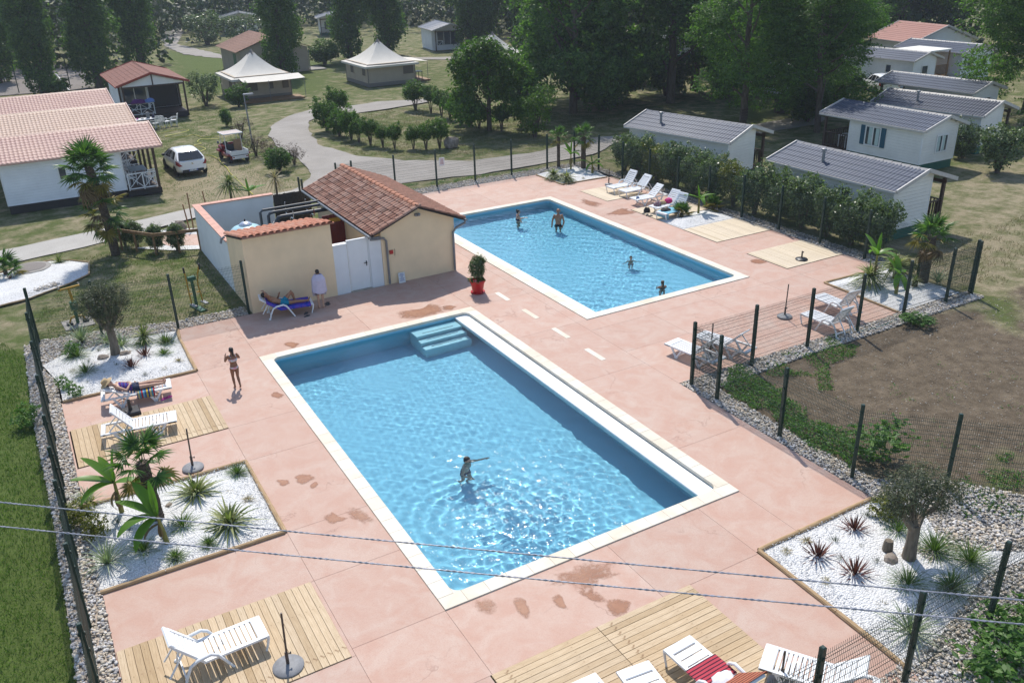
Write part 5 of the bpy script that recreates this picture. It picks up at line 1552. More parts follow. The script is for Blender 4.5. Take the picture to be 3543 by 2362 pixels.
# mobile homes beside the hedge
PORCH_R = dict(W=3.75, L=7.1, eave=2.22, ridge=2.86, rx=1.85, fp=(0.12, 2.5, 0.1, 7.0), deck=(2.55, 0.15, 3.7, 5.5),
               posts=[(3.62, 0.25), (3.62, 2.9), (3.62, 5.4)], rails=[((2.6, 0.25), (3.62, 0.25)), ((3.62, 0.25), (3.62, 2.9))],
               windows=[('L', 5.85, 1.25, 0.42, 0.55), ('L', 3.95, 1.25, 0.42, 0.50), ('L', 2.55, 1.2, 0.42, 0.60)], chimney=(0.75, 4.6))
MH1 = house('mobile_home', 'cream mobile home with slate grey roof and flue right behind the hedge', 'mobile home', (31.7, 23.2, 0), 0, skirt='teal_skirt', group='mobile homes behind the hedge', **PORCH_R)
p_ = at('c', 335, 1000, 2.0)
P0 = dict(PORCH_R); P0.update(windows=[('L', 3.7, 1.2, 0.42, 0.62), ('L', 5.9, 1.2, 0.42, 0.55)], chimney=(0.8, 5.3))
MH0 = house('mobile_home', 'cream mobile home beside the acacia tree at the end of the hedge', 'mobile home', (32.85, 34.5, 0), R(11.5), group='mobile homes behind the hedge', **P0)
MH2 = house('mobile_home', 'cream mobile home with teal shutters and teal skirt', 'mobile home', (42.95, 30.2, 0), 0, 3.5, 7.0, 2.3, 2.9, (0.1, 3.0, 0.1, 5.0), rx=1.85,
            deck=(0.1, 5.05, 3.0, 7.0), posts=[(0.2, 6.9), (2.9, 6.9)], rails=[((0.2, 5.2), (0.2, 6.9)), ((0.2, 6.9), (2.9, 6.9))], group='mobile homes behind the hedge',
            windows=[('L', 3.3, 1.0, 0.95, 1.0, 'teal_shutter', 2, 'white_paint', 'window_glass', True), ('F', 1.75, 1.0, 0.85, 0.85, None, 2, 'white_paint', 'window_glass', True), ('B', 0.9, 0.6, 0.6, 1.5, 'teal_shutter', 1)], doors=())
MH3 = house('mobile_home', 'cream mobile home with dark blue roof behind the one with teal shutters', 'mobile home', (49.5, 31.2, 0), R(6.0), roof='blue_sheet', group='mobile homes behind the hedge', **PORCH_R)
MH4 = house('mobile_home', 'cream mobile home with teal shutters under the overhanging tree branches', 'mobile home', (56.25, 36.4, 0), R(2), 3.5, 7.4, 2.25, 2.8, (0.1, 3.0, 0.1, 5.2), wall='siding_cream',
            deck=(0.1, 5.25, 3.0, 7.3), posts=[(0.2, 7.2), (2.9, 7.2)], rails=[((0.2, 5.3), (0.2, 7.2))], group='mobile homes behind the hedge',
            windows=[('L', 2.6, 1.0, 0.95, 0.9, 'teal_shutter', 2, 'white_paint', 'window_glass', True), ('L', 4.7, 1.0, 0.6, 0.9, 'teal_shutter', 1), ('F', 1.7, 1.0, 0.9, 0.8, None, 2)], res=3)
MH5 = house('mobile_home', 'white mobile home with white flat porch canopy and brown rail', 'mobile home', (67.6, 49.6, 0), R(0), 3.6, 7.6, 2.2, 2.8, (0.1, 3.0, 0.1, 7.4), wall='siding_white', skirt='siding_white',
            windows=[('L', 2.5, 1.1, 0.5, 0.6), ('F', 1.6, 1.0, 0.7, 0.7)], res=3)
aw = at('c', 1600, 370, 2.5)
m = MB().bbox(3.3, 1.2, 2.55, 6.6, 4.6, 2.68, 0.02); m.obj('porch_canopy', MAT['awning_white'], MH5)
for y in (1.3, 4.5): MB().bar((6.45, y, 0), (6.45, y, 2.55), 0.1).obj('porch_post', MAT['post_wood'], MH5)
MB().box(3.1, 1.2, 0, 6.6, 4.6, 0.4).obj('porch_floor', MAT['post_wood'], MH5)
railing(MH5, (3.2, 1.25), (6.5, 1.25), 0.4, 'bars', 0.95, 'post_wood')
MH6 = house('mobile_home', 'pale mobile home with dark porch windows behind the white canopy', 'mobile home', (74.6, 49.9, 0), R(0), 4.5, 7.0, 2.3, 2.9, (0.1, 4.4, 0.1, 6.9), wall='siding_white', skirt='siding_white',
            windows=[('F', 1.2, 0.9, 0.7, 1.0), ('F', 3.2, 0.9, 0.6, 1.0)], res=3)
MH7 = house('chalet', 'pale chalet with red tile roof at the far right', 'chalet', (76.8, 56.8, 0), R(-12), 7.5, 6.5, 2.5, 3.9, (0.3, 7.2, 0.3, 6.2), roof='rust_sheet', wall='siding_white', skirt='siding_white', wave=0.34, res=4)
MH8 = house('mobile_home', 'mobile home half hidden by trees with a white canopy roof', 'mobile home', (56.8, 52.8, 0), R(-6), 3.4, 6.5, 2.1, 2.6, (0.1, 3.2, 0.1, 6.4), wall='siding_white', skirt='siding_white', res=3)
MB().bbox(-0.6, -0.8, 2.35, 4.6, 3.0, 2.48, 0.02).obj('porch_canopy', MAT['awning_white'], MH8)
# three white chalets on the left
CH = dict(cat='chalet', W=7.1, L=9.7, eave=2.62, ridge=3.34, fp=(0.2, 6.85, 1.9, 7.7), zf=0.40, skirt='gloom', wall='siding_white', trim='trim_salmon', deck=(0.2, 7.75, 6.95, 9.5),  # gloom skirt: shadow gap below the walls put in as colour
          posts=[(0.3, 9.4), (2.4, 9.4), (4.6, 9.4), (6.85, 9.4)], rails=[((6.85, 7.85), (6.85, 9.4)), ((0.3, 7.9), (0.3, 9.4))], style='cross', rail_mat='white_paint',
          windows=[('R', 4.75, 1.45, 0.32, 0.62)], doors=[('B', 2.2, 1.5, 1.75), ('B', 5.0, 0.9, 1.75)], group='white chalets with pressed tile roofs', wave=0.21, board=0.14)
CC1 = house('chalet', label='white chalet with salmon roof beside the tall fan palm', loc=(-2.9, 58.25, 0), rz=R(-90), roof='salmon_sheet', **CH)
CC2 = house('chalet', label='white chalet with ochre roof between two salmon roofed ones', loc=(-3.0, 66.45, 0), rz=R(-90), roof='ochre_sheet', **CH)
CC3 = house('chalet', label='white chalet with salmon roof nearest the tennis court', loc=(-3.2, 74.75, 0), rz=R(-90), roof='salmon_sheet', **CH)
# brown-roofed chalet, gable to the front
CR = house('chalet', 'chalet with brown felt roof and dark deep porch', 'chalet', (8.0, 76.4, 0), 0, 5.3, 9.5, 2.75, 3.6, (0.35, 5.0, 3.0, 9.4), roof='felt_brown', wall='siding_white', trim='barge_red', skirt='gloom', zf=0.5,
           deck=(0.3, 0.1, 5.0, 2.95), posts=[(0.35, 0.2), (5.0, 0.2), (0.35, 2.85), (5.0, 2.85)], rails=[((0.4, 0.2), (2.45, 0.2))], style='cross', rail_mat='white_paint', doors=[('F', 1.5, 1.8, 1.9)], wave=1.2, res=2)
MB().extr([(0.35, 2.68), (2.65, 2.68), (2.65, 3.44), (0.35, 2.76)], (0, 0.12, 0), (1, 0, 0), (0, 0, 1), (0, 1, 0), 0.05).obj('gable_panel', MAT['white_paint'], CR)
MB().extr([(2.66, 2.68), (5.0, 2.68), (5.0, 2.76), (2.66, 3.44)], (0, 0.12, 0), (1, 0, 0), (0, 0, 1), (0, 1, 0), 0.05).obj('gable_panel', MAT['white_paint'], CR)
MB().bar((2.65, 0.1, 2.66), (2.65, 0.1, 3.5), 0.09).obj('king_post', MAT['brown_wood'], CR)
MB().bar((0.3, 0.16, 2.62), (5.05, 0.16, 2.62), 0.1, 0.12).obj('porch_beam', MAT['brown_wood'], CR)
MB().box(2.6, 2.93, 0.52, 4.9, 2.985, 2.5).obj('dark_panel', MAT['gloom'], CR)  # flat near-black panel at the back of the porch
# far cabins
house('cabin', 'far cream cabin with dark blue roof behind the rounded shrubs', 'cabin', (33.2, 152, 0), R(-12), 6.0, 5.0, 2.6, 3.3, (0.3, 5.7, 1.6, 4.8), roof='blue_sheet', windows=[('F', 2.0, 0.9, 1.6, 1.2, 'teal_shutter', 2), ('F', 4.6, 0.9, 0.7, 1.2)], posts=[(0.3, 0.1), (5.7, 0.1)], res=2, wave=0.4)
house('cabin', 'far cream cabin with blue roof and green base between poplars', 'cabin', (44.8, 138, 0), R(-14), 5.5, 5.0, 2.6, 3.3, (0.3, 5.2, 1.2, 4.8), roof='blue_sheet', windows=[('F', 1.6, 0.9, 1.3, 1.1, None, 2)], rails=[((0.3, 0.1), (5.2, 0.1))], posts=[(0.3, 0.1), (5.2, 0.1)], res=2, wave=0.4)
house('cabin', 'white cabin with grey roof and glazed porch near the second tent', 'cabin', (49.0, 105.5, 0), R(-10), 4.6, 7.0, 2.5, 3.2, (0.2, 4.4, 1.6, 6.8), roof='slate_sheet', wall='siding_white', skirt='siding_white', windows=[('F', 2.2, 0.6, 2.6, 1.6, None, 3)], posts=[(0.3, 0.1), (4.3, 0.1)], rails=[((0.3, 0.1), (1.2, 0.1))], style='cross', rail_mat='white_paint', res=2, wave=0.3)
house('cabin', 'pale cabin glimpsed between dark poplar trunks', 'cabin', (66, 112, 0), R(-14), 5.0, 6.0, 2.6, 3.3, (0.2, 4.8, 1.2, 5.8), roof='blue_sheet', wall='siding_white', windows=[('F', 2.2, 0.8, 1.4, 1.2, None, 2)], res=2, wave=0.4)
house('cabin', 'pale cabin in the deep shade beyond the great trees', 'cabin', (64, 78, 0), R(-10), 5.0, 7.0, 2.6, 3.3, (0.2, 4.8, 1.2, 6.8), roof='slate_sheet', wall='siding_white', windows=[('F', 2.2, 0.8, 1.4, 1.2, None, 2)], res=2, wave=0.4)
# cream block with tile roof behind the first tent
SB_ = thing('sanitary_block', 'beige rendered block with tile roof behind the poplar and tent', 'building', (22.7, 98.6, 0))
m = MB(); m.extr([(0.3, -0.05), (7.7, -0.05), (7.7, 2.5), (3.9, 3.75), (0.3, 2.5)], (0, 0, 0), (1, 0, 0), (0, 0, 1), (0, 1, 0), 9.0)
o = m.obj('wall', MAT['render_beige'], SB_); fix_normals(o.data)
m = MB(); roof_sheet(m, (-0.2, -0.4, 2.42), (-0.2, 9.3, 2.42), (3.9, -0.4, 3.85), (3.9, 9.3, 3.85), 0.28, 0.4, 4, 0.03); roof_sheet(m, (8.2, -0.4, 2.42), (8.2, 9.3, 2.42), (3.9, -0.4, 3.85), (3.9, 9.3, 3.85), 0.28, 0.4, 4, 0.03)
m.obj('roof', MAT['old_tile'], SB_)
MB().box(-0.0 + 0.27, 2.0, 0.0, 0.30, 3.2, 2.1).obj('door', MAT['green_paint'], SB_); MB().box(5.0, -0.03, 0.0, 6.0, -0.002, 2.1).obj('door', MAT['render_white'], SB_)
MB().tube([(7.95, -0.3, 2.4), (7.75, -0.1, 2.1), (7.75, -0.08, 0)], 0.05, 6).obj('downpipe', MAT['zinc'], SB_)
MB().box(7.8, -0.2, -0.03, 9.6, 3.0, 0.05).obj('slab', MAT['concrete'], SB_)

# ------------------------------------------------------------------ canvas tents
def tent(label, x0, y0, w, d, awn, wins):
    T = thing('canvas_tent', label, 'tent', (x0, y0, 0), 0, 'white canvas tents')
    m = MB(); m.box(0, 0, 0.32, w, d, 2.05); m.obj('wall', MAT['canvas_wall'], T)
    MB().box(-0.02, -0.02, -0.02, w + 0.02, d + 0.02, 0.318).obj('skirt', MAT['canvas_grey'], T)
    for cx, cy in ((0, 0), (w, 0), (0, d), (w, d)): MB().bar((cx, cy, 0), (cx, cy, 2.0), 0.08).obj('corner_pole', MAT['canvas_grey'], T)
    ov = 0.35; ax, ay, az = w / 2, d / 2, 4.0
    m = MB(); n = 10
    cs = [(-ov, -ov), (w + ov, -ov), (w + ov, d + ov), (-ov, d + ov)]
    for q in range(4):
        a, b = cs[q], cs[(q + 1) % 4]
        def fn(u, v):
            t = v * 0.93
            ex, ey = a[0] + (b[0] - a[0]) * u, a[1] + (b[1] - a[1]) * u
            sag = -0.12 * math.sin(math.pi * u) * (1 - v) * 0.4
            z = 1.9 + (az - 1.9) * (0.30 * t + 0.70 * t ** 2.1) + sag
            return (ex + (ax - ex) * t, ey + (ay - ey) * t, z)
        m.grid(n, n, fn)
    R_ = m.obj('roof', MAT['canvas'], T, True)
    m = MB()
    for q in range(4):
        a, b = cs[q], cs[(q + 1) % 4]
        m.add([(a[0], a[1], 1.9), (b[0], b[1], 1.9), (b[0], b[1], 1.72), (a[0], a[1], 1.72)], [(0, 1, 2, 3)])
    m.obj('valance', MAT['canvas'], R_)
    MB().lathe([(0.42, 3.62), (0.25, 3.78), (0.05, 4.05), (0.01, 4.10)], 4, (ax, ay, 0)).obj('peak_cap', MAT['canvas_grey'], R_)
    fpx = (0, w, 0, d)
    for wn_ in wins: window(T, *wn_, fpx, None, 1, 'canvas_wall', 'mesh_window')
    if awn == 'front':
        m = MB(); m.grid(8, 4, lambda u, v: (0.3 + (w + 0.5) * u, -0.1 - 1.9 * v, 1.98 - 0.22 * v - 0.05 * math.sin(math.pi * u) * v)); m.obj('awning', MAT['canvas'], T, True)
        for x in (0.4, w * 0.5, w + 0.7): MB().bar((x, -1.95, 0), (x, -1.95, 1.78), 0.035).obj('awning_pole', MAT['zinc'], T)
        MB().box(0.1, -2.0, -0.02, w + 0.6, -0.05, 0.10).obj('floor', MAT['post_wood'], T)
    elif awn == 'right':
        m = MB(); m.grid(6, 6, lambda u, v: (w + 0.05 + 1.7 * v, 0.6 + (d - 1.8) * u, 2.02 - 0.2 * v)); m.obj('awning', MAT['canvas'], T, True)
        for y in (0.7, d - 1.4): MB().bar((w + 1.7, y, 0), (w + 1.7, y, 1.82), 0.035).obj('awning_pole', MAT['zinc'], T)
        MB().box(w + 0.03, 0.5, -0.02, w + 1.9, d - 1.0, 0.10).obj('floor', MAT['post_wood'], T)
    return T
tent('white canvas tent with front awning beside the street lamp', 18.2, 81.5, 5.0, 5.6, 'front', [('L', 1.6, 0.9, 1.2, 0.8), ('F', 1.3, 0.75, 1.3, 0.75), ('F', 3.2, 0.8, 0.35, 0.65), ('F', 4.5, 0.75, 0.6, 0.75)])
tent('white canvas tent with side awning behind the clipped shrubs', 30.85, 81.8, 4.9, 6.0, 'right', [('L', 1.0, 0.95, 0.9, 0.8), ('L', 4.2, 0.95, 0.9, 0.8), ('F', 4.2, 0.9, 1.1, 0.75)])
tent('white canvas tent half hidden behind the round tree', 42.6, 80.0, 5.0, 5.6, 'right', [('F', 4.3, 0.9, 1.2, 0.75), ('F', 2.0, 0.9, 1.0, 0.75)])
# ------------------------------------------------------------------ foliage
def leaf_cloud(centers, spread, per, size, rg, asp=0.5, up=0.25, flat=1.0, out=None):
    """leaf-sized faces gathered round clump centres -> (V, F)"""
    C = np.repeat(np.asarray(centers, float), per, 0)
    n = len(C)
    P = C + rg.normal(0, 1, (n, 3)) * np.asarray(spread) * (0.4 + 0.6 * rg.random((n, 1)))
    N = rg.normal(0, 1, (n, 3)); N[:, 2] = np.abs(N[:, 2]) * flat + up
    if out is not None: N += out * (P - np.asarray(centers).mean(0)) / (np.linalg.norm(P - np.asarray(centers).mean(0), axis=1, keepdims=True) + 1e-6)
    N /= np.linalg.norm(N, axis=1, keepdims=True)
    T = rg.normal(0, 1, (n, 3)); T -= N * (T * N).sum(1, keepdims=True); T /= np.linalg.norm(T, axis=1, keepdims=True)
    B = np.cross(N, T)
    s = (size * (0.6 + 0.8 * rg.random(n)))[:, None]
    V = np.stack([P - T * s * 0.5, P + B * s * asp * 0.5 + N * s * 0.06, P + T * s * 0.5, P - B * s * asp * 0.5 + N * s * 0.06], 1).reshape(-1, 3)
    F = np.arange(4 * n).reshape(-1, 4)
    return V, F
def shell_pts(lobes, n, rg, inner=0.35):
    vol = np.array([l[3] * l[4] * l[5] for l in lobes]) ** (2 / 3)
    k = rg.choice(len(lobes), n, p=vol / vol.sum())
    L = np.array(lobes)[k]
    d = rg.normal(0, 1, (n, 3)); d /= np.linalg.norm(d, axis=1, keepdims=True)
    r = (inner + (1 - inner) * rg.random((n, 1)) ** 0.45)
    return L[:, :3] + d * r * L[:, 3:6]
def crown_mesh(name, lobes, clumps, per, spread, size, mat, seed, asp=0.5, inner=0.35, up=0.25, mats=None, out=0.6):
    rg = np.random.default_rng(seed)
    C = shell_pts(lobes, clumps, rg, inner)
    C = C[C[:, 2] > 0.05]
    V, F = leaf_cloud(C, spread, per, size, rg, asp, up, out=out)
    V[:, 2] = np.maximum(V[:, 2], 0.02)
    return fast_mesh(name, V, F, MAT[mat])
def branch_mesh(name, base_r, h, limbs, mat='bark', seed=0, lean=0.0):
    rg = random.Random(seed)
    m = MB()
    pts = [(0, 0, -0.1), (0.02 * h * lean, 0, h * 0.3), (rg.uniform(-.03, .03) * h + lean * 0.05 * h, rg.uniform(-.03, .03) * h, h * 0.65), (lean * 0.1 * h, 0, h)]
    m.tube(pts, [base_r * 1.25, base_r, base_r * 0.75, base_r * 0.35], 8)
    for (z, az, L, el) in limbs:
        a = Vector((0, 0, z * h))
        d = Vector((math.cos(az) * math.cos(el), math.sin(az) * math.cos(el), math.sin(el)))
        k = base_r * 0.5
        m.tube([a, a + d * L * 0.5 + Vector((0, 0, -0.03 * L)), a + d * L + Vector((0, 0, 0.12 * L))], [k, k * 0.6, k * 0.2], 6)
    return m.mesh(name, MAT[mat], True)
def limbs(n, z0, z1, L, el, seed):
    rg = random.Random(seed)
    return [(z0 + (z1 - z0) * k / max(1, n - 1), rg.uniform(0, TAU), L * rg.uniform(0.7, 1.1), R(el + rg.uniform(-12, 12))) for k in range(n)]
rg_ = random.Random(3)
def lob_poplar(h, r, seed):
    q = random.Random(seed); out = []
    for k in range(9):
        t = k / 8
        w = r * (0.55 + 0.9 * math.sin(math.pi * min(1, t * 0.85 + 0.12))) * 0.62
        out.append((q.uniform(-.3, .3) * r, q.uniform(-.3, .3) * r, h * (0.10 + 0.86 * t), w, w, h * 0.11))
    return out
POP = [crown_mesh('crown', lob_poplar(16, 2.7, s), 900, 22, (0.28, 0.28, 0.42), 0.26, 'poplar_leaf', s, 0.7, 0.45) for s in (11, 12, 13)]
POP_T = branch_mesh('trunk', 0.34, 14, limbs(14, 0.12, 0.85, 2.2, 62, 5), seed=4)
def lob_big(h, r, seed, low=0.12):
    q = random.Random(seed); out = [(0, 0, h * 0.62, r * 0.8, r * 0.8, h * 0.30)]
    for k in range(18):
        a = TAU * k / 18 * 5.4; t = q.uniform(low, 0.92)
        d = r * (0.72 * math.sin(math.pi * min(1, (t - low) / (1 - low) * 0.62 + 0.30)))
        s = r * q.uniform(0.28, 0.44)
        out.append((math.cos(a) * d, math.sin(a) * d, h * t, s, s, s * q.uniform(0.6, 0.85)))
    return out
BIG = [crown_mesh('crown', lob_big(14, 5.4, s), 1050, 23, (0.38, 0.38, 0.24), 0.29, 'dark_leaf', s, 0.6, 0.5) for s in (21, 22)]
BIG_T = branch_mesh('trunk', 0.30, 11, limbs(12, 0.15, 0.85, 4.0, 42, 6), seed=5)
ACA = [crown_mesh('crown', lob_big(13, 5.0, s, 0.13), 1500, 24, (0.42, 0.42, 0.12), 0.22, 'acacia_leaf', s, 0.42, 0.45, 0.6) for s in (31, 32)]
ACA_T = branch_mesh('trunk', 0.24, 11, limbs(11, 0.22, 0.9, 3.6, 38, 7), seed=6, lean=0.6)
ROUND = crown_mesh('crown', lob_big(6.4, 3.0, 41, 0.14), 950, 22, (0.22, 0.22, 0.18), 0.20, 'bright_leaf', 41, 0.6, 0.45)
ROUND_T = branch_mesh('trunk', 0.16, 4.6, limbs(8, 0.3, 0.9, 1.8, 48, 8), seed=7)
def lob_bush(seed, n=6):
    q = random.Random(seed); out = [(0, 0, 0.5, 0.40, 0.40, 0.42)]
    for k in range(n):
        a = TAU * k / n + q.uniform(-.4, .4); z = q.uniform(0.25, 0.78)
        out.append((math.cos(a) * 0.24, math.sin(a) * 0.24, z, q.uniform(0.2, 0.3), q.uniform(0.2, 0.3), q.uniform(0.18, 0.28)))
    return out
def bush_mesh(seed, mat, leafsz=0.075, clumps=150, per=16, sp=0.055, asp=0.5): return crown_mesh('foliage', lob_bush(seed), clumps, per, (sp, sp, sp), leafsz, mat, seed, asp, 0.55)
HEDGE = [bush_mesh(s, 'hedge_leaf', 0.058, 300, 18, 0.05, 0.5) for s in (51, 52, 53)]
HEDGE_Y = bush_mesh(54, 'yellow_leaf', 0.058, 170, 17, 0.05)
CLIP = [bush_mesh(s, 'bright_leaf', 0.07, 260, 17, 0.05) for s in (61, 62)]
CLIP_D = bush_mesh(63, 'dark_leaf', 0.07, 260, 17, 0.05)
SILV = bush_mesh(64, 'hedge_leaf', 0.05, 220, 16, 0.045)
BROWN = bush_mesh(65, 'brown_shrub', 0.07, 90, 14, 0.06, 0.2)
STEM = [(lambda m: [m.tube([(0.02 * math.cos(a), 0.02 * math.sin(a), -0.04), (0.10 * math.cos(a), 0.10 * math.sin(a), 0.30), (0.2 * math.cos(a), 0.2 * math.sin(a), 0.62)], [0.028, 0.02, 0.008], 5) for a in (0.3, 1.9, 3.1, 4.4, 5.5)] and m)(MB()).mesh('stems', MAT['bark'])][0]
def tree(name, label, loc, crown, trunk, sc=1.0, scz=1.0, rz=None, group=None, cat='tree'):
    rz = random.uniform(0, TAU) if rz is None else rz
    T = thing(name, label, cat, (loc[0], loc[1], -0.03), rz, group)
    inst('trunk', trunk, T, sc=(sc, sc, sc * scz)); inst('crown', crown, T, sc=(sc, sc, sc * scz))
    return T
def shrub(name, label, loc, me, w, h, group=None, cat='shrub', stem=True, lift=0.0, rz=None):
    T = thing(name, label, cat, (loc[0], loc[1], -0.02), random.uniform(0, TAU) if rz is None else rz, group)
    if stem: inst('stems', STEM, T, sc=(w * 0.9, w * 0.9, h))
    inst('foliage', me, T, (0, 0, lift), sc=(w, w, h - lift))
    return T
# poplars
for i, (x, y, s, lab) in enumerate([(3.7, 99.4, 1.0, 'tall poplar with its trunk at the tennis court edge'), (8.9, 100.5, 0.95, 'tall poplar right behind the brown roofed chalet'),
        (15.0, 113, 1.1, 'tall poplar behind the brown chalet beside the far lane'), (0.0, 112, 1.1, 'tall poplar standing on the far side of the tennis court'), (26.6, 95.5, 0.98, 'poplar rising between the first tent and the beige block'),
        (37.8, 105.7, 0.95, 'poplar behind the second tent next to the pampas clump'), (43.2, 106.8, 1.0, 'poplar between the second tent and the white cabin'), (53.4, 104.0, 1.0, 'poplar next to the glazed porch of the white cabin'),
        (57.8, 107.7, 1.05, 'poplar in the dark group behind the round tree, next to the cabin one'), (60.6, 102.4, 1.0, 'poplar in the dark group closest to the third tent peak'), (-8, 97, 1.0, 'poplar at the edge of the tennis court past the white chalets')]):
    tree('poplar_tree', lab, (x, y), POP[i % 3], POP_T, s * (0.90, 1.04, 0.97, 1.08)[i % 4], (1.05, 0.9, 1.12)[i % 3], group='poplars along the far lane')
# great trees in the middle and right
for i, (x, y, s, me, tr, lab) in enumerate([
        (38.6, 58.0, 0.92, 0, 'B', 'big dark tree with several stems behind the back fence road'), (42.5, 63.5, 1.05, 1, 'B', 'big dark tree deeper in the grove behind the round tree'),
        (47.5, 57.0, 1.0, 0, 'B', 'big dark tree in the grove right of the round tree'), (53.5, 61.0, 1.1, 1, 'B', 'big dark tree at the back of the grove near the shaded cabin'),
        (44.2, 45.2, 0.88, 0, 'A', 'light green acacia rising over the roadside mobile home'), (47.6, 41.6, 0.80, 1, 'A', 'acacia with drooping boughs beside the gravel road end'), (51.5, 46.5, 0.95, 0, 'A', 'acacia spreading over the white canopy roofs'),
        (54.5, 49.5, 0.9, 1, 'A', 'acacia between the two canopied mobile homes'), (59.5, 34.2, 1.0, 0, 'A', 'acacia overhanging the mobile home with the blue roof'), (64.5, 37.5, 0.95, 1, 'A', 'acacia behind the blue roofed mobile home at the picture side'),
        (65, 70, 1.15, 1, 'B', 'big dark tree towering behind the shaded cabin'), (74, 74, 1.2, 0, 'B', 'big dark tree beyond the grove on the way to the tiled chalet'), (92, 70, 1.2, 1, 'B', 'big dark tree behind the red tile chalet roof'), (84, 46, 1.0, 0, 'A', 'acacia standing beside the pale far mobile home'),
        (57, 86, 1.05, 0, 'B', 'big dark tree behind the third tent'), (70, 94, 1.15, 1, 'B', 'big dark tree in front of the cabin among poplars'), (103, 60, 1.2, 0, 'B', 'big dark tree far behind the tiled chalet')]):
    tree('broad_tree' if tr == 'B' else 'acacia_tree', lab, (x, y), (BIG if tr == 'B' else ACA)[me], BIG_T if tr == 'B' else ACA_T, s, group='great trees behind the back road')
tree('round_tree', 'round bright green tree on the grass island', (29.85, 55.7), ROUND, ROUND_T, 1.02)
shrub('round_bush', 'tall round green bush beside the back fence road', (31.3, 51.8), bush_mesh(66, 'bright_leaf', 0.045, 260, 18, 0.045), 3.1, 3.4, stem=True)
# far wood, one mass
rg2 = np.random.default_rng(77)
lobes_w = []
for k in range(190):
    if k < 120: x, y = -25 + 1.0 * k + rg2.normal(0, 2), 165 + rg2.random() * 40 - 0.35 * k
    else: x, y = -35 + 2.0 * (k - 120), 205 + rg2.random() * 25
    if 26 < x < 52 and y < 160: y += 22
    s = 4 + 3 * rg2.random()
    lobes_w.append((x, y, 3.5 + 10 * rg2.random(), s, s, 4.5))
    lobes_w.append((x + rg2.normal(0, 2), y, 2.0, s, s, 3.0))
for k in range(110):
    t = k / 110
    if k < 75: x, y = 66 + 52 * t * 1.4 + rg2.normal(0, 4), 122 - 90 * t * 1.4 + rg2.normal(0, 3)
    else: x, y = -45 + 60 * (k - 75) / 35, 128 + rg2.normal(0, 4)
    s = 4 + 2.5 * rg2.random()
    lobes_w += [(x, y, 3 + 9 * rg2.random(), s, s, 4.5), (x, y, 2.0, s, s, 3.0)]
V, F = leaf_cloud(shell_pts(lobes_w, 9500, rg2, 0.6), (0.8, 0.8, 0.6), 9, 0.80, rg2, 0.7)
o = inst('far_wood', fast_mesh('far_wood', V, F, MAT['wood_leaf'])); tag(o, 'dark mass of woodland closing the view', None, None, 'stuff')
# clipped shrubs round the grass island
gi = 'clipped shrubs round the grass island'
row1 = [(20.2, 63.0, 2.2, 2.5), (20.3, 60.6, 1.9, 2.1), (20.6, 59.0, 1.6, 2.3), (20.7, 57.8, 1.3, 1.7), (21.0, 56.4, 1.45, 1.9), (21.5, 55.4, 1.2, 1.55), (21.9, 54.3, 1.25, 1.7), (22.9, 53.5, 1.25, 1.65), (23.5, 52.8, 1.35, 1.8), (24.4, 52.6, 1.6, 2.1)]
for i, (x, y, w, h) in enumerate(row1):
    lab = ['large clipped shrub at the bend of the gravel road', 'clipped shrub second from the road bend on the island', 'tall clipped shrub third from the road bend on the island'][i] if i < 3 else ('clipped shrub on bare stems in the row curving along the road' if i < 7 else 'clipped shrub in the group of three behind the notice on the fence')
    shrub('clipped_shrub', lab, (x, y), CLIP[i % 2], w, h, gi, stem=True, lift=0.25 * h if i > 2 else 0.05)
row2 = [(23.4, 69.6, 2.0, 2.2), (29.7, 65.3, 1.6, 2.3), (29.6, 63.1, 1.5, 2.2), (29.6, 61.6, 1.4, 2.1), (29.6, 59.6, 1.7, 2.3), (29.8, 58.4, 1.4, 2.0), (29.7, 57.0, 1.6, 2.1), (30.4, 54.9, 1.3, 2.0), (32.4, 55.5, 1.3, 1.9)]
for i, (x, y, w, h) in enumerate(row2):
    shrub('clipped_shrub', 'clipped shrub standing alone by the side lane on the island' if i == 0 else 'dark clipped shrub on thin stems in the row under the round tree', (x, y), CLIP_D if i else CLIP[0], w, h, gi, lift=0.3 * h if i else 0.05)
shrub('pollard_willow', 'pollarded shrub with light shoots on a short thick trunk', (29.2, 67.2), CLIP[1], 2.3, 2.6, lift=0.6)
# hedge along the fence
hed = [(30.15, 22.5, 1.7, 2.3), (30.25, 23.9, 2.0, 2.5), (30.3, 25.3, 1.8, 2.3), (30.3, 26.7, 2.0, 2.45), (30.35, 28.2, 1.9, 2.5), (30.3, 29.7, 2.1, 2.4), (30.3, 31.2, 1.9, 2.5), (30.3, 32.7, 2.1, 2.5), (30.3, 34.2, 2.0, 2.3), (30.4, 35.7, 2.1, 2.4), (30.3, 37.2, 2.0, 2.2), (30.3, 38.8, 2.0, 2.3), (30.5, 40.4, 1.9, 2.1)]
for i, (x, y, w, h) in enumerate(hed):
    yel = i in (6, 10)
    lab = 'yellow tinged bush in the hedge behind the small banana bed' if i == 6 else 'yellow tinged bush near the far end of the hedge' if i == 10 else 'last bush of the hedge by the palm and banana bed' if i == 0 else 'last bush of the hedge by the gravel road' if i == 12 else 'grey green bush in the hedge along the wire fence'
    shrub('hedge_bush', lab, (x, y), HEDGE_Y if yel else HEDGE[i % 3], w, h, 'hedge bushes along the fence')
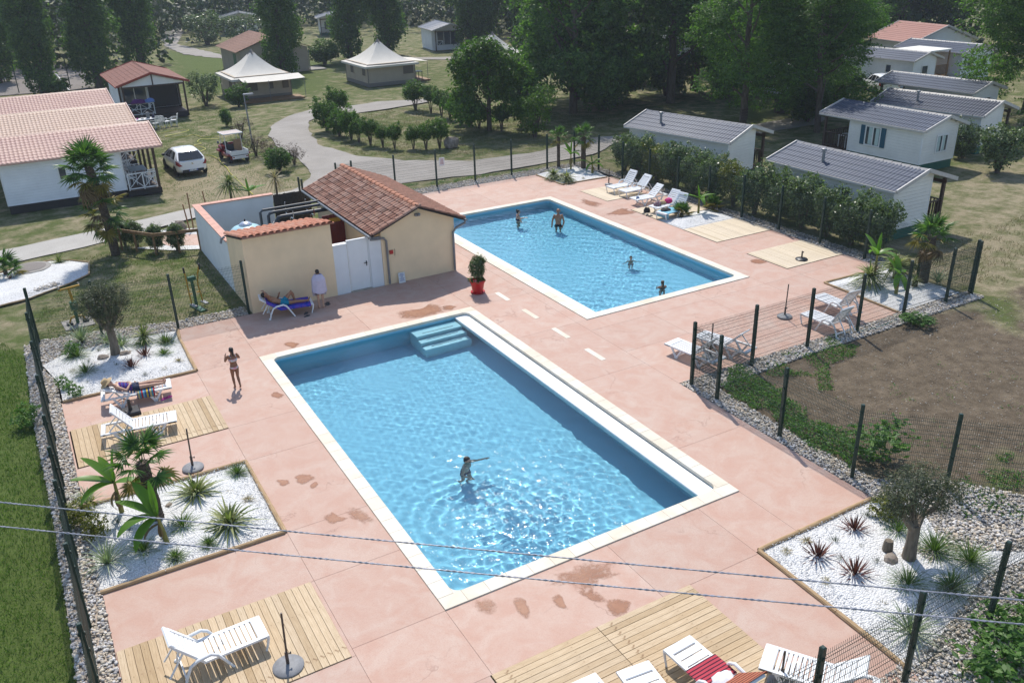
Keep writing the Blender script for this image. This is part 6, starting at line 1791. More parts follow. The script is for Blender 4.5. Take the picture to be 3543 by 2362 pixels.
for (x, y, w, h, me, lab) in [(46.6, 27.9, 2.6, 2.6, HEDGE[0], 'grey green bush on the slope beside the mobile home with teal shutters'), (48.3, 31.2, 1.9, 2.3, HEDGE[1], 'grey green bush squeezed between two mobile homes'),
        (15.4, 81.2, 3.0, 3.2, SILV, 'silvery round shrub between the brown chalet and the first tent'), (14.5, 69.8, 1.0, 1.5, CLIP_D, 'small dark clipped topiary on the lawn'),
        (17.6, 78.6, 2.2, 2.0, CLIP[0], 'bush at the corner of the first tent awning'), (33.5, 102.5, 4.0, 3.2, CLIP[1], 'light green pampas clump behind the second tent'),
        (28.0, 139.0, 6.5, 5.0, SILV, 'rounded shrub before the far cabin, next to the lane'), (32.5, 137.0, 6.0, 4.5, SILV, 'rounded shrub in the middle before the far cabin'), (36.5, 133, 5.5, 4.2, SILV, 'silvery rounded shrub before the far cabin by the poplar'),
        (14.3, 64.6, 1.9, 1.7, BROWN, 'brown shrub behind the red buggy'), (13.6, 57.9, 1.8, 1.7, BROWN, 'brown shrub beside the red buggy and the road'), (14.2, 56.1, 1.8, 1.5, BROWN, 'brown shrub in the middle of the roadside row'),
        (14.9, 53.8, 1.5, 1.5, BROWN, 'brown shrub at the road end of the row'), (13.6, 52.5, 1.7, 1.6, CLIP_D, 'dark green bush ending the brown shrub row'), (4.6, 96.5, 3.0, 2.0, CLIP[0], 'low green bush at the foot of the court side poplar')]:
    shrub('bush', lab, (x, y), me, w, h)
# undergrowth filling the grove
for i, (x, y, w, h, lab) in enumerate([(41.0, 57.5, 4.0, 3.4, 'dark undergrowth bush at the foot of the big stems by the road'), (44.5, 60.5, 5.0, 4.0, 'dark undergrowth bush between the first two great trees'), (49.5, 60.0, 5.0, 4.2, 'dark undergrowth bush in the middle of the grove'),
        (53.5, 56.5, 4.5, 3.8, 'dark undergrowth bush before the shaded cabin'), (57.5, 57.0, 5.0, 4.0, 'dark undergrowth bush left of the white canopy roof'), (49.5, 44.3, 3.2, 2.8, 'dark undergrowth bush at the end of the gravel road'),
        (59.5, 50.5, 4.5, 3.0, 'dark undergrowth bush under the acacia between canopied homes'), (36.0, 62.5, 4.5, 4.0, 'dark undergrowth bush behind the tall round green bush'), (63, 63, 6, 5, 'dark undergrowth bush deep behind the grove'), (52, 68, 6, 5, 'dark undergrowth bush on the far edge of the grove')]):
    shrub('understory_bush', lab, (x, y), CLIP_D, w, h, 'understory bushes in the grove')
# ------------------------------------------------------------------ palms, bananas, rosettes, grasses
def blade(m, a, d, L, w, droop, segs=3, twist=0.0, nrm=None):
    """tapering leaf strip from a along d, sagging"""
    d = d.normalized()
    side = d.cross(Vector((0, 0, 1)))
    side = side.normalized() if side.length > 1e-3 else Vector((1, 0, 0))
    if twist: side = Quaternion(d, twist) @ side
    vs = []
    for i in range(segs + 1):
        t = i / segs
        p = a + d * L * t + Vector((0, 0, -droop * L * t * t))
        k = w * (1 - t ** 1.8) * (0.55 + 0.45 * min(1, t * 3)) + 0.0008
        vs += [p - side * k * 0.5, p + side * k * 0.5]
    m.add(vs, [(2 * i, 2 * i + 1, 2 * i + 3, 2 * i + 2) for i in range(segs)])
def frond_mesh(mat, n=26, Lp=0.62, Lf=0.62, seed=0, droop=0.35):
    q = random.Random(seed); m = MB()
    m.tube([(0, 0, 0), (Lp * 0.5, 0, 0.03), (Lp, 0, 0.0)], [0.014, 0.010, 0.008], 5)
    for k in range(n):
        t = (k / (n - 1) - 0.5) * 2
        a = t * R(125)
        d = Vector((math.cos(a), math.sin(a), 0.12 * math.cos(a) + (0.05 if k % 2 else -0.02)))
        blade(m, Vector((Lp, 0, 0)), d, Lf * (1 - 0.30 * abs(t)) * q.uniform(0.92, 1.05), 0.078, droop * q.uniform(0.6, 1.3), 3, R(35 if k % 2 else -35))
    return m.mesh('frond', MAT[mat])
FROND = {k: frond_mesh(v, seed=i) for i, (k, v) in enumerate((('g', 'palm_leaf'), ('y', 'palm_yellow'), ('d', 'palm_dead')))}
FROND['d'] = frond_mesh('palm_dead', seed=9, droop=0.9)
def palm(label, loc, h, r, n, s, el0=80, el1=-55, zspan=0.25, yellow=0.12, dead=0.1, lean=(0, 0), seed=0, group=None, skirt=None):
    q = random.Random(seed)
    T = thing('fan_palm', label, 'palm', (loc[0], loc[1], 0), 0, group)
    m = MB(); pts, rs = [], []
    for k in range(9):
        t = k / 8
        pts.append((lean[0] * t * t, lean[1] * t * t, -0.05 + (h + 0.05) * t)); rs.append(r * (1.12 - 0.12 * t + 0.10 * (k % 2)))
    m.tube(pts, rs, 10)
    for k in range(int(60 * h)):      # leaf bases and fibres
        t = q.random(); a = q.uniform(0, TAU)
        p = Vector((lean[0] * t * t, lean[1] * t * t, h * t)) + Vector((math.cos(a), math.sin(a), 0)) * r
        blade(m, p, Vector((math.cos(a) * 0.5, math.sin(a) * 0.5, 1)), 0.10, 0.05, 0.1, 1)
    m.obj('trunk', MAT['palm_bark'], T)
    for k in range(n):
        t = k / (n - 1)
        az = k * 2.39996 + q.uniform(-.2, .2)
        el = R(el0 + (el1 - el0) * t + q.uniform(-8, 8))
        kind = 'd' if t > 1 - dead else 'y' if t > 1 - dead - yellow else 'g'
        z = h - zspan * t
        f = inst('frond', FROND[kind], T, (lean[0], lean[1], z), (0, 0, 0), s * q.uniform(0.88, 1.1))
        f.rotation_euler = (q.uniform(-.3, .3), -el, az)
    for k in range(skirt or 0):       # old fronds and shoots lower on the trunk
        t = k / (skirt - 1)
        f = inst('frond', FROND['y' if k % 3 == 0 else 'd' if k % 7 == 0 else 'g'], T, (lean[0] * 0.4, lean[1], 2.25 - 0.75 * t), (q.uniform(-.3, .3), -R(35 - 105 * t + q.uniform(-15, 15)), k * 2.39996), s * q.uniform(0.8, 1.0))
    return T
p_ = at('d', 785, 352)
palm('tall fan palm with hanging yellow fronds beside the concrete path', p_, 4.0, 0.17, 38, 1.12, 82, -55, 0.5, 0.12, 0.14, (-0.3, 0), 1, skirt=20)
palm('thick trunked fan palm in the white bed with bananas', at('h', 893, 655), 1.62, 0.135, 15, 0.76, 78, -45, 0.15, 0.15, 0.0, (-0.06, 0.05), 2)
palm('slim fan palm next to the variegated yuccas by the back fence', at('b', 1632, 1135), 1.85, 0.085, 15, 0.62, 80, -40, 0.12, 0.2, 0.0, (0, 0), 3)
palm('thicker fan palm between banana plants by the back fence', at('b', 1800, 1142), 1.95, 0.13, 16, 0.72, 80, -50, 0.15, 0.2, 0.0, (0, 0), 4)
palm('stout fan palm in the white bed by the bare field', at('o', 1287, 518), 1.85, 0.155, 18, 0.82, 80, -50, 0.15, 0.25, 0.12, (0.08, 0), 5)
palm('young low fan palm in the white bed by the path', at('d', 45, 505), 0.30, 0.08, 14, 0.80, 75, 5, 0.1, 0.1, 0.0, (0, 0), 6)
for k_, px_, lab, sd in (('f', (700, 395), 'low bushy dwarf palm beside the blue towel lounger', 7), ('f', (915, 345), 'low bushy dwarf palm behind the small banana plant', 8)):
    q_ = at(k_, *px_)
    palm(lab, q_, 0.20, 0.07, 22, 0.55, 85, 2, 0.1, 0.5, 0.0, (0, 0), sd)
def banana_leaf(mat, L=1.0, W=0.28, curl=0.6, seed=0):
    q = random.Random(seed); m = MB()
    n = 9
    mid, vs = [], []
    a = 0.0; p = Vector((0, 0, 0))
    for i in range(n + 1):
        t = i / n
        w = W * 0.5 * (math.sin(math.pi * min(1.0, 0.06 + t * 0.94)) ** 0.6) if t < 0.98 else 0.012
        if i == 0: w = 0.02
        vs += [p + Vector((0, -w, 0.22 * w)), p, p + Vector((0, w, 0.22 * w))]
        a += curl / n * (0.5 + t)
        p = p + Vector((math.cos(a), 0, -math.sin(a))) * (L / n)
    fs = []
    for i in range(n):
        for j in range(2):
            b = 3 * i + j
            fs.append((b, b + 1, b + 4, b + 3))
    m.add(vs, fs)
    m.tube([vs[3 * i + 1] + Vector((0, 0, -0.006)) for i in range(0, n + 1, 3)], [0.012, 0.009, 0.006, 0.002], 5)
    return m.mesh('leaf', MAT[mat], 'all')
BAN = [banana_leaf('banana_leaf', 1.0, 0.30, 0.5, 1), banana_leaf('banana_leaf', 1.0, 0.27, 1.5, 2), banana_leaf('palm_dead', 0.8, 0.12, 2.2, 3), banana_leaf('banana_leaf', 0.9, 0.16, 0.15, 4)]
def banana(label, loc, h, s, leaves, r=0.05, seed=0, lean=(0, 0)):
    T = thing('banana_plant', label, 'banana plant', (loc[0], loc[1], 0))
    MB().tube([(0, 0, -0.04), (lean[0] * 0.4, lean[1] * 0.4, h * 0.5), (lean[0], lean[1], h)], [r * 1.25, r, r * 0.6], 9).obj('stem', MAT['banana_stem'], T, True)
    for (kind, az, el, L) in leaves:
        o = inst('leaf', BAN[kind], T, (lean[0], lean[1], h * (0.97 if kind != 2 else 0.75)), (0, -R(el), R(az)), s * L)
    return T
B1 = [(3, 20, 86, 1.0), (0, 100, 62, 1.0), (0, 190, 48, 1.0), (1, 275, 40, 1.05), (1, 340, 42, 0.95), (1, 60, 25, 0.9), (2, 220, -25, 0.8), (2, 30, -30, 0.7)]
banana('banana plant with torn leaves beside the pebble strip', at('h', 692, 622), 0.95, 0.95, [(3, 20, 84, 1.0), (0, 150, 60, 1.0), (0, 170, 30, 1.0), (1, 200, 25, 1.0), (1, 330, 20, 1.05), (0, 110, 55, .8), (2, 200, -35, 0.9), (2, 250, -40, 0.8)], 0.05)
banana('banana plant leaning over the white gravel before the thick palm', at('h', 950, 800), 0.85, 0.95, [(3, 90, 80, 1.0), (0, 120, 62, 1.0), (0, 160, 45, 1.0), (1, 200, 35, 1.1), (1, 215, 5, 1.0), (2, 190, 0, 0.9), (2, 300, -50, 0.8), (2, 250, -60, 0.8)], 0.05, lean=(-0.08, 0.05))
banana('banana plant between the two palms by the back fence', at('b', 1715, 1160), 1.0, 0.85, B1, 0.045)
banana('short banana plant at the end of the bed with two palms', at('b', 1860, 1180), 0.62, 0.8, [(3, 80, 70, .7), (0, 160, 30, 1.0), (0, 350, 30, 1.0), (1, 300, 20, 1.0), (1, 200, 10, .9), (2, 280, -30, .8)], 0.06)
banana('small banana plant on the white mound by the pale deck', at('f', 815, 378), 0.85, 0.8, [(3, 90, 80, .9), (0, 150, 25, 1.0), (0, 330, 25, 1.0), (1, 250, 25, 1.0), (1, 30, 20, 1.0), (0, 300, 50, .8), (2, 200, -50, .7)], 0.05)
banana('tall banana plant behind the big yucca by the bare field', at('o', 835, 545), 1.25, 0.95, B1, 0.055)
banana('banana plant with yellow flower in the bed by the bare field', at('o', 1040, 640), 0.9, 0.85, [(0, 100, 55, .9), (0, 190, 40, 1.0), (1, 210, 10, 1.0), (1, 250, -5, .9), (1, 20, 25, .9), (0, 60, 60, .9), (2, 230, -50, .8)], 0.06)
banana('banana plant behind the white yard wall', at('m', 530, 320), 0.55, 1.0, [(3, 90, 70, .8), (0, 170, 20, 1.0), (0, 10, 20, 1.1), (1, 40, 40, .9), (1, 140, 45, .9)], 0.06)
def rosette(n, L, w, el0, el1, droop, mat, seed, z=0.0, segs=4):
    q = random.Random(seed); m = MB()
    for k in range(n):
        t = (k + 0.5) / n
        az = k * 2.39996; el = R(el0 + (el1 - el0) * t ** 0.9 + q.uniform(-6, 6))
        d = Vector((math.cos(az) * math.cos(el), math.sin(az) * math.cos(el), math.sin(el)))
        blade(m, Vector((0, 0, z)) + d * 0.02, d, L * q.uniform(0.75, 1.1), w, droop * q.uniform(0.5, 1.4), segs, R(q.uniform(-20, 20)))
    return m.mesh('leaves', MAT[mat])
def plant(name, label, cat, loc, mesh, s=1.0, stem=None, z=0.0, group=None, sz=None, rz=None):
    T = thing(name, label, cat, (loc[0], loc[1], 0.0), random.uniform(0, TAU) if rz is None else rz, group)
    o = inst('leaves', mesh, T, (0, 0, z), sc=(s, s, sz or s)); o['kind'] = 'stuff'
    if stem: MB().tube([(0, 0, -0.03), (0.01, 0, z + 0.02)], [stem * 1.2, stem], 8).obj('stem', MAT['palm_bark'], T, True)
    return T
YUC = rosette(120, 0.98, 0.068, 85, -20, 0.55, 'yucca_leaf', 1)
YUC2 = rosette(70, 0.70, 0.050, 85, -10, 0.35, 'yucca_leaf', 2)
REDC = rosette(62, 0.52, 0.045, 88, 0, 0.12, 'red_cordyline', 3)
TUFT = rosette(190, 0.50, 0.016, 85, 12, 0.45, 'tuft_grass', 4, segs=3)
TUFT_S = rosette(90, 0.26, 0.010, 85, 15, 0.30, 'blue_grass', 5, segs=2)
SILVG = rosette(60, 1.0, 0.035, 80, 35, 0.45, 'silver_grass', 6)
FOUNT = rosette(170, 0.78, 0.015, 85, 25, 0.5, 'tuft_grass', 7)
STRAW = rosette(45, 0.40, 0.014, 75, 40, 0.9, 'straw', 8)
DEADY = rosette(70, 0.85, 0.05, 80, -60, 0.4, 'straw', 10)
for lab, k, px_, me, s, st, z in [
    ('variegated yucca beside the tall parasol pole in the white bed', 'h', (1112, 520), YUC, 0.98, None, 0.05), ('variegated yucca nearest the log corner of the white bed', 'h', (1300, 690), YUC, 1.0, None, 0.05),
    ('variegated yucca on a stem behind the red cordylines', 'n', (1580, 440), YUC2, 0.95, 0.045, 0.30), ('variegated yucca left of its twin in the bed by the back fence', 'D', (1272, 412), YUC, 0.85, 0.04, 0.25),
    ('variegated yucca at the log corner of the bed by the back fence', 'D', (1302, 418), YUC, 0.85, 0.04, 0.2), ('big variegated yucca beside the tall banana by the bare field', 'o', (790, 560), YUC, 1.0, 0.05, 0.45),
    ('variegated yucca behind the flowering banana by the bare field', 'o', (1020, 500), YUC, 1.0, 0.05, 0.65), ('single yucca in the white bed beside the manhole', 'd', (405, 415), YUC2, 0.85, None, 0.05),
    ('yucca on a bare stem outside the white yard wall', 'a', (1572, 1365), YUC, 1.15, 0.06, 0.95), ('yellow green rosette beside the stout palm by the bare field', 'o', (1210, 575), YUC2, 0.6, 0.09, 0.30)]:
    plant('yucca', lab, 'yucca', at(k, *px_), me, s, st, z)
plant('dead_yucca', 'withered brown yucca beside the green fence posts', 'yucca', at('a', 1880, 1325), DEADY, 1.05, 0.05, 0.95)
for lab, k, px_, s in [('red cordyline closest to the round rock in the olive bed', 'n', (1430, 715), 1.0), ('red cordyline under the stemmed yucca in the olive bed', 'n', (1580, 590), 0.95), ('red cordyline farthest from the log edge among the three', 'j', (1290, 505), 0.95),
                       ('red cordyline nearest the log corner among the three', 'j', (1060, 675), 1.0), ('red cordyline in line with the overhead cable among the three', 'j', (1290, 785), 1.05), ('small dark cordyline by the young palm at the path', 'd', (75, 530), 0.6)]:
    plant('red_cordyline', lab, 'cordyline', at(k, *px_), REDC, s)
gt = 'ornamental grass tufts in the white beds'
for lab, k, px_, me, s in [
    ('green grass tuft in the far corner of the yucca bed', 'h', (1340, 395), TUFT, 1.0), ('fine grass tuft between the banana and the yuccas', 'h', (1035, 700), TUFT, 1.25), ('wide dark grass tuft at the palm shadow', 'h', (810, 840), TUFT, 1.15),
    ('small grass tuft touching the log edge of the yucca bed', 'h', (995, 870), TUFT, 0.85), ('small grass tuft below the nearest yucca', 'h', (1180, 795), TUFT, 0.8),
    ('green grass tuft beside the deck corner in the olive bed', 'n', (1780, 570), TUFT, 1.05), ('tall green grass tuft at the back of the olive bed', 'n', (1800, 440), TUFT, 1.3), ('soft fountain grass behind the cordylines', 'n', (1560, 480), FOUNT, 0.9),
    ('upright dark grass in the olive bed near the pebbles', 'n', (940, 770), FOUNT, 1.0), ('tall grass clump left of the olive tree', 'n', (850, 600), FOUNT, 1.1), ('fountain grass with pale plumes beside the two limbed olive', 'j', (1790, 640), FOUNT, 1.15),
    ('fountain grass in front of the two limbed olive', 'j', (1620, 850), FOUNT, 1.0), ('dark fountain grass on the pebbles beside the olive', 'j', (2010, 700), FOUNT, 1.1), ('fountain grass at the fence behind the olive', 'j', (1890, 870), FOUNT, 1.0), ('fountain grass behind the two limbed olive trunk', 'j', (1560, 520), FOUNT, 0.9)]:
    plant('grass_tuft', lab, 'grass', at(k, *px_), me, s, group=gt)
for k, px_ in [('n', (1110, 710)), ('n', (1140, 775)), ('n', (970, 660)), ('n', (1275, 695)), ('n', (1580, 790)), ('n', (960, 885)), ('n', (1080, 540)), ('j', (1370, 415)), ('j', (1168, 580)), ('j', (1325, 615)), ('j', (1198, 695)), ('j', (1425, 715)), ('h', (670, 680)), ('h', (735, 730))]:
    plant('fescue_tuft', 'small blue grey fescue tuft on white gravel', 'grass', at(k, *px_), TUFT_S, random.uniform(0.7, 1.15), group='small fescue tufts')
for k, px_ in [('n', (1795, 725)), ('n', (1940, 635)), ('j', (990, 570)), ('j', (868, 635)), ('j', (1465, 985)), ('j', (1115, 825)), ('h', (1300, 505)), ('h', (1400, 545)), ('n', (800, 750)), ('b', (1800, 1215))]:
    plant('dry_tuft', 'small straw coloured grass tuft bent over white gravel', 'grass', at(k, *px_), STRAW, random.uniform(0.7, 1.0), group='small straw tufts')
for lab, k, px_, s in [('silvery reed clump behind the pebbles at the fence', 'n', (890, 420), 1.15), ('silvery reed clump right of the olive trunk', 'n', (1330, 480), 1.0), ('silvery reed clump left behind the olive trunk', 'n', (1170, 440), 0.95), ('silvery reed at the lawn fence by the bananas', 'h', (500, 560), 0.8), ('silvery reed spilling over pebbles below the yellow bush', 'h', (610, 900), 0.95), ('silvery reed close to the front fence', 'j', (1640, 1150), 1.0), ('silvery reed behind the stout palm', 'o', (1420, 520), 1.0)]:
    plant('reed_clump', lab, 'reeds', at(k, *px_), SILVG, s)
GREEN_B = bush_mesh(67, 'weed_leaf', 0.09, 70, 14, 0.06); YEL_B = bush_mesh(68, 'yellow_leaf', 0.085, 90, 14, 0.06)
for lab, k, px_, w, h, me in [('yellow green shrub at the lawn fence near the bananas', 'h', (465, 680), 0.85, 0.75, YEL_B), ('yellow green shrub next to the palm shadow', 'h', (560, 770), 0.6, 0.8, YEL_B), ('small leafy shrub at the corner of the olive bed', 'n', (830, 1010), 0.55, 0.5, GREEN_B),
        ('small leafy shrub beside the pebbles in the olive bed', 'n', (710, 930), 0.5, 0.5, GREEN_B), ('leafy shrub behind the upright grass in the olive bed', 'n', (780, 590), 0.6, 0.6, GREEN_B), ('weedy green shrub on the lawn side of the fence', 'n', (300, 1330), 0.9, 0.7, GREEN_B),
        ('green shrub in the bed behind the flowering banana', 'o', (1130, 440), 1.0, 0.8, YEL_B), ('yellow leaved shrub behind the two limbed olive', 'j', (1500, 430), 0.9, 0.7, YEL_B), ('low green weeds at the fence foot by the hose', 'o', (1240, 880), 1.3, 0.4, GREEN_B),
        ('leafy weed clump at the leaning fence post', 'g', (1330, 1150), 1.7, 1.2, GREEN_B), ('weedy green shrub by the pebbles at the front corner', 'j', (2290, 1130), 1.4, 0.8, GREEN_B), ('weed clump filling the corner behind the front fence', 'j', (2250, 1420), 1.8, 0.8, GREEN_B)]:
    shrub('low_shrub', lab, at(k, *px_), me, w, h, stem=False)
# olive trees
def olive(label, loc, h, seed, limbs_, crowns, r=0.13, nc=560):
    T = thing('olive_tree', label, 'tree', (loc[0], loc[1], 0))
    m = MB(); m.tube([(0, 0, -0.05), (0.03, 0.02, h * 0.2), (-0.01, 0, h * 0.42)], [r * 1.35, r, r * 0.95], 10)
    for a, b, c in limbs_: m.tube([(0, 0, h * 0.36), Vector(a), Vector(b), Vector(c)], [r * 0.8, r * 0.55, r * 0.35, r * 0.12], 8)
    m.obj('trunk', MAT['olive_bark'], T, True)
    rg = np.random.default_rng(seed)
    C = shell_pts(crowns, nc, rg, 0.35)
    V, F = leaf_cloud(C, (0.085, 0.085, 0.085), 24, 0.070, rg, 0.26, 0.3, out=0.5)
    o = inst('crown', fast_mesh('crown', V, F, MAT['olive_leaf']), T)
    m = MB(); q = random.Random(seed)
    for k in range(40):
        c = C[q.randrange(len(C))]
        m.tube([(c[0] * 0.3, c[1] * 0.3, h * 0.5), (c[0] * 0.7, c[1] * 0.7, (c[2] + h * 0.5) / 2), c], [0.014, 0.009, 0.003], 4)
    m.obj('twigs', MAT['olive_bark'], T)
    return T
olive('round headed olive tree in the white bed by the lawn', at('n', 1260, 575), 2.7, 5, [((0.2, 0.1, 1.2), (0.35, 0.1, 1.6), (0.4, 0.1, 2.0)), ((-0.2, 0, 1.2), (-0.4, 0.1, 1.6), (-0.5, 0.1, 2.0)), ((0, -0.1, 1.3), (0, -0.2, 1.7), (0, -0.1, 2.2))],
      [(0, 0, 1.95, 0.72, 0.72, 0.55), (-0.45, 0.1, 1.9, 0.45, 0.45, 0.45), (0.45, 0, 2.0, 0.45, 0.45, 0.45), (0.05, -0.05, 1.35, 0.42, 0.42, 0.4), (0.1, 0.2, 2.3, 0.45, 0.45, 0.35)])
olive('olive tree with two spreading limbs in the bed of red cordylines', at('j', 1625, 690), 2.3, 6, [((-0.25, 0.1, 1.15), (-0.4, 0.15, 1.4), (-0.5, 0.2, 1.8)), ((0.35, 0.1, 1.05), (0.6, 0.0, 1.15), (0.75, 0.0, 1.6)), ((-0.05, 0.1, 1.3), (-0.05, 0.15, 1.6), (0, 0.15, 2.0))],
      [(-0.25, 0.15, 1.75, 0.55, 0.5, 0.5), (0.62, 0.0, 1.55, 0.50, 0.45, 0.38), (-0.55, 0.2, 1.55, 0.35, 0.35, 0.35), (0.1, 0.15, 1.95, 0.45, 0.4, 0.35), (0.95, 0.0, 1.4, 0.32, 0.3, 0.25)], 0.12, 300)
# oleanders
OLE = crown_mesh('foliage', [(0, 0, 0.55, 0.34, 0.34, 0.42), (0.1, 0, 0.8, 0.25, 0.25, 0.2)], 170, 14, (0.06, 0.06, 0.07), 0.15, 'hedge_leaf', 91, 0.16, 0.4, 0.0, out=0.9)
FLO = crown_mesh('flowers', [(0, 0, 0.85, 0.28, 0.28, 0.15)], 14, 6, (0.02, 0.02, 0.02), 0.05, 'pink_flower', 92, 0.9, 0.7)
for lab, px_ in [('oleander next to the tall palm at the wooden rail', (850, 290)), ('narrow oleander second from the tall palm at the rail', (935, 305)), ('wide flowering oleander at the middle of the wooden rail', (1065, 330)), ('oleander nearest the white yard wall at the rail', (1205, 325))]:
    T = shrub('oleander', lab, at('d', *px_), OLE, 1.1, 1.25, 'oleanders along the wooden rail'); inst('flowers', FLO, T, sc=(1.1, 1.1, 1.25))
c_ = at('e', 1477, 1003)
PT = thing('flower_pot', 'red plastic pot on a saucer beside the far pool', 'pot', (c_.x, c_.y, 0))
MB().lathe([(0.24, 0), (0.28, 0.05), (0.26, 0.06), (0.21, 0.03)], 24).obj('saucer', MAT['red_pot'], PT, True)
MB().lathe([(0.20, 0.03), (0.27, 0.43), (0.30, 0.44), (0.30, 0.52), (0.275, 0.52), (0.26, 0.46), (0.02, 0.45)], 24).obj('pot', MAT['red_pot'], PT, True)
T = thing('potted_oleander', 'oleander growing from the red pot', 'plant', (c_.x, c_.y, 0.44)); inst('foliage', OLE, T, sc=(0.85, 0.85, 1.02)); inst('stems', STEM, T, sc=(0.6, 0.6, 0.8))
inst('low_leaves', crown_mesh('low_leaves', [(0, 0, 0.07, 0.32, 0.32, 0.08)], 40, 8, (0.04, 0.04, 0.03), 0.08, 'bright_leaf', 93, 0.8, 0.6), T)
# lawn blades and weeds
def blades(name, polys, dens, L, w, mat, label, zone=None, clump=0):
    q = pts_in(polys, dens)
    n = len(q)
    if clump:
        q = q[np.array([mnoise.noise((a * 0.8, b * 0.8, 5.0)) > clump for a, b in q])]; n = len(q)
    a = rng.random(n) * TAU; ln = L * (0.5 + rng.random(n)); tx, ty = rng.normal(0, 0.5, n) * ln, rng.normal(0, 0.5, n) * ln
    V = np.zeros((n, 3, 3)); V[:, :, :2] = q[:, None]; V[:, :, 2] = -0.05
    V[:, 0, 0] -= np.cos(a) * w; V[:, 0, 1] -= np.sin(a) * w; V[:, 1, 0] += np.cos(a) * w; V[:, 1, 1] += np.sin(a) * w
    V[:, 2, 0] += tx; V[:, 2, 1] += ty; V[:, 2, 2] += ln + 0.02
    o = inst(name, fast_mesh(name, V.reshape(-1, 3), np.arange(3 * n).reshape(-1, 3), MAT[mat])); o['kind'] = 'stuff'; o['label'] = label
    return o
lawn = [(-8, 9), (-1.25, 9), (-1.3, 31), (-3, 36), (-12, 36)]
blades('lawn_grass', [lawn], 420, 0.055, 0.010, 'lawn_blade', 'short green lawn grass left of the fence')
turf = [(-1.0, 31.9), (6.1, 31.4), (6.1, 42.6), (3, 42.6), (0.0, 41), (0, 37), (-1, 34)]
blades('turf_grass', [turf], 170, 0.06, 0.012, 'lawn_blade', 'patchy grass around the exercise machines', clump=-0.12)
blades('turf_grass', [turf], 60, 0.07, 0.012, 'dry_blade', 'dry grass around the exercise machines', clump=-0.3)
camp = [(6, 48), (13, 48), (14.5, 52), (15, 70), (17, 80), (7, 80)]
blades('camp_grass', [camp], 90, 0.035, 0.014, 'tuft_grass', 'patchy grass between the chalets and the road', clump=-0.1)
blades('camp_grass', [[(19, 54), (25, 49), (36, 50), (44, 56), (30, 68), (23, 70), (20.5, 66)]], 80, 0.05, 0.014, 'dry_blade', 'dry grass on the island inside the road', clump=-0.2)
blades('slope_grass', [[(29.8, 19), (34, 22.5), (38, 22), (60, 28), (62, 20), (45, 16), (32, 16)]], 60, 0.09, 0.012, 'dry_blade', 'long dry grass on the slope below the mobile homes', clump=-0.1)
def weeds(label, polys, dens, size, hmax, mat='weed_leaf', thr=-0.2):
    q = pts_in(polys, dens)
    q = q[np.array([mnoise.noise((a * 1.1, b * 1.1, 9.0)) > thr for a, b in q])]
    h = np.array([max(0.02, hmax * (0.5 + 0.7 * mnoise.noise((a * 1.7, b * 1.7, 2.0)))) for a, b in q])
    C = np.concatenate([q, (h * rng.random(len(q)))[:, None]], 1)
    V, F = leaf_cloud(C, (0.05, 0.05, 0.02), 3, size, rng, 0.5, 0.4)
    V[:, 2] = np.maximum(V[:, 2], -0.02)
    o = inst('weeds', fast_mesh('weeds', V, F, MAT[mat])); o['kind'] = 'stuff'; o['label'] = label
weeds('leafy green weeds between the fence and the bare field', [pp('g', (300, 560), (420, 530), (560, 600), (700, 700), (900, 860), (1120, 960), (1230, 1020), (1180, 1230), (900, 1080), (680, 900), (380, 740), (290, 650))], 420, 0.07, 0.22)
weeds('patches of green weeds on the bare field', [pp('g', (610, 500), (700, 440), (900, 440), (1060, 370), (1230, 380), (1200, 450), (1030, 520), (1050, 690), (950, 690), (950, 590), (700, 590), (600, 590))], 260, 0.06, 0.08)
weeds('small weeds scattered over the bare field', [pp('g', (1000, 500), (2352, 500), (2352, 1568), (1900, 1500), (1400, 1000), (1050, 700))], 26, 0.05, 0.05, thr=0.25)
weeds('grassy weeds at the far side of the bare field', [pp('g', (2170, 1130), (2352, 1040), (2352, 1568), (1950, 1568), (1900, 1300))], 200, 0.06, 0.07, thr=0.0)
weeds('creeping weeds at the fence foot by the palm bed', [pp('g', (1500, 190), (1700, 160), (1750, 240), (1560, 260)), pp('g', (1000, 340), (1080, 310), (1110, 370), (1010, 400))], 350, 0.06, 0.14)
weeds('weeds growing through the front pebbles', [pp('j', (1800, 1380), (2100, 1250), (2352, 1150), (2352, 1447), (1700, 1447))], 260, 0.06, 0.12, thr=0.05)
weeds('weeds along the back kerb by the road', [pp('b', (600, 1255), (1100, 1190), (1500, 1135), (1500, 1150), (1100, 1210), (620, 1275))], 150, 0.06, 0.06, thr=-0.1)
stones('field_stones', [[(16.8, 2), (40, 2), (40, 16.8), (16.8, 16.8)]], 45, 0.010, 0.03, [(0.38, 0.32, 0.25), (0.28, 0.22, 0.16), (0.45, 0.40, 0.34)], MAT['pebbles'], z=-0.035, layer=0.01, label='small pale stones on the bare field')
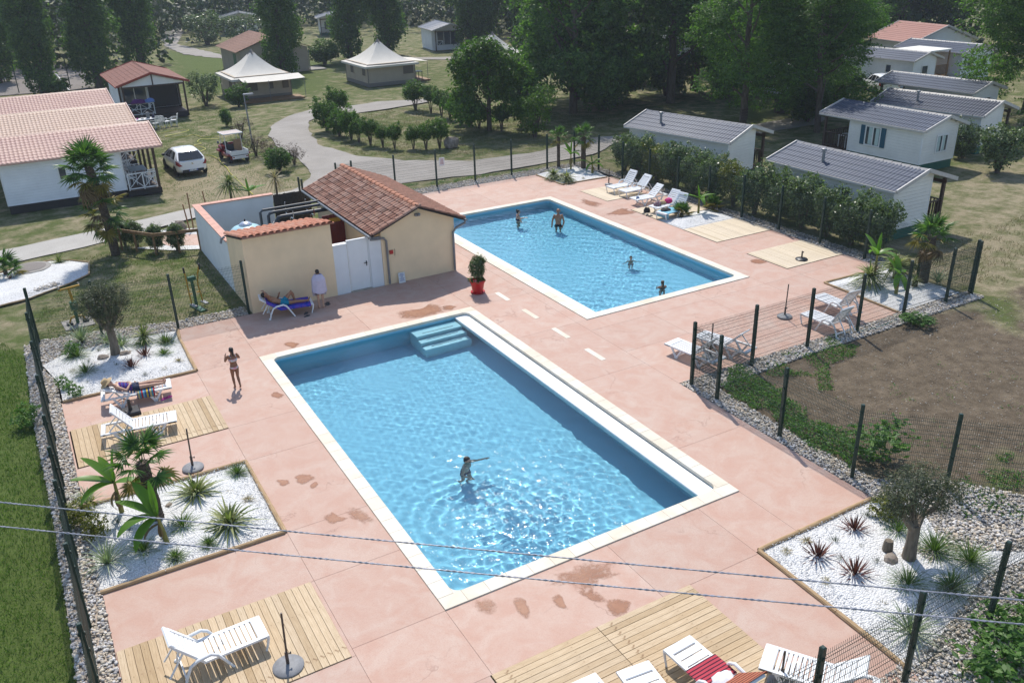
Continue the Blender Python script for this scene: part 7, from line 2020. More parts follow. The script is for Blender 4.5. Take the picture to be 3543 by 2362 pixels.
# ------------------------------------------------------------------ vehicles
def wheel(P, x, y, r, w, s):
    W = thing('wheel', None, None); W.parent = P; W.location = (x, y, r)
    m = MB(); prof = [(r * 0.66, -w / 2), (r * 0.92, -w / 2), (r, -w * 0.35), (r, w * 0.35), (r * 0.92, w / 2), (r * 0.66, w / 2)]
    m.lathe(prof, 22); inst('tyre', m.mesh('tyre', MAT['tyre'], 30), W, rot=(R(90), 0, 0))
    m = MB(); m.lathe([(r * 0.66, -w * 0.42), (r * 0.6, -w * 0.30), (0.06, -w * 0.36), (0.055, -w * 0.42), (0.01, -w * 0.42)], 20)
    m.lathe([(r * 0.66, w * 0.42), (r * 0.6, w * 0.30), (0.06, w * 0.36), (0.055, w * 0.42), (0.01, w * 0.42)], 20)
    inst('rim', m.mesh('rim', MAT['rim'], 30), W, rot=(R(90), 0, 0))
def car(label, loc, rz, plate=True):
    """hatchback, nose towards +X, rear axle near x=0.75"""
    C = thing('parked_car', label, 'car', loc, rz)
    L = 4.28
    def lerp(tab, s):
        for (a, va), (b, vb) in zip(tab[:-1], tab[1:]):
            if s <= b: return va + (vb - va) * (s - a) / (b - a)
        return tab[-1][1]
    top = [(0, 0.94), (0.035, 1.03), (0.10, 1.25), (0.16, 1.42), (0.24, 1.475), (0.40, 1.505), (0.54, 1.46), (0.62, 1.33), (0.74, 1.02), (0.80, 0.965), (0.90, 0.88), (0.97, 0.75), (1.0, 0.56)]
    half = [(0, 0.70), (0.02, 0.80), (0.06, 0.87), (0.15, 0.90), (0.5, 0.905), (0.85, 0.89), (0.94, 0.82), (0.98, 0.66), (1.0, 0.50)]
    bot = [(0, 0.36), (0.03, 0.30), (0.1, 0.22), (0.9, 0.20), (0.97, 0.24), (1.0, 0.34)]
    belt = [(0, 0.90), (0.05, 0.955), (0.2, 0.95), (0.75, 0.90), (0.82, 0.85), (0.95, 0.70), (1.0, 0.54)]
    def sect(s):
        zt, w, zb, zl = lerp(top, s), lerp(half, s), lerp(bot, s), lerp(belt, s)
        zl = min(zl, zt - 0.005)
        k = max(0.0, min(1.0, (zt - zl) / 0.5))
        wr = w * (1 - 0.32 * k)
        zs = zl + (zt - zl) * 0.86
        return [(0, zb), (w * 0.80, zb), (w * 0.96, zb + 0.08), (w, zb + 0.22), (w * 1.0, zl - 0.22), (w * 0.975, zl - 0.04), (w * 0.955, zl), (wr + (w * 0.955 - wr) * 0.14, zs), (wr * 0.90, zt - 0.015), (wr * 0.5, zt), (0, zt + 0.012 * k)]
    ss = [0, 0.012, 0.035, 0.07, 0.10, 0.13, 0.16, 0.20, 0.24, 0.32, 0.40, 0.47, 0.54, 0.58, 0.62, 0.68, 0.74, 0.80, 0.86, 0.92, 0.96, 0.985, 1.0]
    rows = []
    for s in ss:
        h = sect(s)
        rows.append([(s * L, y, z) for y, z in h] + [(s * L, -y, z) for y, z in h[-2:0:-1]])
    n = len(rows[0])
    m = MB()
    m.add([p for r in rows for p in r], [(i * n + j, i * n + (j + 1) % n, (i + 1) * n + (j + 1) % n, (i + 1) * n + j) for i in range(len(rows) - 1) for j in range(n)] + [tuple(range(n))[::-1], tuple(range((len(rows) - 1) * n, len(rows) * n))])
    o = m.obj('body', MAT['car_white'], C, 50); fix_normals(o.data)
    def patch(s0, s1, f0, f1, side, off=0.008, nu=8, nv=4, taper=(0, 0)):
        """piece of the body skin; f along the side section from belt (0) to roof rail (1)"""
        m = MB()
        def fn(u, v):
            a, b = s0 + taper[0] * v, s1 - taper[1] * v
            h = sect(a + (b - a) * u)
            f = f0 + (f1 - f0) * v
            y = h[6][0] + (h[7][0] - h[6][0]) * f; z = h[6][1] + (h[7][1] - h[6][1]) * f
            return ((a + (b - a) * u) * L, side * (y + off), z + 0.002)
        return m.grid(nu, nv, fn)
    for sd in (1, -1):
        patch(0.19, 0.335, 0.06, 0.93, sd, taper=(0.03, 0)).obj('side_window', MAT['car_glass'], C, 60)
        patch(0.352, 0.50, 0.06, 0.93, sd).obj('side_window', MAT['car_glass'], C, 60)
        patch(0.512, 0.70, 0.06, 0.90, sd, taper=(0, 0.115)).obj('side_window', MAT['car_glass'], C, 60)
        o = MB().sphere((0, 0, 0), 0.11, 10, 7, 0.7, 1.0, 0.75).obj('mirror', MAT['black_plastic'], C, True, (0.665 * L, sd * 1.0, 0.98))
    def across(s0, s1, w0, w1, off, nu=8, nv=4):
        m = MB()
        def fn(u, v):
            s = s0 + (s1 - s0) * v; h = sect(s)
            w = (w0 + (w1 - w0) * v) * h[8][0] * (2 * u - 1)
            return (s * L, w, h[9][1] + off - 0.03 * abs(2 * u - 1) ** 3)
        return m.grid(nu, nv, fn)
    rw = MB(); rw.grid(10, 5, lambda u, v: (0.055 + 0.52 * v - 0.03 + 0.05 * (2 * u - 1) ** 2, (0.74 - 0.16 * v) * (2 * u - 1), 1.02 + 0.385 * v))
    rw.obj('rear_window', MAT['car_glass'], C, 60)
    across(0.56, 0.735, 1.12, 1.22, 0.012).obj('windscreen', MAT['car_glass'], C, 60)
    MB().box(0.55, -0.20, 1.405, 0.60, 0.20, 1.425).obj('brake_light', MAT['lamp_red'], C)
    MB().bar((0.035, -0.1, 1.055), (0.06, 0.33, 1.045), 0.02).obj('wiper', MAT['ink'], C)
    for sd in (1, -1):
        m = MB()
        pts = [(0.43, 0.98), (0.86, 0.72), (0.60, 0.69), (0.40, 0.84)]
        P3 = [(0.30, sd * 0.885, 0.985), (0.02, sd * 0.83, 0.93), (-0.022, sd * 0.58, 0.70), (-0.005, sd * 0.78, 0.68), (0.22, sd * 0.91, 0.78)]
        m.add(P3, [(0, 1, 2, 3, 4)]); m.add([(p[0] + 0.02, p[1] * 0.97, p[2]) for p in P3], [(4, 3, 2, 1, 0)])
        m.obj('tail_light', MAT['lamp_red'], C)
        MB().sphere((L * 0.955, sd * 0.66, 0.68), 0.15, 8, 6, 1.1, 0.9, 0.6).obj('headlight', MAT['lamp_clear'], C, True)
    MB().bbox(-0.025, -0.62, 0.30, 0.12, 0.62, 0.46, 0.02).obj('bumper_insert', MAT['black_plastic'], C)
    pl = MB().box(-0.036, -0.26, 0.36, -0.026, 0.26, 0.47).obj('number_plate', MAT['plate_white'], C)
    for sd in (1, -1): MB().box(-0.0375, sd * 0.235 - 0.022, 0.362, -0.0362, sd * 0.235 + 0.022, 0.468).obj('plate_band', MAT['plate_blue'], pl)
    if plate:
        cu = bpy.data.curves.new('plate_text', 'FONT'); cu.body = 'DC 687 YP'; cu.size = 0.098; cu.align_x = 'CENTER'; cu.align_y = 'CENTER'; cu.extrude = 0.0006
        cu.materials.append(MAT['ink'])
        t0 = bpy.data.objects.new('plate_text', cu); me = bpy.data.meshes.new_from_object(t0); bpy.data.objects.remove(t0); bpy.data.curves.remove(cu); t = inst('plate_text', me, pl); t.location = (-0.0372, 0, 0.415); t.rotation_euler = (R(90), 0, R(-90))
    o = MB().lathe([(0.045, 0), (0.05, 0.006), (0.02, 0.008)], 14).obj('badge', MAT['chrome'], C, True, (-0.012, 0, 0.80), (0, R(-90), 0))
    MB().tube([(1.5, 0, 1.50), (1.38, 0, 1.62)], 0.006, 5).obj('aerial', MAT['ink'], C)
    for x in (0.78, 3.42):
        for sd in (1, -1):
            MB().lathe([(0.355, -0.004), (0.355, 0.004), (0.1, 0.005)], 24).obj('wheel_arch', MAT['black_plastic'], C, False, (x, sd * 0.898, 0.32), (R(90), 0, 0))
            wheel(C, x, sd * 0.83, 0.315, 0.21, sd)
    return C
c0, c1 = at('a', 1215, 1200), at('a', 1430, 1190)
mid = (c0 + c1) / 2
car('white hatchback parked on the dry grass by the chalets', (mid.x, mid.y + 0.15, -0.05), R(93))
c2 = at('c', 1440, 645)
car('white hatchback half hidden behind the blue roofed mobile home', (c2.x, c2.y, -0.03), R(60), False)
# utility buggy
c0, c1 = at('a', 1570, 1108), at('a', 1708, 1100)
mid = (c0 + c1) / 2
G = thing('utility_buggy', 'small red and white utility buggy with flat canopy', 'buggy', (mid.x, mid.y + 0.1, -0.05), R(95))
MB().bbox(0.1, -0.58, 0.28, 2.5, 0.58, 0.50, 0.03).obj('chassis', MAT['buggy_red'], G)
MB().bbox(2.05, -0.56, 0.5, 2.55, 0.56, 0.92, 0.12).obj('nose', MAT['buggy_red'], G)
MB().box(1.98, -0.55, 0.92, 2.06, 0.55, 1.02).obj('dashboard', MAT['buggy_red'], G)
MB().box(0.02, -0.55, 0.50, 0.95, 0.55, 0.535).obj('bed_floor', MAT['grey_plastic'], G)
for sd in (1, -1):
    MB().box(0.02, sd * 0.55 - 0.02, 0.54, 0.95, sd * 0.55 + 0.02, 0.80).obj('bed_side', MAT['white_paint'], G)
    MB().bbox(0.15, sd * 0.60 - 0.12, 0.50, 0.75, sd * 0.60 + 0.12, 0.60, 0.04).obj('fender', MAT['buggy_red'], G)
    MB().bbox(1.95, sd * 0.60 - 0.12, 0.50, 2.5, sd * 0.60 + 0.12, 0.64, 0.05).obj('fender', MAT['buggy_red'], G)
    for x, x2 in ((1.0, 1.05), (2.1, 1.85)): MB().tube([(x, sd * 0.52, 0.5), (x2, sd * 0.52, 1.70)], 0.022, 6).obj('canopy_post', MAT['white_paint'], G)
    for x in (0.45, 2.2): wheel(G, x, sd * 0.55, 0.25, 0.17, sd)
    MB().lathe([(0.04, 0), (0.045, 0.02), (0.01, 0.022)], 12).obj('tail_light', MAT['lamp_red'], G, True, (-0.005, sd * 0.42, 0.42), (0, R(-90), 0))
MB().box(0.0, -0.57, 0.54, 0.02, 0.57, 0.80).obj('tailgate', MAT['white_paint'], G)
MB().box(0.0, -0.5, 0.30, 0.03, 0.5, 0.49).obj('rear_panel', MAT['white_paint'], G)
MB().box(-0.006, -0.26, 0.33, 0.0, 0.26, 0.44).obj('number_plate', MAT['plate_white'], G)
MB().bbox(1.1, -0.5, 0.5, 1.55, 0.5, 0.72, 0.04).obj('seat', MAT['headliner'], G); MB().bbox(1.05, -0.5, 0.72, 1.15, 0.5, 1.08, 0.03).obj('backrest', MAT['headliner'], G)
MB().bbox(0.85, -0.60, 1.70, 2.0, 0.60, 1.75, 0.015).obj('canopy', MAT['buggy_roof'], G)
m = MB()
for a, b in (((0.85, -0.61), (2.0, -0.61)), ((0.85, 0.61), (2.0, 0.61)), ((0.84, -0.6), (0.84, 0.6)), ((2.01, -0.6), (2.01, 0.6))): m.bar((*a, 1.735), (*b, 1.735), 0.035, 0.05)
m.obj('canopy_frame', MAT['white_paint'], G)
MB().lathe([(0.15, 0), (0.17, 0.015), (0.15, 0.03), (0.135, 0.015)], 16).obj('steering_wheel', MAT['ink'], G, True, (1.82, 0.28, 1.0), (0, R(-50), 0))
MB().sphere((0, 0, 0), 0.08, 8, 6, 0.5, 1, 1.3).obj('mirror', MAT['zinc'], G, True, (2.0, 0.68, 1.1))
MB().bbox(0.95, -0.48, 0.54, 1.03, 0.0, 1.35, 0.01).obj('cargo_board', MAT['cardboard'], G)
tag(MB().bbox(-0.25, -0.18, 0, 0.25, 0.18, 0.2, 0.01).obj('crate', MAT['grey_plastic'], None, False, (mid.x - 0.25, mid.y + 0.6, 0.487), (0, 0, 0.1)), 'grey crate in the load bed of the buggy', 'crate')

# ------------------------------------------------------------------ street furniture and small things
lp = at('a', 1712, 975)
S_ = thing('street_lamp', 'grey street lamp on a plain pole beside the brown shrubs', 'street lamp', (lp.x, lp.y, 0))
MB().tube([(0, 0, -0.05), (-0.04, 0, 1.6), (-0.10, 0, 3.3)], [0.06, 0.05, 0.04], 10).obj('pole', MAT['zinc'], S_, True)
MB().bbox(-0.15, -0.12, 3.28, 0.55, 0.12, 3.38, 0.03).obj('lamp_head', MAT['zinc'], S_); MB().box(0.05, -0.09, 3.262, 0.5, 0.09, 3.279).obj('lamp_glass', MAT['lamp_clear'], S_)
# wooden rail
pts_ = [at('d', 795, 188, 0.92), at('d', 1040, 222, 0.92), at('d', 1350, 187, 0.92)]
W_ = thing('wooden_rail', 'low brown wooden rail behind the oleanders', 'rail', (pts_[0].x, pts_[0].y, 0))
for a, b in ((0, 1), (1, 2)):
    MB().bar(pts_[a] - Vector((pts_[0].x, pts_[0].y, 0)), pts_[b] - Vector((pts_[0].x, pts_[0].y, 0)), 0.06, 0.14).obj('rail', MAT['post_wood'], W_)
for t in (0.03, 0.45, 0.98):
    p = pts_[0].lerp(pts_[1], t) - Vector((pts_[0].x, pts_[0].y, 0)); MB().bar((p.x, p.y + 0.08, -0.05), (p.x, p.y + 0.08, 0.95), 0.09).obj('post', MAT['post_wood'], W_)
for t in (0.5, 0.97):
    p = pts_[1].lerp(pts_[2], t) - Vector((pts_[0].x, pts_[0].y, 0)); MB().bar((p.x, p.y + 0.08, -0.05), (p.x, p.y + 0.08, 0.95), 0.09).obj('post', MAT['post_wood'], W_)
sheet('entrance_slab', pp('d', (985, 235), (1130, 222), (1378, 215), (1378, 290), (1140, 295)), 0.008, MAT['deck'], 0)
for lab, b, h, dx in [('thick bamboo stake beside the grey boulder', at('d', 1312, 175), 1.75, 0.0), ('thin leaning bamboo stake next to the thick one', at('d', 1285, 182), 1.25, -0.1), ('short bamboo stake behind the white wall corner', at('a', 1400, 1410), 0.9, -0.06)]:
    tag(MB().tube([(0, 0, -0.05), (dx * 0.5, 0, h * 0.5), (dx, 0, h)], [0.035, 0.033, 0.03], 7).obj('bamboo_stake', MAT['bamboo'], None, True, (b.x, b.y, 0)), lab, 'stake')
# outdoor exercise machines
b = at('d', 1345, 715)
E1 = thing('exercise_machine', 'green and yellow cross trainer with two tall yellow levers', 'exercise machine', (b.x, b.y, -0.03), R(15))
MB().bbox(-0.12, -0.45, 0, 0.12, 0.45, 0.06, 0.01).obj('base', MAT['green_paint'], E1); MB().tube([(0, 0.1, 0.05), (0, 0.15, 1.1)], 0.06, 8).obj('post', MAT['green_paint'], E1, True)
MB().bbox(-0.14, 0.05, 1.1, 0.14, 0.2, 1.25, 0.02).obj('head', MAT['green_paint'], E1)
for s in (-1, 1):
    MB().tube([(s * 0.22, 0.0, 0.25), (s * 0.20, 0.12, 0.9), (s * 0.24, 0.05, 1.35), (s * 0.30, -0.05, 1.65)], 0.028, 7).obj('lever', MAT['yellow_paint'], E1, True)
    MB().tube([(s * 0.30, -0.05, 1.5), (s * 0.305, -0.05, 1.72)], 0.034, 7).obj('grip', MAT['ink'], E1, True)
    MB().bbox(s * 0.22 - 0.07, -0.35, 0.22, s * 0.22 + 0.07, 0.05, 0.26, 0.01).obj('pedal', MAT['zinc'], E1); MB().bar((s * 0.1, 0.12, 0.6), (s * 0.22, 0.1, 0.6), 0.04).obj('axle', MAT['yellow_paint'], E1)
b = at('d', 530, 815)
E2 = thing('exercise_machine', 'green and yellow machine with T shaped yellow handlebar', 'exercise machine', (b.x, b.y, -0.03), R(5))
MB().tube([(0, 0, 0), (0, 0, 0.85)], 0.06, 8).obj('post', MAT['green_paint'], E2, True); MB().tube([(0, 0, 0.85), (-0.03, 0.02, 1.35)], 0.045, 8).obj('neck', MAT['yellow_paint'], E2, True)
MB().bar((-0.38, 0, 1.36), (0.34, 0.02, 1.40), 0.06).obj('handlebar', MAT['yellow_paint'], E2); MB().bbox(-0.12, -0.12, 0.55, 0.12, 0.12, 0.85, 0.02).obj('hub', MAT['green_paint'], E2)
for s in (-1, 1):
    MB().bar((s * 0.34, 0.0, 1.40), (s * 0.34, 0.30, 1.42), 0.045).obj('grip', MAT['ink'], E2)
    MB().tube([(0, 0, 0.30), (s * 0.18, -0.02, 0.28), (s * 0.27, -0.02, 0.10)], 0.03, 7).obj('foot_arm', MAT['yellow_paint'], E2, True); MB().bbox(s * 0.27 - 0.1, -0.14, 0.06, s * 0.27 + 0.1, 0.1, 0.10, 0.01).obj('pedal', MAT['ink'], E2)
MB().bbox(-0.5, -0.5, -0.02, 0.5, 0.5, 0.03, 0.005).obj('pad', MAT['concrete'], E2)
# garden hose
ZK['s'] = (560, 440, 7.128)
def strand(label, name, k, pts, r, mat, z=0.0, cat='hose'):
    P = [at(k, *p) for p in pts]; sm = []
    n = len(P)
    for i in range(n - 1):
        p0, p1, p2, p3 = P[max(i - 1, 0)], P[i], P[i + 1], P[min(i + 2, n - 1)]
        for q in range(6):
            t = q / 6
            sm.append(0.5 * ((2 * p1) + (p2 - p0) * t + (2 * p0 - 5 * p1 + 4 * p2 - p3) * t * t + (3 * p1 - p0 - 3 * p2 + p3) * t ** 3))
    sm.append(P[-1]); b = P[0].copy()
    return tag(MB().tube([Vector((p.x - b.x, p.y - b.y, z)) for p in sm], r, 5).obj(name, MAT[mat], None, True, (b.x, b.y, 0.0)), label, cat)
strand('yellow garden hose looping over the grass past the car', 'garden_hose', 's', [(-250, 190), (0, 145), (250, 90), (560, 55), (665, 80), (480, 140), (200, 200), (90, 235), (300, 248), (600, 235), (780, 185), (1000, 250), (1250, 230), (1400, 240), (1420, 280), (1200, 295), (960, 300), (880, 360), (970, 405), (800, 445), (960, 480), (1080, 540), (1000, 575), (950, 600)], 0.022, 'hose_yellow', 0.005)
strand('yellow garden hose running from the car to the planted wall', 'garden_hose', 's', [(1080, 690), (1250, 715), (1400, 800), (1480, 900), (1600, 1000), (1700, 1150), (1850, 1290), (2100, 1530), (2250, 1660)], 0.022, 'hose_yellow', 0.005)
strand('thin green pipe lying along the pebbles at the bare field', 'drip_pipe', 'o', [(690, 970), (780, 950), (900, 915), (1050, 860)], 0.02, 'teal_skirt', 0.02, 'pipe')
# overhead cables high above the lawn and pool, twisted pair
def cable(label, p, q, z):
    a, b = at('D', *p, z), at('D', *q, z)
    d = (b - a).normalized()
    a2, b2 = a - d * 14, b + d * 14
    T = thing('overhead_cable', label, 'cable', (a2.x, a2.y, a2.z))
    n = 620; L = (b2 - a2).length
    side = d.cross(Vector((0, 0, 1))).normalized()
    for s in (0, 1):
        m = MB(); pts = []
        for k in range(n + 1):
            t = k / n
            ph = TAU * t * L / 0.11 + s * math.pi
            c = d * (L * t) + Vector((0, 0, -0.35 * 4 * (0.25 - (t - 0.5) ** 2) + 0.35 * 4 * (0.25 - 0.0)))
            c.z = -0.25 * 4 * t * (1 - t) + 0.2
            pts.append(c + side * 0.0062 * math.cos(ph) + Vector((0, 0, 0.0062 * math.sin(ph))))
        m.tube(pts, 0.0062, 5).obj('strand', MAT['cable'], T, 'all')
cable('upper twisted cable crossing above the near pool', (0, 1148), (2352, 1372), 6.4)
cable('lower twisted cable crossing above the near pool', (0, 1203), (2352, 1427), 6.4)
# tennis court poles
for i, (x, y) in enumerate([(130, 630), (480, 600)]):
    p = at('a', x, y)
    tag(MB().tube([(0, 0, -0.05), (0, 0, 3.0)], 0.05, 6).obj('court_pole', MAT['fence_green'], None, True, (p.x, p.y, 0)), 'thin dark pole at the tennis court ' + ('by the poplar trunk' if i == 0 else 'close to the brown chalet'), 'pole')
p = at('c', 445, 885)
SG = thing('direction_sign', 'small dark signpost beside the acacia trunk', 'sign', (p.x, p.y, 0)); MB().bar((0, 0, -0.05), (0, 0, 1.5), 0.06).obj('post', MAT['brown_wood'], SG)
for k in range(4): MB().box(-0.3, -0.05, 0.75 + 0.19 * k, 0.3, -0.031, 0.91 + 0.19 * k).obj('board', MAT['brown_wood'], SG)
p = at('c', 690, 760)
tag(MB().lathe([(0.40, 0), (0.36, 0.4), (0.40, 1.1), (0.34, 1.3), (0.05, 1.32)], 10).obj('tree_stump', MAT['bark'], None, True, (p.x, p.y, -0.03)), 'tall cut tree stump on the sunny grass beyond the road', 'stump')
# garden chairs and tables
def chair_me(what, mat):
    m = MB()
    if what == 'seat': m.bbox(-0.23, -0.22, 0.40, 0.23, 0.24, 0.44, 0.02)
    elif what == 'back':
        m.bar((-0.24, -0.2, 0.42), (-0.33, -0.2, 0.88), 0.04); m.bar((-0.24, 0.2, 0.42), (-0.33, 0.2, 0.88), 0.04); m.bar((-0.33, -0.22, 0.86), (-0.33, 0.22, 0.86), 0.05)
        for y in (-0.12, -0.04, 0.04, 0.12): m.bar((-0.24, y, 0.44), (-0.32, y, 0.86), 0.03, 0.02)
    elif what == 'leg': m.bar((0, 0, 0), (0, 0, 0.42), 0.04)
    else: m.bar((-0.28, 0, 0.64), (0.22, 0, 0.62), 0.05, 0.03); m.bar((0.2, 0, 0.42), (0.2, 0, 0.62), 0.04)
    return m.mesh(what, MAT[mat])
CHM = {w: chair_me(w, 'white_plastic') for w in ('seat', 'back', 'leg', 'arm')}
def chair(label, loc, rz, z=0.0, group=None):
    T = thing('garden_chair', label, 'chair', (loc[0], loc[1], z), rz, group)
    inst('seat', CHM['seat'], T); inst('backrest', CHM['back'], T)
    for x in (-0.2, 0.2):
        for y in (-0.2, 0.2): inst('leg', CHM['leg'], T, (x, y, 0))
    for y in (-0.25, 0.25): inst('armrest', CHM['arm'], T, (0, y, 0))
    return T
def table(label, loc, rz, w, d, z=0.0, mat='white_plastic'):
    T = thing('garden_table', label, 'table', (loc[0], loc[1], z), rz)
    MB().bbox(-w / 2, -d / 2, 0.70, w / 2, d / 2, 0.735, 0.012).obj('top', MAT[mat], T)
    L_ = MB().bar((0, 0, 0), (0, 0, 0.70), 0.05).mesh('leg', MAT[mat])
    for x in (-w / 2 + 0.08, w / 2 - 0.08):
        for y in (-d / 2 + 0.08, d / 2 - 0.08): inst('leg', L_, T, (x, y, 0))
    return T
simple('grey_blue_plastic', (0.26, 0.32, 0.36), 0.45, 0.06)
table('grey table on the terrace of the salmon roofed chalet by the palm', (5.75, 53.6), 0, 0.9, 1.3, 0.33, 'grey_blue_plastic')
chair('white chair left of the terrace table under the salmon roof', (5.25, 52.7), R(20), 0.33); chair('white chair at the corner post of the palm side chalet terrace', (6.25, 52.4), R(100), 0.33); chair('white chair behind the terrace table of the palm side chalet', (5.5, 55.0), R(-70), 0.33)
tb = at('p', 1530, 420, 0.7)
table('white table piled with dishes in front of the brown chalet', (tb.x, tb.y), 0.1, 2.0, 0.9)
for i, (dx, dy, s, mt, lab) in enumerate([(-0.6, 0.1, 0.12, 'awning_white', 'white bowl on the outdoor table, third from the grey box'), (-0.25, 0.0, 0.10, 'lilac', 'pink bowl on the outdoor table'), (0.1, -0.1, 0.13, 'awning_white', 'white basin on the outdoor table beside the grey box')]):
    if mt == 'lilac': simple('lilac', (0.42, 0.10, 0.30), 0.6, 0.1)
    tag(MB().lathe([(s * 0.5, 0), (s, s * 0.8), (s * 0.94, s * 0.8), (s * 0.4, 0.02)], 14).obj('bowl', MAT[mt], None, True, (tb.x + dx, tb.y + dy, 0.735)), lab, 'bowl')
tag(MB().bbox(-0.12, -0.12, 0, 0.12, 0.12, 0.45, 0.02).obj('storage_box', MAT['grey_plastic'], None, False, (tb.x + 0.55, tb.y + 0.1, 0.735)), 'upright grey box on the end of the outdoor table', 'box')
for i, (dx, dy, a, lab) in enumerate([(1.2, 0.1, 1.6, 'white garden chair hung with dark clothes by the outdoor table'), (1.75, -0.3, 0.4, 'white garden chair beside the clothes hung one on the grass'), (2.35, 0.0, 2.8, 'white garden chair farthest from the outdoor table'), (0.9, -0.6, 2.0, 'white garden chair tucked at the end of the outdoor table')]):
    chair(lab, (tb.x + dx, tb.y + dy), a)
simple('navy_cloth', (0.02, 0.028, 0.06), 0.9, 0.2); simple('purple_cloth', (0.09, 0.012, 0.12), 0.9, 0.2); simple('blue_cloth', (0.12, 0.20, 0.45), 0.9, 0.15)
def lump(name, label, cat, loc, sx, sy, sz, mat, seed=0.0, rz=0.0, drop=0.0):
    """loosely heaped cloth or bag"""
    bm = bmesh.new(); bmesh.ops.create_icosphere(bm, subdivisions=3, radius=1)
    for v in bm.verts:
        k = 1 + 0.30 * mnoise.noise(v.co * 1.7 + Vector((seed, 0, 0))) + 0.12 * mnoise.noise(v.co * 4 + Vector((seed, 3, 0)))
        v.co = Vector((v.co.x * k * sx, v.co.y * k * sy, max(-0.35, v.co.z) * k * sz + 0.35 * sz))
    me = bpy.data.meshes.new(name); bm.to_mesh(me); bm.free(); me.materials.append(MAT[mat])
    me.polygons.foreach_set('use_smooth', [True] * len(me.polygons))
    return tag(inst(name, me, None, loc, (0, 0, rz)), label, cat)
lump('clothes', 'dark clothes hanging over the garden chair back', 'clothes', (tb.x + 0.95, tb.y + 0.1, 0.45), 0.16, 0.35, 0.42, 'navy_cloth', 1)
lump('folded_parasol', 'purple cloth draped over the white porch railing', 'cloth', (9.3, 76.5, 1.35), 0.55, 0.22, 0.28, 'purple_cloth', 2); lump('folded_cloth', 'pale blue cloth draped over the white porch railing', 'cloth', (10.15, 76.5, 1.38), 0.42, 0.2, 0.24, 'blue_cloth', 3)
table('white table on the porch of the mobile home behind the hedge', (35.0, 25.2), 0, 0.9, 1.6, 0.34); table('white table on the porch of the mobile home with teal shutters', (44.0, 36.1), 0, 0.8, 0.8, 0.34)
chair('white chair on the porch of the mobile home with teal shutters', (43.6, 35.6), 0.6, 0.34); chair('white chair on the porch of the mobile home at the hedge end', (35.6, 37.0), 2.4, 0.34)
table('dark folding table under the second tent awning', (36.7, 83.4), 0, 0.8, 1.0, 0.1, 'black_plastic')
chair('white chair under the awning of the half hidden tent', (48.6, 81.4), 1.0, 0.1)
# ------------------------------------------------------------------ cloth
def stripe(name, cols, scale, axis=0, rough=0.9):
    t = NT(name)
    sep = t.n('ShaderNodeSeparateXYZ'); t.l(t.tc(), sep.inputs[0])
    v = t.math('FRACT', t.math('MULTIPLY', t.math('ADD', sep.outputs[axis], 20.0), scale))
    n = len(cols)
    c = t.ramp(v, [(i / n, cc) for i, cc in enumerate(cols)], 'CONSTANT')
    t.set(c, rough, spec=0.15); t.bump(t.noise(160), 0.3, 0.003)
    MAT[name] = t.mat
stripe('towel_multi', [(0.45, 0.30, 0.03), (0.03, 0.10, 0.25), (0.12, 0.32, 0.42), (0.35, 0.03, 0.04), (0.05, 0.22, 0.30), (0.40, 0.33, 0.15), (0.02, 0.05, 0.16)], 3.0, 0)
stripe('towel_red', [(0.42, 0.055, 0.075), (0.42, 0.055, 0.075), (0.05, 0.015, 0.03)], 14.0, 0)
stripe('towel_rust', [(0.36, 0.12, 0.07), (0.36, 0.12, 0.07), (0.03, 0.015, 0.015)], 12.0, 0)
stripe('top_stripes', [(0.02, 0.03, 0.16), (0.10, 0.03, 0.25), (0.02, 0.10, 0.25), (0.16, 0.03, 0.13)], 11.0, 0)
def m_mot(name, cols, sc):
    t = NT(name); t.set(t.ramp(t.noise(sc, detail=2), [(0.32 + 0.36 * i / (len(cols) - 1), c) for i, c in enumerate(cols)]), 0.85, spec=0.15); MAT[name] = t.mat
m_mot('towel_blue', [(0.02, 0.03, 0.30), (0.03, 0.06, 0.42), (0.16, 0.05, 0.32), (0.02, 0.10, 0.45)], 6)
m_mot('bikini', [(0.62, 0.60, 0.50), (0.55, 0.22, 0.30), (0.60, 0.62, 0.60), (0.25, 0.50, 0.52)], 14)
m_mot('flower_bag', [(0.40, 0.12, 0.16), (0.10, 0.08, 0.09), (0.5, 0.42, 0.40)], 22)
simple('turquoise_cloth', (0.0, 0.20, 0.30), 0.8, 0.1); simple('lavender_cloth', (0.50, 0.46, 0.56), 0.9, 0.08, 8); simple('black_cloth', (0.015, 0.015, 0.017), 0.85, 0.1); simple('light_blue_cloth', (0.18, 0.40, 0.50), 0.9, 0.08, 8)
simple('white_cloth', (0.62, 0.62, 0.64), 0.9, 0.06, 8); simple('pink_cloth', (0.52, 0.03, 0.16), 0.8, 0.1); simple('straw_hat', (0.46, 0.33, 0.18), 0.8, 0.15, 30, 0.4, 120); simple('pink_rubber', (0.60, 0.05, 0.30), 0.6, 0.05); simple('grey_rubber', (0.05, 0.055, 0.06), 0.7, 0.1); simple('blue_rubber', (0.02, 0.07, 0.20), 0.6, 0.1)
simple('orange_plastic', (0.55, 0.22, 0.03), 0.5, 0.08); simple('hair_dark', (0.014, 0.010, 0.009), 0.55, 0.3, 20); simple('hair_brown', (0.06, 0.03, 0.016), 0.55, 0.3, 20)
def skin(name, c):
    t = NT(name); t.set(t.mix(t.ramp(t.noise(5), [(0.3, 0.0), (0.7, 1.0)]), tuple(v * 0.92 for v in c), c), 0.5, spec=0.3); t.b.inputs['Subsurface Weight'].default_value = 0.06; t.b.inputs['Subsurface Radius'].default_value = (0.02, 0.008, 0.004); MAT[name] = t.mat
skin('skin_tan', (0.33, 0.165, 0.095)); skin('skin_fair', (0.50, 0.295, 0.205)); skin('skin_deep', (0.24, 0.115, 0.065))
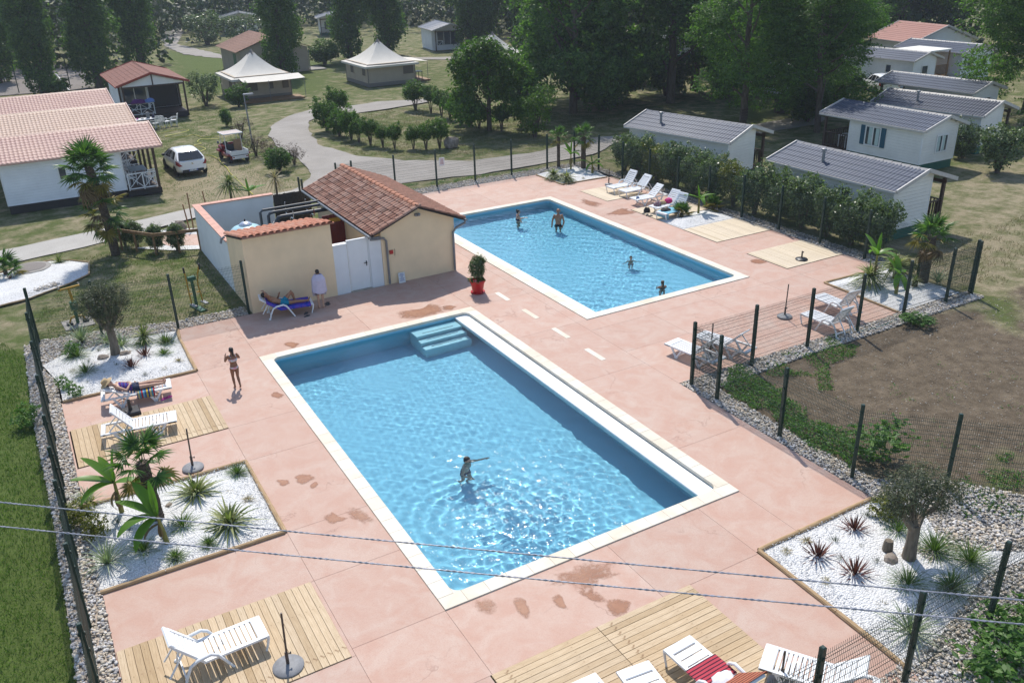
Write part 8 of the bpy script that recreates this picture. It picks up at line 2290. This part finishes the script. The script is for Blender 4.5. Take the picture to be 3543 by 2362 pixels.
def drape(label, L, x0, x1, hw, mat, hx, ba, over=0.0, z0=0.368, nm='towel', skew=0.0, end_drop=0.0):
    """towel following seat and backrest of lounger L; over = how far it hangs at the -Y side"""
    m = MB(); nu, nv = 40, 22
    def fn(u, v):
        x = x0 + (x1 - x0) * u
        w = -hw + 2 * hw * v
        y = w + skew * u
        if x <= hx: px_, pz = x, z0
        else: px_, pz = hx + (x - hx) * math.cos(R(ba)), z0 + (x - hx) * math.sin(R(ba)) + 0.012
        z = pz + 0.007 * mnoise.noise((x * 7, y * 7, 1.3)) + 0.004
        lim = 0.335
        if y < -lim and over: z -= (-lim - y) * 0.97; y = -lim - 0.02 - 0.05 * (-lim - y) + 0.014 * math.sin(x * 26)
        elif y > lim: z -= (y - lim) * 0.97; y = lim + 0.02
        if end_drop and u < end_drop: z -= (end_drop - u) / end_drop * 0.26; px_ = x0 + (x1 - x0) * end_drop - 0.03 + 0.05 * u
        return (px_, y, z)
    m.grid(nu, nv, fn)
    o = m.obj(nm, MAT[mat], None, 'all', L.location, L.rotation_euler)
    sm = o.modifiers.new('thickness', 'SOLIDIFY'); sm.thickness = 0.008; sm.offset = 1
    return tag(o, label, 'towel')
drape('blue and purple towel under the lounging man', LG['man'], 0.10, 1.75, 0.42, 'towel_blue', 1.20, 34)
drape('multicoloured striped towel hanging off the lounger with the straw hat person', LG['woman'], 0.48, 0.98, 0.52, 'towel_multi', 1.14, 22, 1.0)
drape('red towel with dark stripes across the lounger seat', LG['red'], 0.62, 1.15, 0.37, 'towel_red', 1.20, 42)
drape('rust striped towel over the raised lounger back', LG['red'], 1.22, 1.98, 0.40, 'towel_rust', 1.20, 42, z0=0.385, nm='towel')
lr = LG['red']; Mred = Matrix.Translation(lr.location) @ lr.rotation_euler.to_matrix().to_4x4()
lump('shirt', 'crumpled white shirt lying between the two striped towels', 'shirt', Mred @ Vector((1.2, -0.02, 0.36)), 0.26, 0.2, 0.09, 'white_cloth', 4, 0.4)
drape('light blue towel spread over the lounger by the dwarf palm', LG['far5'], 0.0, 1.15, 0.40, 'light_blue_cloth', 1.20, 62, end_drop=0.14)
def on(L, x, y, z): return Matrix.Translation(L.location) @ L.rotation_euler.to_matrix().to_4x4() @ Vector((x, y, z))
lump('clothes', 'dark clothes tossed on the light blue towel', 'clothes', on(LG['far5'], 0.45, 0.1, 0.37), 0.26, 0.2, 0.09, 'black_cloth', 5)
lump('beach_bag', 'flowery beach bag on the lounger with the pink cloth', 'bag', on(LG['far4'], 0.35, 0.05, 0.36), 0.22, 0.16, 0.15, 'flower_bag', 6); lump('sun_hat', 'straw coloured hat beside the flowery bag', 'hat', on(LG['far4'], 0.75, 0.1, 0.36), 0.17, 0.16, 0.13, 'straw_hat', 7)
lump('pink_wrap', 'bright pink cloth heaped by the lounger backrest', 'cloth', on(LG['far4'], 1.12, 0.05, 0.37), 0.24, 0.18, 0.16, 'pink_cloth', 8)
lump('bag', 'black bag on the pale deck beside the blue towel lounger', 'bag', at('f', 467, 358, 0.024), 0.17, 0.14, 0.18, 'black_cloth', 9)
def sandal(label, loc, rz, mat, group=None):
    T = thing('flip_flop', label, 'flip flop', loc, rz, group)
    MB().prism([(0.13 * math.cos(t) * (1.0 if math.cos(t) > 0 else 0.95), (0.048 if math.cos(t) > 0 else 0.036) * math.sin(t)) for t in [TAU * k / 14 for k in range(14)]], 0, 0.022).obj('sole', MAT[mat], T)
    for s in (-1, 1): MB().tube([(0.075, 0, 0.022), (0.03, s * 0.03, 0.06), (-0.03, s * 0.042, 0.02)], 0.008, 5).obj('strap', MAT[mat], T)
for lab, k, px_, z, rz, mt in [('pink flip flop under the straw hat person, beside its twin', 'n', (1785, 1035), 0.0, 0.5, 'pink_rubber'), ('pink flip flop under the straw hat person, beside its twin', 'n', (1825, 1020), 0.0, 0.3, 'pink_rubber'),
        ('grey flip flop on the deck before the lounging man', 'd', (2075, 755), 0.0, 0.7, 'grey_rubber'), ('grey flip flop on the deck before the lounging man', 'd', (2082, 772), 0.0, 0.2, 'grey_rubber'),
        ('grey flip flop beside the feet of the towel wrapped child', 'd', (2218, 685), 0.0, 0.4, 'grey_rubber'), ('grey flip flop beside the feet of the towel wrapped child', 'd', (2222, 696), 0.0, 0.3, 'grey_rubber'),
        ('sandal on the pale deck next to the black bag', 'f', (447, 370), 0.026, 0.2, 'grey_rubber'), ('sandal on the pale deck near the blue towel end', 'f', (468, 380), 0.026, 0.4, 'grey_rubber'), ('sandal on the pale deck near the blue towel end', 'f', (490, 387), 0.026, -0.6, 'grey_rubber')]:
    sandal(lab, tuple(at(k, *px_, z)), rz, mt, 'flip flops and sandals')
for i in range(2): sandal('blue flip flop on the foot end of the white lounger', tuple(on(LG['far3'], 0.18 + 0.12 * i, -0.08 + 0.1 * i, 0.366)), 0.5 + i, 'blue_rubber', 'flip flops and sandals')

# ------------------------------------------------------------------ people
def loft(m, pts, lat, rw, rd, n=14):
    """torso-like body: ellipses wide along lat, deep across it"""
    pts = [Vector(p) for p in pts]; lat = Vector(lat).normalized(); vs, fs = [], []
    for i, p in enumerate(pts):
        d = (pts[min(i + 1, len(pts) - 1)] - pts[max(0, i - 1)]).normalized()
        l = (lat - d * lat.dot(d)).normalized(); dep = d.cross(l)
        for k in range(n):
            t = TAU * k / n
            vs.append(p + l * rw[i] * math.cos(t) + dep * rd[i] * math.sin(t))
    for i in range(len(pts) - 1):
        for k in range(n):
            a, b = i * n + k, i * n + (k + 1) % n
            fs.append((a, b, b + n, a + n))
    fs += [tuple(range(n))[::-1], tuple(range((len(pts) - 1) * n, len(pts) * n))]
    m.add(vs, fs)
def remesh(o, vox=0.011, it=3):
    fix_normals(o.data)
    r = o.modifiers.new('skin', 'REMESH'); r.mode = 'VOXEL'; r.voxel_size = vox; r.use_smooth_shade = True
    s = o.modifiers.new('soft', 'SMOOTH'); s.iterations = it; s.factor = 0.5
def human(label, H, J, sk, face, hair, loc, rz=0.0, wear=(), fem=False, rot=None):
    """one continuous figure from joint positions J (metres, local); face = direction the head looks"""
    T = thing('person', label, 'person', loc, rz)
    if rot is not None: T.rotation_euler = rot
    J = {k: Vector(v) for k, v in J.items()}
    u = H
    lat = (J['sl'] - J['sr']).normalized()
    hl = (J['hl'] - J['hr']).normalized()
    m = MB()
    pel, ch, nk = J['pel'], J['ch'], J['nk']
    waist = pel.lerp(ch, 0.45)
    sw = 0.098 if fem else 0.108
    hw = 0.092 if fem else 0.085
    loft(m, [pel - (ch - pel) * 0.25, pel, waist, pel.lerp(ch, 0.8), ch, ch.lerp(nk, 0.55), nk], lat.lerp(hl, 0.3), [0.06 * u, hw * u, 0.073 * u, 0.088 * u, sw * u, 0.085 * u, 0.035 * u], [0.05 * u, 0.066 * u, 0.052 * u, 0.062 * u, 0.066 * u, 0.050 * u, 0.032 * u])
    hd = J['hd']; f = Vector(face).normalized(); upv = (hd - nk).normalized(); upv = (upv - f * upv.dot(f) * 0.5).normalized()
    rgt = f.cross(upv).normalized(); upv = rgt.cross(f).normalized()
    m.tube([nk - (hd - nk) * 0.25, nk.lerp(hd, 0.6)], [0.034 * u, 0.031 * u], 10)
    loft(m, [hd - upv * 0.066 * u + f * 0.012 * u, hd - upv * 0.050 * u + f * 0.012 * u, hd - upv * 0.020 * u + f * 0.004 * u, hd + upv * 0.015 * u, hd + upv * 0.045 * u - f * 0.004 * u, hd + upv * 0.064 * u - f * 0.006 * u], rgt, [0.014 * u, 0.030 * u, 0.042 * u, 0.046 * u, 0.038 * u, 0.014 * u], [0.018 * u, 0.038 * u, 0.050 * u, 0.056 * u, 0.046 * u, 0.016 * u])
    m.tube([hd + f * 0.050 * u + upv * 0.008 * u, hd + f * 0.066 * u - upv * 0.014 * u, hd + f * 0.05 * u - upv * 0.02 * u], [0.006 * u, 0.010 * u, 0.006 * u], 6)
    for s in (-1, 1): m.sphere(hd + rgt * s * 0.047 * u - f * 0.004 * u - upv * 0.004 * u, 0.013 * u, 6, 5, 0.8, 1, 1.3)
    for s in 'lr':
        a, e, w = J['s' + s], J['e' + s], J['w' + s]
        m.tube([ch.lerp(a, 0.55), a, a.lerp(e, 0.35), e, e.lerp(w, 0.3), w], [0.04 * u, 0.031 * u, 0.029 * u, 0.023 * u, 0.024 * u, 0.0155 * u], 9)
        d = (J['f' + s] - w).normalized() if 'f' + s in J else (w - e).normalized()
        side = d.cross(Vector((0, 0, 1))); side = side.normalized() if side.length > 0.1 else Vector((1, 0, 0))
        nn = side.cross(d)
        loft(m, [w, w + d * 0.03 * u, w + d * 0.055 * u], side, [0.015 * u, 0.024 * u, 0.023 * u], [0.012 * u, 0.011 * u, 0.010 * u], 8)
        for q, ln in zip((-0.017, -0.006, 0.005, 0.016), (0.036, 0.043, 0.041, 0.033)):
            b0 = w + d * 0.05 * u + side * q * u
            m.tube([b0, b0 + d * ln * 0.5 * u, b0 + d * ln * u - nn * 0.012 * u], [0.0058 * u, 0.0055 * u, 0.0045 * u], 6)
        b0 = w + d * 0.02 * u + side * 0.02 * u
        m.tube([b0, b0 + d * 0.015 * u + side * 0.018 * u, b0 + d * 0.034 * u + side * 0.022 * u], [0.0075 * u, 0.0065 * u, 0.005 * u], 6)
        h, k, n_ = J['h' + s], J['k' + s], J['n' + s]
        m.tube([h + (pel - h) * 0.3, h, h.lerp(k, 0.4), k, k.lerp(n_, 0.3), k.lerp(n_, 0.7), n_], [0.05 * u, 0.052 * u, 0.046 * u, 0.031 * u, 0.033 * u, 0.024 * u, 0.0195 * u], 10)
        t = J['t' + s]
        fd = (t - n_)
        loft(m, [n_ - fd * 0.25 - Vector((0, 0, 0.01)), n_ + fd * 0.25, n_ + fd * 0.7, t], hl, [0.018 * u, 0.022 * u, 0.026 * u, 0.014 * u], [0.024 * u, 0.022 * u, 0.014 * u, 0.008 * u], 8)
    b = m.obj('body', MAT[sk], T); remesh(b)
    for s in (-1, 1): MB().sphere(hd + f * 0.050 * u + rgt * s * 0.018 * u + upv * 0.006 * u, 0.0075 * u, 7, 5).obj('eye', MAT['hair_dark'], T, True)
    MB().bar(hd + f * 0.0515 * u - upv * 0.034 * u - rgt * 0.013 * u, hd + f * 0.0515 * u - upv * 0.034 * u + rgt * 0.013 * u, 0.006 * u).obj('mouth', MAT['lamp_red'] if fem else MAT['skin_deep'], T)
    if hair:
        hm = MB(); k = hair.get('k', 1.0)
        loft(hm, [hd - upv * 0.035 * u - f * 0.040 * u, hd - upv * 0.01 * u - f * 0.026 * u, hd + upv * 0.025 * u - f * 0.012 * u, hd + upv * 0.055 * u - f * 0.006 * u, hd + upv * 0.074 * u - f * 0.008 * u], rgt, [0.028 * u, 0.044 * u, 0.052 * u, 0.044 * u, 0.016 * u], [0.022 * u, 0.042 * u, 0.052 * u, 0.050 * u, 0.018 * u])
        if hair.get('tail'):
            tl = hair['tail'] * u; bk = hd - f * 0.05 * u
            hm.tube([bk + upv * 0.02 * u, bk - f * 0.025 * u - upv * 0.01 * u, bk - f * 0.02 * u - upv * tl * 0.6, bk - f * 0.012 * u - upv * tl], [0.018 * u, 0.024 * u, 0.022 * u, 0.008 * u], 8)
        if hair.get('bun'): hm.sphere(hd + upv * 0.055 * u - f * 0.05 * u, 0.030 * u, 10, 7)
        o = hm.obj('hair', MAT[hair['mat']], T); remesh(o, 0.010, 2)
    for kind, mat, arg in wear:
        w = MB()
        if kind == 'shorts':
            loft(w, [pel - (ch - pel) * 0.22, pel, pel.lerp(ch, 0.22)], lat.lerp(hl, 0.4), [0.075 * u, (hw + 0.008) * u, 0.084 * u], [0.062 * u, 0.075 * u, 0.066 * u])
            for s in 'lr': w.tube([J['h' + s] + (pel - J['h' + s]) * 0.3, J['h' + s], J['h' + s].lerp(J['k' + s], arg)], [0.055 * u, 0.060 * u, 0.056 * u], 10)
        elif kind == 'brief':
            loft(w, [pel - (ch - pel) * 0.24, pel - (ch - pel) * 0.1, pel + (ch - pel) * 0.08], hl, [0.052 * u, (hw + 0.004) * u, (hw + 0.003) * u], [0.05 * u, 0.072 * u, 0.07 * u])
        elif kind == 'band':
            loft(w, [ch - (ch - pel) * arg, ch - (ch - pel) * arg * 0.4, ch + (nk - ch) * 0.05], lat, [0.092 * u, 0.103 * u, (sw + 0.003) * u], [0.068 * u, 0.075 * u, 0.071 * u])
            for s in 'lr': w.tube([ch.lerp(J['s' + s], 0.55) - (ch - pel) * 0.05 + f * 0.06 * u, J['s' + s].lerp(nk, 0.35) + upv * 0.012 * u, ch.lerp(J['s' + s], 0.5) - f * 0.066 * u], 0.009 * u, 6)
        elif kind == 'tank':
            loft(w, [pel + (ch - pel) * 0.02, waist, pel.lerp(ch, 0.8), ch, ch.lerp(nk, 0.4)], lat, [(hw + 0.008) * u, 0.082 * u, 0.096 * u, (sw + 0.002) * u, 0.075 * u], [0.074 * u, 0.062 * u, 0.072 * u, 0.074 * u, 0.056 * u])
        o = w.obj(kind, MAT[mat], T); remesh(o, 0.010, 2)
    return T
def stand_pose(H, **kw):
    """upright joints, facing +X, left = +Y"""
    J = dict(pel=(0, 0, .53), ch=(0, 0, .735), nk=(0.0, 0, .84), hd=(0.012, 0, .93), sl=(0, .105, .815), sr=(0, -.105, .815), el=(-.01, .135, .64), er=(-.01, -.135, .64), wl=(.03, .145, .485), wr=(.03, -.145, .485),
             hl=(0, .052, .51), hr=(0, -.052, .51), kl=(.01, .055, .285), kr=(.01, -.055, .285), nl=(-.01, .055, .045), nr=(-.01, -.055, .045), tl=(.085, .06, .012), tr=(.085, -.06, .012))
    J.update(kw)
    return {k: Vector(v) * H for k, v in J.items()}
# the child walking
g_ = at('d', 1612, 1258)
human('child in pastel bikini walking on the pink deck, hands raised', 1.36, stand_pose(1.36, el=(.07, .155, .68), wl=(.11, .12, .78), fl=(.10, .11, .84), er=(.05, -.165, .69), wr=(.10, -.11, .70), fr=(.13, -.08, .74), kl=(.045, .05, .285), nl=(.0, .05, .048), tl=(.085, .052, .014), kr=(.0, -.045, .285), nr=(-.085, -.045, .075), tr=(-.03, -.05, .012)),
      'skin_deep', (1, 0.1, -0.1), dict(mat='hair_dark', tail=0.14), (g_.x, g_.y, 0), R(96), [('band', 'bikini', 0.28), ('brief', 'bikini', 0)], True)
# the child wrapped in a towel
b_ = at('d', 2182, 716)
BY = human('child in black shorts standing by the cream wall, head bowed', 1.50, stand_pose(1.50, hd=(0.035, 0, .925), wl=(.06, .10, .55), wr=(.06, -.10, .55)), 'skin_fair', (1, 0, -0.55), dict(mat='hair_dark'), (b_.x, b_.y, 0), R(80), [('shorts', 'black_cloth', 0.62)])
m = MB(); nU, nV = 40, 22
def tw(u, v):
    a = R(20) + R(320) * u                    # open at the front
    zt = 1.29; zb = 0.66 + 0.05 * math.sin(u * 9) - (0.22 if u < 0.16 or u > 0.86 else 0)
    r = 0.10 + 0.095 * min(1, v * 3.2) + 0.03 * v
    fold = 0.012 * math.sin(u * 46) * v
    return (math.cos(a) * (r * 0.75 + fold) - 0.005, math.sin(a) * (r * 1.18 + fold), zt - (zt - zb) * max(0, v - 0.12) / 0.88 + (0.05 * (1 - v / 0.12) if v < 0.12 else 0))
m.grid(nU, nV, tw)
o = m.obj('towel', MAT['lavender_cloth'], None, 'all', BY.location, BY.rotation_euler); sm = o.modifiers.new('thickness', 'SOLIDIFY'); sm.thickness = 0.008
tag(o, 'lavender white towel wrapped round the standing child', 'towel')
# the man on the shaded lounger (lounger axes: +X to the head end)
Lm = LG['man']; H = 1.72
human('person in turquoise shorts lying in the shade, arm over head', H, dict(pel=(1.08, 0, .47), ch=(1.42, 0, .62), nk=(1.56, 0, .74), hd=(1.66, 0, .84), sl=(1.50, .18, .70), sr=(1.50, -.18, .70), el=(1.58, .34, .96), wl=(1.70, .14, 1.06), fl=(1.74, .02, 1.04), er=(1.22, -.27, .50), wr=(1.14, -.16, .72), fr=(1.12, -.12, .80),
      hl=(1.02, .09, .46), hr=(1.02, -.09, .46), kl=(0.58, .10, .46), nl=(.16, .12, .44), tl=(.09, .14, .56), kr=(0.68, -.12, .80), nr=(.62, -.14, .42), tr=(.46, -.15, .395)),
      'skin_tan', (-0.8, 0.0, 0.75), dict(mat='hair_dark'), Lm.location, Lm.rotation_euler.z, [('shorts', 'turquoise_cloth', 0.38)])
# the person in the straw hat
Lw = LG['woman']; H = 1.64
WO = human('person in straw hat and striped top sunbathing on a lounger', H, dict(pel=(1.06, 0, .46), ch=(1.40, 0, .55), nk=(1.55, 0, .62), hd=(1.67, 0, .70), sl=(1.46, .155, .60), sr=(1.46, -.155, .60), el=(1.22, .27, .50), wl=(1.12, .10, .58), fl=(1.10, .02, .60), er=(1.22, -.27, .50), wr=(1.12, -.10, .58), fr=(1.10, -.02, .60),
      hl=(1.02, .085, .44), hr=(1.02, -.085, .44), kl=(0.58, .10, .45), kr=(0.60, -.09, .46), nl=(.18, .09, .43), nr=(.19, -.07, .43), tl=(.11, .11, .54), tr=(.12, -.08, .55)),
      'skin_fair', (-0.75, 0.0, 0.7), dict(mat='hair_brown'), Lw.location, Lw.rotation_euler.z, [('tank', 'top_stripes', 0), ('shorts', 'navy_cloth', 0.35)], True)
HT = thing('straw_hat', 'wide straw hat on the sunbathing person', 'hat', on(Lw, 1.70, 0, 0.735), Lw.rotation_euler.z)
cr = MB().lathe([(0.215, -0.03), (0.19, -0.01), (0.115, 0.0), (0.112, 0.06), (0.09, 0.105), (0.03, 0.12), (0.004, 0.121)], 24).obj('crown', MAT['straw_hat'], HT, True, (0.045, 0, 0.02), (0, R(38), 0))
tag(MB().lathe([(0.03, 0), (0.035, 0.10), (0.014, 0.125), (0.014, 0.15)], 10).obj('lotion_bottle', MAT['orange_plastic'], None, True, on(Lw, 0.98, -0.26, 0.362)), 'orange lotion bottle beside the sunbathing person', 'bottle')
# swimmers
sw_ = at('i', 838, 318, -0.13)
human('swimmer with wet dark hair in the large pool', 1.66, dict(pel=(-0.03, 0.06, -.56), ch=(0, 0.02, -.22), nk=(0.0, 0, -.06), hd=(0.02, 0.0, .08), sl=(.12, .13, -.13), sr=(-.12, -.10, -.13), el=(.34, .10, -.19), wl=(.55, .05, -.17), fl=(.65, .04, -.17), er=(-.26, -.24, -.34), wr=(-.14, -.40, -.36), hl=(.05, .10, -.58), hr=(-.11, .02, -.58), kl=(.08, -.05, -.92), kr=(-.14, .0, -.94), nl=(.04, .12, -1.20), nr=(-.16, .22, -1.18), tl=(.06, .06, -1.26), tr=(-.18, .16, -1.26)),
      'skin_fair', (0.5, -0.8, -0.05), dict(mat='hair_dark'), (sw_.x, sw_.y, -0.205), 0, [('shorts', 'navy_cloth', 0.3)])
zB = zfB
def in_pool(label, k, px_, H, face_az, sk, hair, wear, fem=False, zoff=0.0, **kw):
    p = at(k, *px_, -0.13)
    return human(label, H, stand_pose(H, **kw), sk, (1, 0, -0.05), hair, (p.x, p.y, zB + zoff), face_az, wear, fem)
in_pool('bald person standing waist deep in the far pool', 'b', (1630, 1528), 1.78, R(-125), 'skin_tan', None, [('shorts', 'black_cloth', 0.35)], el=(.03, .155, .64), wl=(.12, .12, .54), er=(.0, -.16, .64), wr=(.05, -.17, .49))
in_pool('person with hair bun reaching over the water in the far pool', 'b', (1358, 1500), 1.62, R(-15), 'skin_fair', dict(mat='hair_dark', bun=1), [('band', 'navy_cloth', 0.3), ('brief', 'navy_cloth', 0)], True, -0.10, el=(.10, .14, .68), wl=(.24, .10, .70), er=(.06, -.16, .64), wr=(.18, -.12, .60))
in_pool('child up to the shoulders in the middle of the far pool', 'f', (358, 688), 1.25, R(-110), 'skin_fair', dict(mat='hair_dark'), [('shorts', 'navy_cloth', 0.4)], False, -0.10, el=(.05, .18, .70), wl=(.12, .27, .72), er=(.05, -.18, .70), wr=(.12, -.27, .72))
in_pool('child with ponytail seen from behind in the far pool', 'f', (572, 872), 1.30, R(75), 'skin_tan', dict(mat='hair_brown', tail=0.16), [('band', 'navy_cloth', 0.3), ('brief', 'navy_cloth', 0)], True, -0.06, el=(.08, .16, .67), wl=(.18, .10, .68), er=(.08, -.16, .67), wr=(.18, -.10, .68))

# ------------------------------------------------------------------ summer haze over the camp
hz = MB().box(-460, -330, -2.6, 460, 560, 30).obj('haze', None)
hz.data.materials.clear()
t = NT('haze_air'); t.t.nodes.remove(t.b)
pv = t.n('ShaderNodeVolumePrincipled'); pv.inputs['Color'].default_value = (0.80, 0.88, 1.0, 1); pv.inputs['Density'].default_value = 0.0004; pv.inputs['Anisotropy'].default_value = 0.2
t.l(pv.outputs[0], t.out.inputs['Volume'])
hz.data.materials.append(t.mat)
hz['kind'] = 'stuff'
